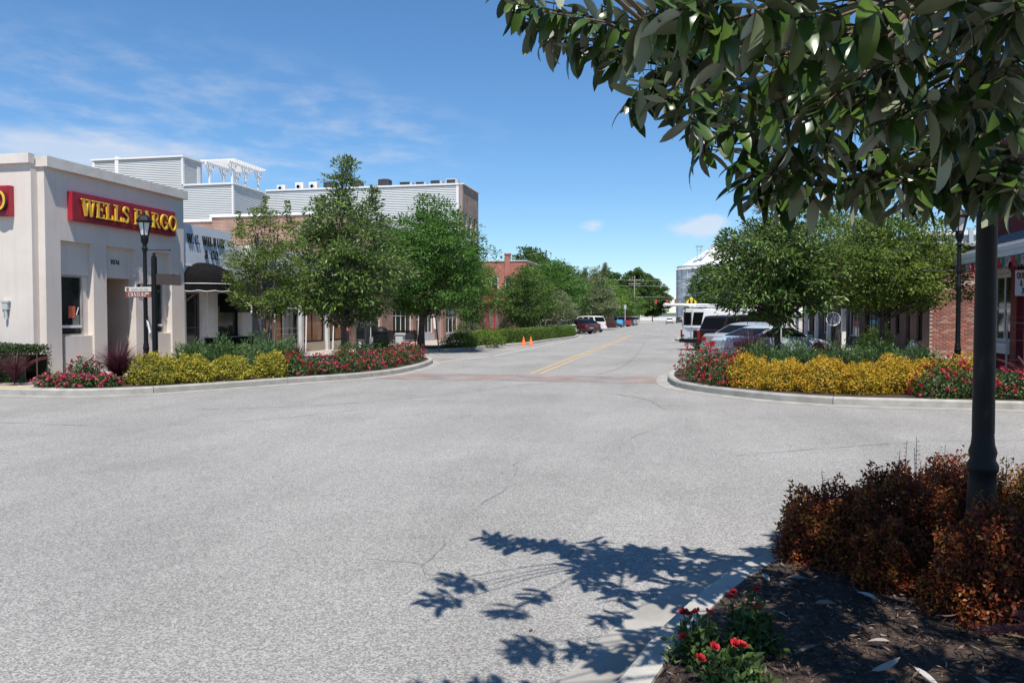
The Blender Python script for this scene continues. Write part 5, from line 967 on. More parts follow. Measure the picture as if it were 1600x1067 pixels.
def tree(label, base, H, prof, nclump, per, leaf, mat, seed, trunk=.12, crown0=.28, barkm='bark', cl_r=.45, lean=(0, 0), name='tree', cat='tree', group=None, spires=(), dens=.55, up=.25, stems=1, limbs=26, droop=.15):
    """prof: (height fraction, radius) of the crown; leaf clumps fill it unevenly, limbs reach out to some of them"""
    rg = np.random.default_rng(seed); rn = random.Random(seed); T = thing(name, label, cat, base, 0, group)
    zs = np.array([p[0] for p in prof])*H; rs = np.array([p[1] for p in prof]); zg = np.linspace(zs[0], zs[-1], 80); w = np.interp(zg, zs, rs)**1.6 + .02; w /= w.sum(); cs = []
    off = seed*7.3
    while len(cs) < nclump:
        z = rg.choice(zg, p=w) + rg.normal()*.1; a = rg.uniform(0, 2*math.pi); Rz = np.interp(z, zs, rs)
        Rz *= 1 + .42*noise.noise(Vector((math.cos(a)*1.4 + off, math.sin(a)*1.4, z*.75)))
        r = Rz*rg.uniform(0, 1)**dens; p = Vector((r*math.cos(a) + lean[0]*z/H, r*math.sin(a) + lean[1]*z/H, z))
        if noise.noise(p*(1.1/max(.6, cl_r*2)) + Vector((off, 0, 0))) < -.30: continue
        cs.append((*p, cl_r*rg.uniform(.6, 1.25)))
    for (x, y, z0, z1, r) in spires:
        for k in range(int((z1-z0)/.16)+1): cs.append((x + rg.normal()*.05, y + rg.normal()*.05, z0 + .16*k, r*(1 - .6*k*.16/(z1-z0+.01))))
    per = int(per*DENS); cs = np.array(cs); n = len(cs)*per; ci = np.repeat(np.arange(len(cs)), per)
    dv = rand_dir(rg, n); rad = rg.uniform(0, 1, (n, 1))**.5; P = cs[ci, :3] + dv*rad*cs[ci, 3:4]*np.array([1.12, 1.12, .52])
    axis = np.stack([np.full(n, lean[0]*.5), np.full(n, lean[1]*.5), np.full(n, H*.5)], 1); outw = unit(P - axis*np.array([1, 1, .9]))
    D = unit(dv*.8 + outw*.55 + rg.normal(size=(n, 3))*.35 + np.array([0, 0, -droop])); N = unit(rg.normal(size=(n, 3))*.6 + outw*.35 + np.array([0, 0, up + .55]))
    sz = rg.uniform(.65, 1.2, n); var = np.clip(rg.normal(.45, .24, n) + np.repeat(rg.normal(0, .12, len(cs)), per), 0, 1)
    o = leaf_object('crown', P, D, N, leaf[0]*sz, leaf[1]*sz, var, mat, T); o['kind'] = 'stuff'
    tm = MB(); z1 = H*.86
    for s in range(stems):
        a0 = 2*math.pi*s/max(stems, 1) + seed; sp = 0 if stems == 1 else .25
        pts = [(math.cos(a0)*sp*t*1.6 + lean[0]*t*z1/H + rn.uniform(-.04, .04)*H*.12*min(t*3, 1), math.sin(a0)*sp*t*1.6 + lean[1]*t*z1/H + rn.uniform(-.04, .04)*H*.12*min(t*3, 1), t*z1 - .05) for t in [k/9 for k in range(10)]]
        tm.tube(pts, [trunk*(1.35 if k == 0 else 1.0 - .9*k/9) + .012 for k in range(10)], 9)
    tm.build('trunk', M[barkm], T, smooth=True)
    lb = MB()
    for k in rg.choice(len(cs), min(limbs, len(cs)), False):
        c = Vector(cs[k, :3]); zb = max(H*crown0*.75, min(c.z - .25*Vector((c.x, c.y)).length - .2, z1*.9)); t = zb/z1
        st = Vector((lean[0]*zb/H, lean[1]*zb/H, zb)); mid = st.lerp(c, .5) + Vector((0, 0, .10*(c-st).length)); r0 = trunk*(.5 - .35*t) + .01; lb.tube([st, mid, c], [r0, r0*.6, .008], 6)
    lb.build('limbs', M[barkm], T, smooth=True); return T
# ---- street trees, left side
tree('slender crape myrtle with reddish sprays left of the tall magnolia', (-12.2, 22.1, .14), 4.7, [(.30, .3), (.42, .9), (.6, 1.12), (.8, 1.0), (1.0, .4)], 240, 36, (.075, .04), LM['myrtle'], 3, .05, .3, 'bark', .26, stems=4, limbs=40, spires=((-.1, .1, 4.3, 5.2, .16), (.75, .1, 4.3, 5.0, .16), (-.9, 0, 4.0, 4.7, .15)), name='crape_myrtle')
tree('tall loose magnolia with pale leaves rising above the roofs', (-11.46, 26.05, .14), 6.9, [(.20, .8), (.27, 1.9), (.42, 2.1), (.60, 1.95), (.74, 1.45), (.84, .75), (.92, .45), (1.0, .3)], 440, 30, (.17, .06), LM['magnolia'], 5, .10, .22, 'bark', .36, spires=((1.15, -.1, 4.9, 5.9, .36), (-.9, .1, 5.0, 5.7, .32), (.05, 0, 6.0, 7.0, .38)), name='magnolia_tree', limbs=60, dens=.6)
tree('dense round dark green tree with dark trunk beside the bench', (-11.83, 35.65, .14), 7.0, [(.24, .9), (.33, 2.5), (.52, 3.1), (.72, 2.6), (.88, 1.5), (1.0, .4)], 820, 34, (.13, .07), LM['maple'], 8, .16, .25, 'barkdark', .42, lean=(.5, 0), name='maple_tree', limbs=50, dens=.5)
tree('small dark tree half hidden behind the round dark tree', (-11.4, 43.5, .14), 5.2, [(.25, .7), (.45, 1.7), (.7, 1.5), (1, .3)], 190, 26, (.13, .07), LM['maple'], 12, .08, .25, 'bark', .4, name='street_tree')
tree('round leafy tree with pale trunk standing behind the low hedge', (-10.6, 55.5, .14), 5.0, [(.22, 1.0), (.4, 2.1), (.65, 2.0), (.9, 1.0), (1, .3)], 300, 24, (.15, .08), LM['oak'], 14, .08, .2, 'bark', .42, name='street_tree')
tree('bright yellow green tree top beside the red brick building', (-11.8, 62.5, .14), 5.6, [(.2, 1.0), (.42, 2.2), (.7, 1.9), (1, .4)], 240, 22, (.16, .09), LM['bright'], 16, .1, .2, 'bark', .45, name='street_tree')
tree('wide dark round tree in front of the red brick building', (-12.2, 77.5, .14), 7.2, [(.2, 1.2), (.4, 3.0), (.62, 3.3), (.85, 2.0), (1, .5)], 420, 24, (.2, .11), LM['maple'], 18, .15, .2, 'barkdark', .6, name='street_tree')
tree('small pale leaved tree over the white parked sedan', (-10.2, 68.4, .14), 3.9, [(.25, .9), (.45, 1.7), (.7, 1.5), (1, .35)], 190, 24, (.15, .07), LM['pale'], 20, .06, .25, 'bark', .36, name='street_tree')
tree('silvery white topped magnolia among the far left trees', (-10.2, 100.5, .14), 7.6, [(.15, 1.6), (.3, 3.0), (.5, 2.7), (.75, 1.5), (1, .4)], 360, 24, (.24, .11), LM['pale'], 22, .12, .2, 'bark', .55, spires=((1.1, 0, 7.0, 8.2, .4), (-1.4, 0, 6.2, 7.6, .4)), name='magnolia_tree', dens=.6)
for k, (x, y, h, r, mt, l) in enumerate(((-12.8, 90, 7.4, 2.9, 'oak', 'olive tree between the wide dark tree and silvery magnolia'), (-10.8, 114, 7.0, 2.9, 'bright', 'light green tree just right of the silvery magnolia'), (-11, 138, 7.6, 3.2, 'bright', 'green tree above the far blue vehicle'), (-11.2, 165, 8.0, 3.6, 'oak', 'dark green tree above the far silver SUV'), (-11.4, 195, 8.5, 4.0, 'bright', 'last light green tree before the street end oaks'), (-14.5, 126, 9, 3.4, 'oak', 'tall olive tree rising behind the light green far tree'),
        (-20.5, 110, 11.2, 4.2, 'oak', 'airy big tree top behind the red brick building'), (-23, 255, 16.5, 8.0, 'oak', 'large oak with broken crown at the far left street end'), (-13.5, 262, 17.0, 7.5, 'oak', 'large rounded oak nearest the road at the street end'), (-9.0, 285, 14.5, 6.0, 'oak', 'low dark tree overhanging the road at the street end'))):
    tree(l, (x, y, .1), h, [(.14, r*.4), (.32, r*.95), (.6, r), (.85, r*.65), (1, r*.2)], 260 if h < 10 else 420, 22 if h < 14 else 34, (.26 if h < 10 else .42 if h < 14 else .6, .15 if h < 10 else .24 if h < 14 else .38), LM[mt], 30+k, .16, .2, 'barkdark', .6 if h < 10 else .95, name='street_tree' if h < 9.5 else 'oak_tree', limbs=16, dens=.6)
# ---- right side trees
tree('glossy magnolia growing in the right flower bed before the coupe', (3.0, 25.9, .14), 5.6, [(.25, .8), (.36, 1.9), (.52, 2.0), (.7, 1.5), (.86, .9), (1, .4)], 300, 32, (.19, .065), LM['magnolia'], 41, .10, .25, 'barkdark', .38, lean=(.1, 0), spires=((-1.6, -.2, 3.0, 4.2, .4), (-.3, 0, 5.2, 6.0, .4)), name='magnolia_tree', limbs=60, dens=.6)
tree('spreading light green tree in front of the brick building', (6.3, 27.2, .14), 5.1, [(.34, .9), (.42, 2.3), (.60, 2.6), (.8, 1.8), (1, .5)], 520, 32, (.105, .062), LM['myrtle'], 43, .09, .3, 'barkdark', .36, lean=(.2, 0), name='street_tree', limbs=60)
tree('second light green tree filling the gap behind the magnolia', (6.5, 35.2, .14), 6.2, [(.34, 1.0), (.44, 2.5), (.62, 2.6), (.85, 1.5), (1, .4)], 420, 28, (.12, .07), LM['myrtle'], 45, .09, .3, 'bark', .42, name='street_tree', limbs=40)
tree('yellow green tree behind the van roof on the right', (6.5, 62, .14), 6.6, [(.2, 1.2), (.4, 2.6), (.7, 2.3), (1, .4)], 260, 22, (.17, .09), LM['bright'], 47, .1, .2, 'bark', .5, name='street_tree')
tree('green tree further up the right side above the van', (6.0, 92, .14), 7.0, [(.18, 1.3), (.4, 2.9), (.7, 2.5), (1, .4)], 250, 22, (.2, .11), LM['bright'], 49, .1, .2, 'bark', .6, name='street_tree')
tree('broad dark evergreen standing in front of the grain silo', (6.2, 172, .1), 12.4, [(.1, 2.4), (.35, 3.9), (.7, 3.6), (.93, 2.8), (1, 1.2)], 420, 24, (.42, .22), LM['oak'], 51, .3, .15, 'barkdark', .95, name='evergreen_tree')
tree('narrow dark cypress at the left foot of the silo trees', (2.5, 168, .1), 9.5, [(.05, 1.2), (.3, 1.5), (.7, .9), (1, .15)], 180, 22, (.3, .12), LM['juniper'], 52, .15, .1, 'barkdark', .5, name='cypress_tree')
tree('dark tree crown above the white metal building on the right', (26.5, 74, .1), 10.6, [(.2, 2.0), (.45, 4.2), (.75, 3.8), (1, .8)], 300, 24, (.24, .14), LM['oak'], 53, .2, .2, 'barkdark', .8, name='oak_tree')

# ---- shrubs and flowers
def keep_in(p, D, side, dmin):
    v = Vector(p); i = min(range(len(D)), key=lambda k: (D[k]-v).length); a, b = D[max(i-1, 0)], D[min(i+1, len(D)-1)]; d = (b-a).normalized(); n = Vector((-d.y, d.x))*side; s = (v - D[i]).dot(n)
    return tuple(v + n*(dmin - s)) if s < dmin else tuple(v)
def mound(T, rx, ry, h, n, leaf, mat, seed, name='foliage', shell=.55, needle=False, flat=.5, bumps=.22, lean=0, boxy=False, under=.86):
    rg = np.random.default_rng(seed); d = rand_dir(rg, n); d[:, 2] = np.abs(d[:, 2])*1.0; d = unit(d)
    bu = np.array([noise.noise(Vector(v)*2.6 + Vector((seed, 0, 0))) + .5*noise.noise(Vector(v)*6 + Vector((0, seed, 0))) for v in d])
    if boxy: d = d / np.maximum(np.max(np.abs(d), 1, keepdims=True), .3)*.96
    rr = (rg.uniform(shell, 1, n)**.6)*(1 + bumps*bu); P = d*rr[:, None]*np.array([rx, ry, h]); P[:, :2] *= (under + (1-under)*np.clip(P[:, 2]/(h*.42), 0, 1))[:, None]; P[:, 2] = np.maximum(P[:, 2], .02)
    on = unit(d/np.array([rx, ry, h])); D = unit(on*(1.0 if needle else .45) + rg.normal(size=(n, 3))*(.35 if needle else .75) + np.array([0, 0, .25])); N = unit(on + rg.normal(size=(n, 3))*.55 + np.array([0, 0, flat]))
    sz = rg.uniform(.6, 1.25, n); var = np.clip(.5 + bu*.25 + rg.normal(0, .22, n) + (rr-.8)*.35, 0, 1)
    o = leaf_object(name, P, D, N, leaf[0]*sz, leaf[1]*sz, var, mat, T); o['kind'] = 'stuff'; return rg
def stems(T, rx, ry, h, k, seed, mat=None):
    rn = random.Random(seed); m = MB()
    for i in range(k):
        a, r = rn.uniform(0, 6.28), rn.uniform(.25, .9); e = (rx*r*math.cos(a), ry*r*math.sin(a), h*rn.uniform(.6, .95)*(1-.35*r)); m.tube([(e[0]*.12, e[1]*.12, 0), (e[0]*.55, e[1]*.55, e[2]*.6), e], [.012, .008, .003], 4)
    m.build('stems', mat or M['twig'], T)
def shrub(name, label, cat, xy, rx, ry, h, n, leaf, mat, seed, group=None, z=.15, **k):
    T = thing(name, label, cat, (*xy, z), 0, group); mound(T, rx, ry, h, n, leaf, mat, seed, **k); stems(T, rx, ry, h, 26, seed); return T
def blossoms(T, rx, ry, h, nf, size, mat, seed, lo=.35):
    rg = np.random.default_rng(seed+900); d = rand_dir(rg, nf); d[:, 2] = np.abs(d[:, 2]) + lo*.4; d = unit(d); c = d*np.array([rx, ry, h])*rg.uniform(.95, 1.12, (nf, 1)); m = 8
    ci = np.repeat(np.arange(nf), m); n = nf*m; dd = unit(d[ci]*.35 + rg.normal(size=(n, 3))*.8); P = c[ci] + rg.normal(size=(n, 3))*size*.18
    o = leaf_object('blossoms', P, dd, unit(d[ci] + rg.normal(size=(n, 3))*.5), size*rg.uniform(.6, 1, n), size*rg.uniform(.6, .95, n), np.clip(rg.normal(.5, .3, n), 0, 1), mat, T); o['kind'] = 'stuff'
def rosebush(label, xy, r, h, seed, mat='red', nf=60, z=.15, leafsz=(.055, .035), fsz=.055, cat='flowers', name='rose_bush'):
    T = shrub(name, label, cat, xy, r, r, h, 1500, leafsz, LM['rosegreen'], seed, z=z, shell=.3); blossoms(T, r, r, h, nf, fsz, LM[mat], seed); return T
def grassclump(label, xy, r, h, n, seed, mat='purple', z=.15, w=.018, plumes=0, name='fountain_grass'):
    T = thing(name, label, 'ornamental grass', (*xy, z)); rn = random.Random(seed); m = MB()
    def blade(a, ln, arch, w0, seg=6):
        pts = []; 
        for k in range(seg+1): t = k/seg; pts.append((math.cos(a)*arch*t**1.7, math.sin(a)*arch*t**1.7, ln*(t - .42*t**2.6*min(1.2, arch/ln*1.1)))) 
        s = Vector((-math.sin(a), math.cos(a), 0))
        for k in range(seg):
            w1, w2 = w0*(1-k/seg)+.002, w0*(1-(k+1)/seg)+.001; p, q = Vector(pts[k]), Vector(pts[k+1]); m.quad(p-s*w1/2, p+s*w1/2, q+s*w2/2, q-s*w2/2)
        return pts
    for i in range(n): blade(rn.uniform(0, 6.28), h*rn.uniform(.75, 1.25), r*rn.uniform(.3, 1.1), w*rn.uniform(.6, 1.2))
    o = m.build('blades', LM[mat], T); at = o.data.attributes.new('leafvar', 'FLOAT', 'FACE'); rv = []; 
    for i in range(n): rv += [rn.random()]*6
    at.data.foreach_set('value', rv); o['kind'] = 'stuff'
    for i in range(plumes):
        a = rn.uniform(0, 6.28); m = MB(); pts = blade(a, h*rn.uniform(1.1, 1.35), r*rn.uniform(.6, 1.1), .006); m.build('stalk', LM['plume'], T)
        nn = 420; rg = np.random.default_rng(seed*50+i); tt = rg.uniform(.62, 1, nn); arr = np.array(pts); P = np.stack([np.interp(tt, np.linspace(0, 1, 7), arr[:, j]) for j in range(3)], 1); dr = unit(arr[-1:]-arr[-3:-2]); leaf_object('plume', P, unit(rand_dir(rg, nn)*.7 + dr*1.1), rand_dir(rg, nn), .035, .003, rg.uniform(0, 1, nn), LM['plume'], T)
    return T
for i, (p, l) in enumerate((((-13.25, 14.8), 'low pink flowers at the left tip of the bank bed'), ((-12.65, 14.75), 'low pink flowers second from the left tip of the bank bed'), ((-12.2, 15.0), 'low pink flowers just left of the purple grass by the bank'))):
    rosebush(l, keep_in(p, lk, 1, .6), .40, .27, 60+i, 'pink', 40, fsz=.06, name='flower_clump')
rosebush('taller red rose bush against the bank wall corner', (-13.2, 15.7), .45, .58, 64, 'red', 26)
grassclump('dark purple fountain grass left of the lamp post by the bank', (-12.35, 15.75), .95, .95, 800, 65, w=.02)
grassclump('purple fountain grass near the middle of the bank bed', (-10.2, 20.0), .55, .8, 420, 66, w=.024)
for i, (p, r, h, l) in enumerate((((-11.6, 15.9), .68, .66, 'golden shrub leftmost of the yellow row below the street sign'), ((-11.05, 16.55), .62, .62, 'golden shrub second in the yellow row below the street sign'), ((-10.55, 17.35), .58, .58, 'golden shrub at the right end of the yellow row by the bank'), ((-9.95, 18.3), .5, .62, 'single small golden shrub between green shrubs and roses'))):
    shrub('golden_shrub', l, 'shrub', keep_in(p, lk, 1, .72), r, r*.85, h, 5200, (.055, .032), LM['goldgreen'], 70+i, 'golden shrubs in the bank bed')
for i, (p, r, h, l) in enumerate((((-13.2, 19.9), .7, .8, 'feathery green shrub partly hidden behind the yellow row by the bank'), ((-11.9, 19.2), .75, .9, 'feathery green shrub behind the right end of the yellow row'), ((-11.3, 20.4), .8, .95, 'feathery green shrub behind the single golden shrub'), ((-10.35, 19.3), .75, .85, 'feathery green shrub just left of the left bed roses'), ((-12.4, 21.0), .6, .6, 'low feathery green shrub below the crape myrtle'))):
    shrub('juniper_shrub', l, 'shrub', p, r, r, h, 4200, (.10, .022), LM['juniper'], 80+i, 'feathery green shrubs in the bank bed', needle=True, shell=.4, bumps=.45)
for i, (p, r, h, mt) in enumerate((((-9.35, 18.6), .5, .55, 'red'), ((-9.0, 19.3), .5, .5, 'pink'), ((-8.9, 20.4), .55, .55, 'red'), ((-8.75, 21.4), .55, .5, 'pink'), ((-8.7, 22.6), .55, .5, 'red'), ((-8.7, 23.9), .55, .5, 'pink'), ((-8.9, 25.3), .6, .6, 'red'), ((-9.2, 26.6), .6, .6, 'red'))):
    rosebush(['first', 'second', 'third', 'fourth', 'fifth', 'sixth', 'seventh', 'last'][i] + (' pink' if mt == 'pink' else ' red') + ' rose bush from the bank along the left bed kerb', keep_in(p, lk, 1, .62), r, h, 90+i, mt, 55)
for i, (p, l) in enumerate((((-9.9, 23.3), 'dark green shrub in tree shade behind the pink roses'), ((-10.0, 26.2), 'dark green shrub in tree shade near the end of the rose bed'))): shrub('dark_shrub', l, 'shrub', p, .8, .7, .75, 2600, (.06, .035), LM['rosegreen'], 100+i)
# right bed
for i, (p, r, h) in enumerate((((.55, 20.6), .62, .85), ((.55, 18.9), .6, .7), ((.95, 18.0), .6, .62), ((1.3, 20.4), .6, .7))):
    rosebush(('tall', 'nearest', 'low', 'rear')[i] + ' red rose bush at the street end of the right bed', keep_in(p, rk, -1, .66), r, h, 110+i, 'red', 60)
for i, (p, r, h) in enumerate((((1.5, 17.9), .56, .70), ((2.15, 17.2), .55, .64), ((2.85, 16.85), .58, .70), ((3.55, 16.7), .54, .60), ((4.2, 16.95), .58, .72), ((4.95, 17.35), .56, .66), ((5.75, 17.7), .6, .74))):
    shrub('golden_shrub', ['first', 'second', 'third', 'fourth', 'fifth', 'sixth', 'seventh'][i] + ' golden orange shrub from the street along the right bed', 'shrub', keep_in(p, rk, -1, .72), r, r*.9, h, 6500, (.045, .028), LM['gold'], 120+i, 'golden shrubs in the right bed')
for i, p in enumerate(((2.0, 20.6), (2.95, 20.9), (3.9, 21.0), (4.8, 21.1), (5.7, 20.9))):
    shrub('juniper_shrub', ['first', 'second', 'third', 'fourth', 'fifth'][i] + ' feathery green shrub from the street behind the golden right bed', 'shrub', p, .72, .7, .80, 3800, (.10, .022), LM['juniper'], 130+i, 'feathery green shrubs in the right bed', needle=True, shell=.4, bumps=.45)
grassclump('purple fountain grass in front of the parked coupe boot', (1.9, 22.4), 1.0, 1.15, 700, 136, w=.022); grassclump('purple fountain grass low beside the coupe door', (4.3, 24.9), .8, .9, 320, 137)
for i, (p, mt, h) in enumerate((((4.75, 16.2), 'red', .55), ((5.35, 16.25), 'pink', .5), ((5.95, 16.3), 'red', .55), ((6.5, 16.4), 'red', .6), ((5.2, 16.9), 'red', .7))):
    rosebush(('red flower clump before the golden shrubs left of the near lamp post', 'bright pink flower clump beside the near lamp post', 'red flower clump just right of the near lamp post', 'red flower clump below the pink plumes at the right edge', 'taller red rose behind the bright pink flower clump')[i], keep_in(p, rk, -1, .55), .5, h, 140+i, mt, 42, name='flower_clump')
grassclump('pink plumed grass at the right edge before the red shop', (6.75, 17.3), .7, .75, 160, 146, 'purple', plumes=9)
# hedges on the left island
def hedge(label, path, w, h, n, leaf, mat, seed):
    rg = np.random.default_rng(seed); D = np.array([tuple(p) for p in catmull([Vector(p) for p in path], .2)]); T = thing('clipped_hedge', label, 'hedge', (*D[0], .15)); i = rg.integers(0, len(D)-1, n); t = rg.uniform(0, 1, (n, 1)); c = D[i]*(1-t) + D[i+1]*t; d = unit(D[i+1]-D[i]); nr = np.stack([-d[:, 1], d[:, 0]], 1)
    f = rg.uniform(0, 1, n); u = rg.uniform(-1, 1, n); side = np.where(f < .45, np.sign(u), u); z = np.where(f < .45, rg.uniform(0, 1, n), 1.0); inn = 1 - rg.uniform(0, .22, n)
    bu = np.array([noise.noise(Vector((a*1.4, b*1.4, seed))) for a, b in c]); P = np.stack([c[:, 0] + nr[:, 0]*side*w/2*inn - D[0][0], c[:, 1] + nr[:, 1]*side*w/2*inn - D[0][1], z*h*inn*(1+.10*bu)], 1)
    on = np.stack([nr[:, 0]*side*(f < .45), nr[:, 1]*side*(f < .45), (f >= .45)*1.0], 1); o = leaf_object('foliage', P, unit(on*.4 + rg.normal(size=(n, 3))*.7 + np.array([0, 0, .3])), unit(on + rg.normal(size=(n, 3))*.5), leaf[0], leaf[1], np.clip(rg.normal(.5, .25, n) + bu*.3, 0, 1), mat, T); o['kind'] = 'stuff'
    m = MB(); [m.tube([(x-D[0][0], y-D[0][1], 0), (x-D[0][0], y-D[0][1], h*.8)], .015, 4) for x, y in D[::3]]; m.build('stems', M['twig'], T)
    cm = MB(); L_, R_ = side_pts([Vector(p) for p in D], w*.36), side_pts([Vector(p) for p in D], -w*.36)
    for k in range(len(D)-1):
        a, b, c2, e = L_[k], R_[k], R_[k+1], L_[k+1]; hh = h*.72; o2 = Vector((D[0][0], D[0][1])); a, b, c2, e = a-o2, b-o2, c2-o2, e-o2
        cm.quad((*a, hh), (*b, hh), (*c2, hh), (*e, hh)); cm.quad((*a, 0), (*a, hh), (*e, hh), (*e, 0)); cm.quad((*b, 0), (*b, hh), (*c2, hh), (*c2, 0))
    cm.build('inner_growth', pm('hedge_inner', (.015, .025, .008), None), T); return T  # solid dark core that blocks the view through the leaves
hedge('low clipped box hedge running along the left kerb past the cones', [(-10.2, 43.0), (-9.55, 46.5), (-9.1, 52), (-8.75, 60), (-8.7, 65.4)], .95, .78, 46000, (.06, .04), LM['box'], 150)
hedge('dark clipped hedge against the bank side wall', [(-14.6, 15.85), (-16, 15.85), (-18, 15.85)], .9, .85, 20000, (.05, .03), leafmat('dark_hedge_leaf', [(.02, .045, .012), (.035, .07, .018), (.06, .10, .025)], None, .2, .5), 151)
shrub('mounded_shrub', 'bright green mounded shrub at the near end of the left hedge', 'shrub', (-10.6, 38.2), 1.0, .9, .75, 4200, (.08, .04), LM['box'], 152); shrub('mounded_shrub', 'larger bright green mounded shrub touching the left hedge', 'shrub', (-10.05, 41.0), 1.2, 1.0, .85, 5000, (.08, .04), LM['box'], 153)
shrub('dark_shrub', 'big dark shrub behind the mounded shrubs near the red shop', 'shrub', (-13.0, 49.5), 1.3, 1.3, 1.5, 3500, (.10, .06), LM['rosegreen'], 154); shrub('dark_shrub', 'big dark shrub below the round leafy tree behind the hedge', 'shrub', (-11.6, 57.5), 1.7, 1.6, 1.7, 3800, (.11, .06), LM['rosegreen'], 155); shrub('dark_shrub', 'dark shrub left of the white sedan behind the hedge', 'shrub', (-11.6, 64.5), 1.5, 1.4, 1.4, 3000, (.11, .06), LM['rosegreen'], 156)
shrub('red_leaf_bush', 'reddish brown bush at the far left parking island', 'shrub', (-9.9, 111), 1.7, 2.6, 1.7, 3000, (.14, .09), leafmat('red_brown_leaf', [(.07, .03, .025), (.12, .045, .04), (.14, .10, .05)], None, .25, .5), 157)
for i, (x, y, l) in enumerate(((6.9, 30.2, 'clipped green shrub behind the coupe bonnet'), (7.2, 32.4, 'dark potted shrub before the covered walk'))): shrub('clipped_shrub', l, 'shrub', (x, y), .75, .6, 1.25 if i == 0 else 1.0, 2600, (.06, .04), LM['box'] if i == 0 else LM['rosegreen'], 158+i)
for i, (x, y) in enumerate(((-14.4, 15.0), (-15.2, 15.1))): grassclump(('right', 'left')[i] + ' brown purple fountain grass before the dark hedge at the bank', (x, y), .7, .75, 300, 160+i, plumes=3)
LM['ember_lit'] = leafmat('orange_leaf', [(.14, .12, .02), (.34, .10, .02), (.46, .18, .025), (.52, .30, .04)], None, .34, .5)  # brighter copy of the ember leaf, sunlight put into its colours
# ------------------------------------------------------------------ near bed: orange shrubs, mulch, flowers, fallen leaves
EM = [((.98, 5.30), .38, .34, .46, 'small dark red shrub nearest the kerb in the near bed'), ((1.45, 5.75), .40, .36, .50, 'dark red shrub with tall bare shoots left of the near lamp post'), ((1.98, 6.2), .42, .40, .52, 'dark red shrub behind the near lamp post'), ((1.66, 4.40), .38, .32, .60, 'shaded green and red shrub at the foot of the near lamp post'), ((1.20, 4.86), .24, .24, .34, 'low shaded shrub left of the near lamp post foot'), ((2.62, 6.0), .5, .5, .70, 'sunlit orange shrub at the right edge behind the near lamp post'), ((2.25, 4.9), .42, .38, .55, 'shaded green and red shrub right of the near lamp post')]
for i, (p, rx, ry, h, l) in enumerate(EM):
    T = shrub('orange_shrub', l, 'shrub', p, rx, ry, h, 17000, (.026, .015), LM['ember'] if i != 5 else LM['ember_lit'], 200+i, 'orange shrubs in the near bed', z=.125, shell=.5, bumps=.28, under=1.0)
    rg = np.random.default_rng(300+i); rn = random.Random(i)
    m = MB(); PP, DD = [], []
    for k in range(6 if i == 1 else 2):
        a, r = rn.uniform(0, 6.28), rn.uniform(0, .7); x, y = rx*r*math.cos(a), ry*r*math.sin(a); z0 = h*.7; z1 = h*(1.05 + rn.uniform(0, .45 if i == 1 else .15)); m.tube([(x, y, z0), (x*1.1+rn.uniform(-.03, .03), y, z1)], [.003, .0015], 4)
        for q in range(8): t = .3 + .7*q/8; PP += [(x*(1+.1*t), y, lerp(z0, z1, t))]*2; b = rn.uniform(0, 3.14); DD += [(math.cos(b), math.sin(b), .3), (-math.cos(b), -math.sin(b), .3)]
    m.build('shoots', M['twig'], T); leaf_object('shoot_leaves', np.array(PP), np.array(DD, float), np.array([[0, 0, 1.0]]*len(PP)) + rg.normal(size=(len(PP), 3))*.2, .022, .010, rg.uniform(.2, .7, len(PP)), LM['ember'], T)
# mulch chips, the few palest coloured to stand for sunlit bits
rg = np.random.default_rng(77); n = 42000; x = rg.uniform(-.2, 4.5, n); y = rg.uniform(1.8, 7.4, n)
kb = np.array([tuple(p) for p in nk]); kx = np.interp(y, kb[(kb[:, 1] < 7.6), 1], kb[(kb[:, 1] < 7.6), 0]); ok = x > kx + .2; x, y = x[ok], y[ok]; n = len(x)
P = np.stack([x, y, .132 + rg.uniform(0, .03, n)], 1); D = rand_dir(rg, n)*np.array([1, 1, .25])
o = leaf_object('bark_mulch', P, D, np.array([[0, 0, 1.0]]) + rg.normal(size=(n, 3))*.45, rg.uniform(.015, .06, n), rg.uniform(.004, .013, n), rg.uniform(0, 1, n)**1.6, leafmat('bark_chip', [(.018, .011, .008), (.05, .03, .022), (.11, .07, .05), (.26, .19, .15)], None, .05, .8), None, fold=.1)
struct(o, 'stuff')
# magnolia leaf: upper skin glossy green, underside silvery, each its own face sheet
def mag_leaf(name, top, under, L=.175, Wd=.058, curl=.25, seed=0, th=.0012):
    mb = MB(); nl = 6; rn = random.Random(seed); ws = [.06, .66, .95, 1.0, .90, .62, 0.04]; bend = rn.uniform(-.25, .35)
    rows = []
    for i in range(nl+1):
        t = i/nl; c = Vector((bend*.08*L*math.sin(t*3.1), L*t*math.cos(curl*t), -L*math.sin(curl*t)*t*.8)); hw = Wd/2*ws[i]; rows.append([c + Vector((-hw, 0, .22*hw)), c, c + Vector((hw, 0, .22*hw))])
    for s, mi in ((0, 0), (-th, 1)):
        b = len(mb.v)
        for r in rows: mb.v += [(p.x, p.y, p.z + s) for p in r]
        for i in range(nl):
            for k in range(2): a = b+i*3+k; f = (a, a+1, a+4, a+3); mb.f.append(f if mi == 0 else f[::-1]); mb.m.append(mi)
    mb.tube([(0, -.022, .002), (0, 0, 0)], .002, 4, mi=2)
    me = bpy.data.meshes.new(name); me.from_pydata(mb.v, [], mb.f)
    for q in (top, under, M['twig']): me.materials.append(q)
    me.polygons.foreach_set('material_index', mb.m); me.polygons.foreach_set('use_smooth', [True]*len(mb.f)); me.update(); return me, mb
gt = [leafmat('magnolia_top_%d' % i, [c, c], None, .30, .28, .5) for i, c in enumerate(((.030, .066, .012), (.050, .10, .017), (.085, .15, .024)))]
gu = [leafmat('magnolia_under_%d' % i, [c, c], None, .18, .6, .3) for i, c in enumerate(((.34, .38, .29), (.19, .22, .13), (.11, .13, .065)))]
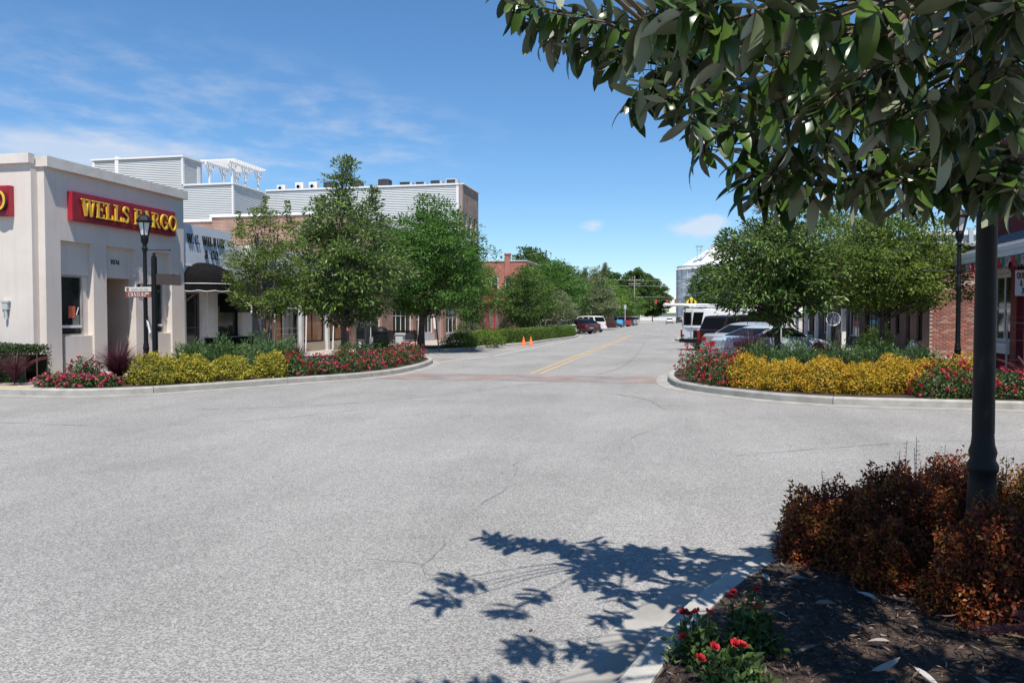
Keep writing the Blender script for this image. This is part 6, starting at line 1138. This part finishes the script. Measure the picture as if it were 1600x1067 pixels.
LV = [mag_leaf('leaf', gt[i % 3], gu[(i*2) % 3], .15 + .014*(i % 4), .046 + .005*(i % 3), .1 + .2*(i % 4), i) for i in range(9)]
TIPS = [tuple(float(v) for v in t.split(',')) for t in """-0.87,4.16,3.3 -0.84,4.27,3.24 -0.72,4.29,3.15 -0.58,4.32,3.1 -0.44,4.25,3.08 -0.64,4.21,3.27 -0.49,4.14,3.18 -0.35,4.16,2.97 -0.32,4.07,3.11 -0.23,3.88,2.93 -0.74,4.09,3.23 -0.41,4.26,3.29 -0.92,4.26,3.39 -0.11,2.67,2.63 -0.01,2.58,2.61 0.07,2.6,2.56 0.22,2.53,2.57 0.35,2.56,2.55 0.47,2.68,2.52 0.54,2.6,2.58 0.67,2.62,2.55 0.79,2.65,2.58 0.9,2.67,2.53 0.95,2.58,2.53 0.14,2.82,2.53 0.32,2.75,2.5 0.69,2.83,2.47 0.89,2.87,2.47 1.04,2.9,2.43 -0.01,3.1,2.63 -0.18,3.68,2.68 -0.06,3.59,2.59 -0.23,3.87,2.67 0.05,3.51,2.48 0.17,3.64,2.45 0.2,3.03,2.48 0.31,3.05,2.41 0.44,2.98,2.36 0.57,3,2.36 0.7,3.03,2.31 0.82,2.95,2.35 0.97,2.99,2.35 1.14,3.12,2.31 0.24,3.65,2.32 0.29,3.66,2.24 0.38,3.57,2.25 0.5,3.6,2.22 0.64,3.63,2.21 0.75,3.55,2.21 0.85,3.47,2.18 0.98,3.49,2.25 1.1,3.52,2.27 1.23,3.55,2.23 1.36,3.57,2.25 0.44,3.49,2.35 0.59,3.52,2.33 0.75,3.55,2.33 0.93,3.59,2.33 0.12,4.05,2.79 0.36,4.09,2.57 0.61,4.15,2.79 0.87,4.31,2.79 1.13,4.36,2.76 1.34,4.29,2.51 1.59,4.35,2.7 0.44,4.02,2.98 0.2,3.97,3.07 0.71,4.08,3.1 1.01,4.14,2.98 1.31,4.2,3.01 1.58,4.25,2.92 -0.07,4.12,3.05 -0.01,4.02,2.79 0.16,4.36,2.73 0.7,4.37,2.57 1.28,4.49,2.59 1.54,4.54,2.49 1,4.32,2.37 0.83,4.39,2.44 0.59,4.45,2.75 2.55,2.38,3.5 2.84,0.43,4.79 2.58,1.24,3.28 1.9,3.37,4.89 3.21,0.81,4.02 1.69,0.68,2.83 2.95,1.54,2.68 1.92,2.16,4.35 4.46,1.19,3.29 2.23,0.23,3.21 1.61,1.86,3.37 2.28,1.72,4.33 4.18,2.32,3.69 2.92,1.36,4.6 1.44,2.44,3.2 1.43,1.87,2.79 3.51,1.32,5.16 3.03,1,3.22 3.1,2.93,5.21 3.08,3.73,3.45 3.23,1.97,4.97 1.94,3.57,3.37 2.15,2.93,3.19 2.58,2.19,3.84 3.84,2.22,4.22 1.97,3.01,4.56 2.78,2.76,5.14 3.55,2.62,4.74 2.51,3.65,4.28 2.99,0.7,4.56 2.55,2.71,4.59 2.73,3.05,3.08 3.81,2.12,3.94 3.07,2.16,3.66 4.13,1.24,4.91 2.43,0.89,2.66 4.34,2.53,3.63 3.09,0.38,4.36 0.6,1.46,3.03 2.8,1.83,5.33 2.28,2.72,4.1 4.34,1.59,4.4 2.81,0.16,3.21 2.72,2.81,5.3 2.41,3.25,4.92 3.88,0.79,4.42 2.04,1.04,5.21 2.54,0.27,4 2.75,2.15,3.94 2.01,2.23,3.45 1.23,1.61,4.09 2.21,1.16,3.95 3.59,2.69,4.56 2.16,2.29,3.49 3.41,1.2,3.08 4.66,2.08,3.41 2.94,2.64,2.77 2.51,2.11,3.78 2.08,2.76,2.9 2.9,3.54,4.62 1.51,2.94,4.82 2.17,0.43,2.87 3.45,1.56,3.65 2.61,1.2,3.72 2.21,2.5,4.55 3.73,1.17,2.99 1.59,3.39,4.75 2.72,2.29,3.8 3.15,3.66,4.09 3.08,0.44,4.31 2.2,-0.03,3.95 2.62,0.32,4.45 0.98,3.59,2.17 1.12,3.73,2.18 1.16,3.63,2.15 1.22,3.44,2.14 1.25,3.34,2.11 0.99,3.8,2.14 0.76,3.86,2.18 0.59,3.82,2.18 0.45,3.89,2.18 0.35,3.87,2.2 1.19,4.05,2.29 1.33,3.97,2.21 1.48,3.91,2.23 0.12,4.04,2.45 0.72,3.65,2.46 0.37,3.58,2.65 1.01,3.61,2.64 1.27,3.67,2.62 0.62,3.53,2.62 0.9,3.79,2.56 0.23,3.86,2.62 0.05,3.51,2.59 -0.12,3.79,2.79 0.34,3.88,2.41 1.08,3.31,2.29 0.93,3.18,2.27 0.63,3.02,2.49 0.46,3.29,2.56 1.88,1.59,3.98 2.24,3,4.44 1.29,1.78,3.4 3.93,2.8,4.06 2.01,2.99,4.57 1.47,3.37,3.29 2.13,1.23,4.48 1.22,2.15,3.61 2.54,3.96,3.33 0.45,1.66,3.49 0.58,1.38,4.13 3.91,2.34,4.04 2.84,1.52,3.86 4.34,1.09,4.99 4.08,1.65,4.44 2.74,3.16,4.38 1.67,3.91,3.26 2.2,2.21,4.21 2.77,0.81,4.97 1.81,2.11,4.62 2.07,2.32,3.51 2.72,1.81,3.27 2.44,2.87,4.63 3.16,2.56,3.57 4,2.51,3.54 3.65,2.3,3.81 3.92,4.17,3.43 0.58,1.25,4.25 1.86,3.11,3.5 1.95,1.17,4.94 1.03,1.36,4.17 3.1,1.31,4.16 3.1,3.32,3.96 3.76,1.74,3.83 3.42,3.41,4.46 0.87,1.32,4.04 3.28,2.14,3.26 1.96,1.6,4.16 4,2.67,4.02 2.63,2.28,4.79 3.88,1.33,4.12 2.55,1.88,4.32 3.24,1.27,4.48 2.24,2.36,4.43 3.72,1.92,3.81 3.3,2.62,4.66 3.05,2.2,4.27 2.48,1.27,3.99 1.82,3.09,4.57 3.9,3.22,3.12 4.29,3.06,4.96 1.69,2.15,3.3 1.3,1.55,4.58 2.02,2.81,4.95 2.43,2.22,3.99 1.42,1.77,4.31 1.24,2.37,4.08 2.85,1.48,4.72 1.4,2.38,3.21 4.2,3.08,4.62 4.07,3.24,4.81 4.21,1.08,4.85 1.37,2.99,3.7 1.79,3.49,4.03 1.25,2.02,3.86 2.76,2.77,3.98 1.18,2.33,3.94 3.05,3.26,3.46 2.72,2.42,3.36 2.74,3.32,3.95 3.33,1.43,4.78 1.76,1.19,4.13 2.26,3.52,4.15 3.54,2.74,3.72 3.05,2.3,3.29 0.78,1.18,4.11 0.78,1.23,4.85 3.05,1.84,4.99 2.49,1.22,4.79 1.89,1.76,4.41 1.88,1.83,3.71 3.75,2.65,4.26 2.9,1.65,3.12 3.7,3.06,4.01 3.42,1.58,4.83 2.08,3.35,3.37 1.66,3.46,3.54 2.69,2.81,3.76 3.06,1.2,4.58 1.42,1.39,4.81 2.13,3.35,4.4 4.11,2.72,5 2.19,3,3.86 2.7,3.3,4.93 3.46,3.51,4.79 2.38,4.01,3.45 3,3.82,4.13 1.88,3.72,3.17 4.06,1.33,3.96 2.89,2.87,3.48 3.66,3.28,4.2 2.11,1.57,4.92 1.45,2.84,4.09 1.92,0.83,4.9 3.6,1.91,3.69 2.09,1.93,3.13 1.29,1.83,3.69 4.01,2.08,4.31 1.74,3.58,4.31 0.6,1.48,3.5 3.23,1.87,4.7 3.13,1.34,4.16 3.19,3.59,4.44 2.5,2.95,3.21 1.95,2.7,4.71 1.91,2.26,4.8 2.15,2.13,3.69 2.56,2.98,4.62 3.65,3.77,3.3 1.38,1.74,4.39 4.01,1.76,3.87 3.51,2.82,4.33 3.97,3.95,3.84 4.26,1.25,4.92 1.45,1.6,3.16 2.53,2.06,3.33 1.95,1.84,4.26 2.97,1.55,4.1 3.87,1.51,4.52 2.92,2.51,4 2.96,1.83,4.53 3.42,2.3,4.39 2.88,2.41,4.22 1.9,3.67,3.27 2.5,1.51,4.22 3.13,2.53,4.33 2.77,0.84,4.89 3.04,1.58,3.64 3.23,2.88,4.93 2.15,2.59,4.07 1.96,3.07,4.56 4.04,3.38,3.41 2.22,3.76,3.71 3.04,3.83,3.72 1.59,2.97,4.93 3.53,1.28,4.26 2.15,3.49,3.88 3.87,2.47,4.68 3.25,3.92,3.25 2.23,2.16,3.65 3.1,2,3.2 3.75,1.8,3.27 3.6,1.65,4.54 3.4,2.13,4.95 2.03,3.11,4.12 1.35,3.29,3.61 -0.34,2.35,3.11 -0.44,1.64,3.57 -0.34,2.47,3.95 0.07,1.91,3.14 -0.29,1.98,3.03 -0.34,1.7,3.71 -0.32,2.97,3.46 -0.55,1.55,3.75 0.16,1.56,3.51 -0.36,1.73,3.44 -0.08,1.78,3.21 -0.22,2.22,3.47 -0.16,1.6,3.53 -0.32,2.36,3.36 0.12,1.45,3.87 2.71,3.64,4.46 1.4,4.05,3.89 2.24,3.88,4.09 2.47,3.58,4.57 2.73,3.94,3.69 1.77,4.17,3.89 1.59,3.51,4.59 2.81,4.02,3.98 1.63,4.48,3.62 1.49,4.16,3.83 2.39,4.37,3.17 2.25,4.86,3.13 2.72,4.23,4.48 2.01,4.47,3.54 2.82,4.07,3.79 2.13,4.93,3.04 3.01,3.43,4.87 2.29,3.25,4.9 2.47,4.64,3.07 2.82,4.02,3.62 2.74,3.97,3.3 1.55,4.3,3.73 1.7,4.18,3.98 2.76,4.66,3.21 2.17,4.11,3.42 1.83,3.72,4.15 1.41,4.5,3.98 1.75,3.88,4.58 1.48,4.25,4.43 1.49,4.26,3.5 2.09,3.72,4.81 2.29,3.47,4.97 2.04,4.45,3.38 1.64,3.53,4.18 2.54,3.94,4.93 2.08,3.46,4.68 2.87,3.24,4.93 2.14,3.5,4.26 2.36,3.94,4.14 2.64,4.42,3.51 2.48,4.62,3.56 2.18,3.79,3.78 2.55,4.79,3.26 1.67,3.84,4.86 1.61,4.5,3.78 1.83,4.49,3.29 2.78,4.02,4.03 2.07,3.94,3.29 1.6,3.89,4.32 2.77,3.77,3.88 1.76,4.26,3.56 2.84,4.54,3.77 2.5,3.92,4.89 1.64,3.7,4.1 2.43,4.48,3.38 1.85,4.01,4.05 1.91,4.13,3.74 1.5,4.02,4.57 2.59,3.66,4.17 1.92,4.34,4.21 2.17,3.75,3.63 3.13,3.22,3.91 1.65,3.6,3.98 2.04,3.49,5.2 2.65,3.79,3.92 1.97,3.97,3.37 2.44,3,4.74 1.87,3.65,4.48 1.94,4.57,3.48 2.72,4.23,4.13 2.53,3.54,4.29 2.81,3.01,4.36 2.09,2.76,5.06 1.78,3.42,3.33 2.01,4.17,3.88 3.07,4.11,4.03 2.91,4.32,3.71 2.84,4.13,5.13 2.9,4.98,3.05 3.11,3.73,5.11 1.92,2.71,4.67 3.02,4.44,4.38 1.66,3.05,3.99 2.11,3.47,3.42 1.42,3.4,3.25 3.04,3.02,4.72 3.01,3.24,4.39 2.92,4.42,3.73 2.84,3.81,4.37 2.52,4.47,3.69 1.71,3.9,3.12 1.92,3.72,4.95 1.95,3.87,3.96 2.66,3.23,4.97 1.79,4.1,3.33 3.26,3.36,4.42 3.18,3.27,5.07 2.4,4.39,3.38 2.16,5.05,3.12 1.83,3.17,4.02 1.79,3.35,3.66 2.49,3.97,4.55 1.57,4.31,3.5 1.81,3.87,3.55 2.47,4.4,3.66 3.26,2.82,4.67 3.11,4.55,3.56 1.75,2.92,4.67 2.93,4.45,3.61 2.49,4.34,3.81 1.36,4.55,3.63 2.9,4.01,4.56 2.48,3.71,3.8 1.6,3.74,4.99 2.98,4.47,3.76 2.9,3.7,5.11 1.54,4,3.46 2.46,3.02,4.17 1.82,3.83,4.86 1.75,4.62,3.7 2.13,4.72,3.48 2.76,3.04,4.82 2.2,3.35,4.38 2.65,4.21,4.7 1.48,3.49,3.93 2.7,3.81,4.63 2.34,3.17,3.87 2.69,3.55,3.2 1.85,3.13,4.37 3.08,3.21,4.73 2.02,3.49,3.33 2.69,4.09,4.5 2.53,3.8,4.73 1.36,4.37,3.69 2.77,3.82,4.62 2.37,3.51,3.19 2.96,4.04,4.17 2.54,3.67,3.29 1.88,4.48,3.74 1.76,3.72,3.46 1.56,3.86,3.53 1.63,3.48,3.39 2.64,3.28,4.28 2.4,4.67,3.98 1.59,4.1,5.13 0.62,4.42,2.87 1.05,4.59,2.76 -0.14,4.37,3.22 0.58,3.91,2.65 0.41,4.2,3.1 0.5,3.99,3.11 0.18,4.31,2.96 0.03,3.82,2.91 0.53,3.83,2.99 0.85,4.05,2.98 0.99,4.12,2.54 1.03,4.42,2.85 0.09,4.23,2.98 0.97,4.12,2.53 0.26,3.88,3.04 -0.09,4.14,3.16 -0.16,3.93,3.04 0.21,4.11,2.91 0.23,4.28,3.08 -0.09,3.72,2.89 0.68,3.87,2.61 0.8,4.3,2.99 -0.15,3.82,3.09 1.04,4.48,3.12 0.94,4.15,2.53 0.28,4.34,3.07 -0.95,3.23,3.33 -0.95,2.92,3.23 -0.82,3.15,3.31 -0.85,2.84,3.25""".split()]
MG = thing('magnolia_tree', 'large leaved magnolia overhanging from the upper right corner', 'tree', (3.3, 2.3, .12))
org = MG.location; rn = random.Random(21)
trunk_top = Vector((3.2, 2.3, 5.2)); MB().tube([(3.3, 2.3, .1), (3.32, 2.28, 1.2), (3.26, 2.32, 2.6), (3.2, 2.3, 4.0), trunk_top], [.13, .11, .095, .07, .03], 12).build('trunk', M['bark'], MG, org, True)
hubs = [Vector(h) for h in ((1.9, 3.3, 2.5), (1.2, 3.2, 2.75), (.75, 3.9, 2.75), (.1, 4.2, 2.9), (1.6, 2.5, 3.0), (2.3, 2.7, 2.7), (2.0, 1.5, 3.6), (3.4, 1.2, 3.8), (3.9, 2.6, 3.9), (2.6, 2.4, 4.6), (1.2, 3.8, 2.35), (2.0, 3.2, 2.2))]
for h in hubs:
    z = max(1.7, h.z - .55); st = Vector((3.27, 2.3, min(z, 4.6))); mid = st.lerp(h, .5) + Vector((0, 0, .12)); MB().tube([st, mid, h], [.035, .024, .013], 7).build('branch', M['bark'], MG, org, True)
tw = MB(); leaves = []
for t in TIPS:  # some unseen tips above the view are added for the shade they cast
    p = Vector(t); h = min(hubs, key=lambda q: (q-p).length); d = (p-h); mid = h.lerp(p, .55) + Vector((0, 0, .08*d.length)); tw.tube([h, mid, p], [.010, .006, .004], 5)
    ax = (p - mid).normalized(); nlv = rn.randint(14, 20); ph = rn.uniform(0, 6.28)
    for k in range(nlv):
        back = .20*(k/nlv)**1.1; q = p - ax*back*1.0; a = ph + k*2.4; u = ax.cross(Vector((.1, .2, 1))).normalized(); v = ax.cross(u)
        dr = (ax*rn.uniform(.05, .55) + (u*math.cos(a) + v*math.sin(a))*rn.uniform(.7, 1.0)).normalized(); dr.z -= rn.uniform(-.15, .85); dr.normalize()
        nn = (Vector((0, 0, 1)) + (u*math.cos(a) + v*math.sin(a))*.35 + Vector((rn.uniform(-.8, .8), rn.uniform(-.8, .8), rn.uniform(-.5, .3)))).normalized(); sd = dr.cross(nn).normalized(); nn = sd.cross(dr)
        mt = Matrix((sd, dr, nn)).transposed().to_4x4(); s = rn.uniform(.55, 1.2); mt = Matrix.Translation(q) @ mt @ Matrix.Scale(s, 4); leaves.append((q, mt, rn.randrange(9), s))
tw.build('twigs', M['twig'], MG, org, True)
fw = Vector((-.204, .979, -.03))
def shows(e):
    q = e[0] - Vector((0, 0, 1.65)); d = q.dot(fw); r = q.dot(Vector((.979, .204, 0)))
    if d < .4 or abs(r/d) > .66 or abs(q.z/d + .03) > .47: return 0
    return e[3]/d
leaves.sort(key=shows, reverse=True); inv = Matrix.Translation(-Vector(org)); rest = MB()
for i, (q, mt, k, s) in enumerate(leaves):
    if i < 298:
        o = bpy.data.objects.new('leaf', LV[k][0]); C.objects.link(o); o.parent = MG; o.matrix_local = inv @ mt
    else:
        b = LV[k][1]; base = len(rest.v); rest.v += [tuple(mt @ Vector(v)) for v in b.v]; rest.f += [tuple(base+j for j in f) for f in b.f]; rest.m += [(k % 3) if m_ == 0 else (3 + (k*2) % 3 if m_ == 1 else 6) for m_ in b.m]
o = rest.build('crown', gt + gu + [M['twig']], MG, org, True); o['kind'] = 'stuff'
# fallen leaves
dry = [pm('dry_leaf_%d' % i, c, tuple(v*1.3 for v in c), 14, .8) for i, c in enumerate(((.26, .23, .20), (.16, .12, .09), (.30, .28, .27)))]
DL = [mag_leaf('fallen_leaf', dry[i % 3], dry[(i+1) % 3], .10 + .02*(i % 3), .036, .25, 40+i)[0] for i in range(5)]
spots = [(.62, 4.85), (.72, 4.70), (1.02, 4.42), (.55, 4.55), (.86, 4.05), (.95, 3.86), (1.12, 4.05), (.98, 3.6), (1.35, 3.85), (1.52, 4.05), (1.62, 3.9), (1.2, 3.55), (.80, 3.52), (1.45, 3.5), (.62, 3.75), (.45, 4.15), (1.75, 4.0), (1.05, 4.75), (.48, 4.75), (.70, 4.30), (1.28, 4.25), (1.6, 3.6)]
words = ('pale', 'grey', 'curled', 'brown')
for i, (x, y) in enumerate(spots):
    o = bpy.data.objects.new('fallen_leaf', DL[i % 5]); C.objects.link(o); o.location = (x, y, .175); o.rotation_euler = (R(rn.uniform(-12, 12)), R(rn.uniform(-14, 14)) + (math.pi if i % 4 == 0 else 0), rn.uniform(0, 6.28)); tag(o, 'dry fallen magnolia leaf lying on the dark mulch', 'leaf', 'fallen leaves on the mulch')
o = bpy.data.objects.new('fallen_leaf', DL[1]); C.objects.link(o); o.location = (-.75, 4.05, .012); o.scale = (.5, .5, .5); tag(o, 'tiny dry leaf lying alone on the asphalt', 'leaf')
# near red flowers: stems, leaves, each bloom its own part
def bloom(seed, r=.03):
    rn2 = random.Random(seed); mb = MB()
    for ring, (n_, rr, tilt) in enumerate(((7, 1.0, .35), (6, .75, .8), (4, .45, 1.15))):
        for k in range(n_):
            a = 2*math.pi*k/n_ + ring*.4 + rn2.uniform(-.2, .2); d = Vector((math.cos(a)*math.cos(tilt), math.sin(a)*math.cos(tilt), math.sin(tilt)))*r*rr; s = Vector((-math.sin(a), math.cos(a), 0))*r*.42*rr; c = d*.62; mb.add([(0, 0, 0), c+s, d*1.02 + s*.5 + Vector((0, 0, .004)), d*1.02 - s*.5 + Vector((0, 0, .004)), c-s], [(0, 1, 2, 3, 4)])
    return mb
def near_flowers(label, xy, r, h, nb_, seed):
    T = thing('red_flower_plant', label, 'flowers', (*xy, .128)); mound(T, r, r, h, 520, (.05, .025), LM['rosegreen'], seed, shell=.1, bumps=.5); rn2 = random.Random(seed); m = MB()
    for k in range(nb_):
        a, q = rn2.uniform(0, 6.28), rn2.uniform(.15, 1.05); e = Vector((r*q*math.cos(a), r*q*math.sin(a), h*(1.18-.45*q*q)*rn2.uniform(.85, 1.15))); m.tube([(e.x*.2, e.y*.2, 0), (e.x*.8, e.y*.8, e.z*.7), e], .0025, 4)
        f = bloom(seed*20+k, rn2.uniform(.018, .027)).build('flower', pm('crimson_petal', (.30, .005, .010), (.42, .012, .02), 30, .7), T); f.location = e; f.rotation_euler = (rn2.uniform(-.5, .5), rn2.uniform(-.5, .5), 0)
    m.build('stems', pm('green_stem', (.04, .07, .02), None), T)
near_flowers('red flowering plant at the near kerb corner', (.10, 3.58), .13, .18, 5, 401); near_flowers('taller red flowering plant just inside the near bed', (.34, 3.74), .13, .24, 4, 402); near_flowers('red flowering plant cut by the bottom edge of the picture', (.24, 3.32), .14, .14, 4, 403)
grassclump('shaded brown pink plume grass at the lower right corner', (1.75, 3.55), .55, .42, 130, 410, 'purple', z=.128, w=.010, plumes=9)
# person in pink standing behind the tall magnolia trunk
def person(label, loc, rz):
    J = {'pel': (0, 0, .92), 'wai': (0, 0, 1.06), 'che': (0, .0, 1.28), 'nec': (0, .0, 1.46), 'hd0': (0, -.01, 1.55), 'hd1': (0, -.015, 1.66)}
    vs = list(J.values()); ed = [(i, i+1) for i in range(5)]; rad = [.135, .115, .14, .055, .085, .088]
    def chain(start, pts, rs):
        p = start
        for q, r_ in zip(pts, rs): vs.append(q); rad.append(r_); ed.append((p, len(vs)-1)); p = len(vs)-1
    for s in (-1, 1):
        chain(0, [(s*.09, 0, .84), (s*.10, -.02 + .04*s, .48), (s*.10, .02 + .07*s, .09), (s*.105, -.12 + .07*s, .04)], [.088, .062, .045, .035])
        chain(2, [(s*.18, 0, 1.38), (s*.23, .03, 1.10), (s*.22, -.10, .88), (s*.21, -.14, .80)], [.055, .042, .034, .03])
    me = bpy.data.meshes.new('person'); me.from_pydata(vs, ed, []); o = bpy.data.objects.new('person', me); C.objects.link(o); md = o.modifiers.new('skin', 'SKIN'); o.modifiers.new('sub', 'SUBSURF').levels = 2
    for i, r_ in enumerate(rad): me.skin_vertices[0].data[i].radius = (r_, r_*(.8 if i in (0, 1, 2) else 1)); me.skin_vertices[0].data[i].use_root = (i == 0)
    dg = bpy.context.evaluated_depsgraph_get(); nm = bpy.data.meshes.new_from_object(o.evaluated_get(dg)); bpy.data.objects.remove(o)
    sk, tp, tr, sh, hr = pm('skin', (.42, .25, .18), None), pm('pink_top', (.62, .06, .22), (.7, .09, .27), 6, .8), pm('dark_leggings', (.03, .018, .025), None, rough=.8), pm('shoe', (.05, .05, .05), None), pm('hair_brown', (.05, .03, .02), None)
    for q in (sk, tp, tr, sh, hr): nm.materials.append(q)
    for f in nm.polygons:
        x, y, z = f.center; f.use_smooth = True
        f.material_index = 3 if z < .09 else 2 if z < .94 and abs(x) < .17 else 0 if z > 1.47 or (abs(x) > .19 and z < 1.18) else 1
    T = thing('person', label, 'person', loc, rz); b = bpy.data.objects.new('body', nm); C.objects.link(b); b.parent = T
    MB().lathe([(.05, 1.77), (.092, 1.70), (.10, 1.62), (.085, 1.52), (.06, 1.50)], 14, (0, .02, 0)).build('hair', hr, T, smooth=True); m = MB(); m.lathe([(.012, 1.605), (.001, 1.625)], 6, (0, -.10, 0)); m.build('nose', sk, T)
    for s in (-1, 1): m = MB(); [m.tube([(s*.21 + .018*(k-1.5), -.15, .79), (s*.21 + .018*(k-1.5), -.17, .72 - .008*(k % 2)), (s*.21 + .016*(k-1.5), -.165, .69)], .008, 6) for k in range(4)]; m.tube([(s*.19, -.14, .80), (s*.165, -.17, .76)], .009, 6); m.build('fingers', sk, T)
    return T
person('person in a pink top and dark trousers behind the tall magnolia trunk', (-13.65, 31.2, .14), R(200))
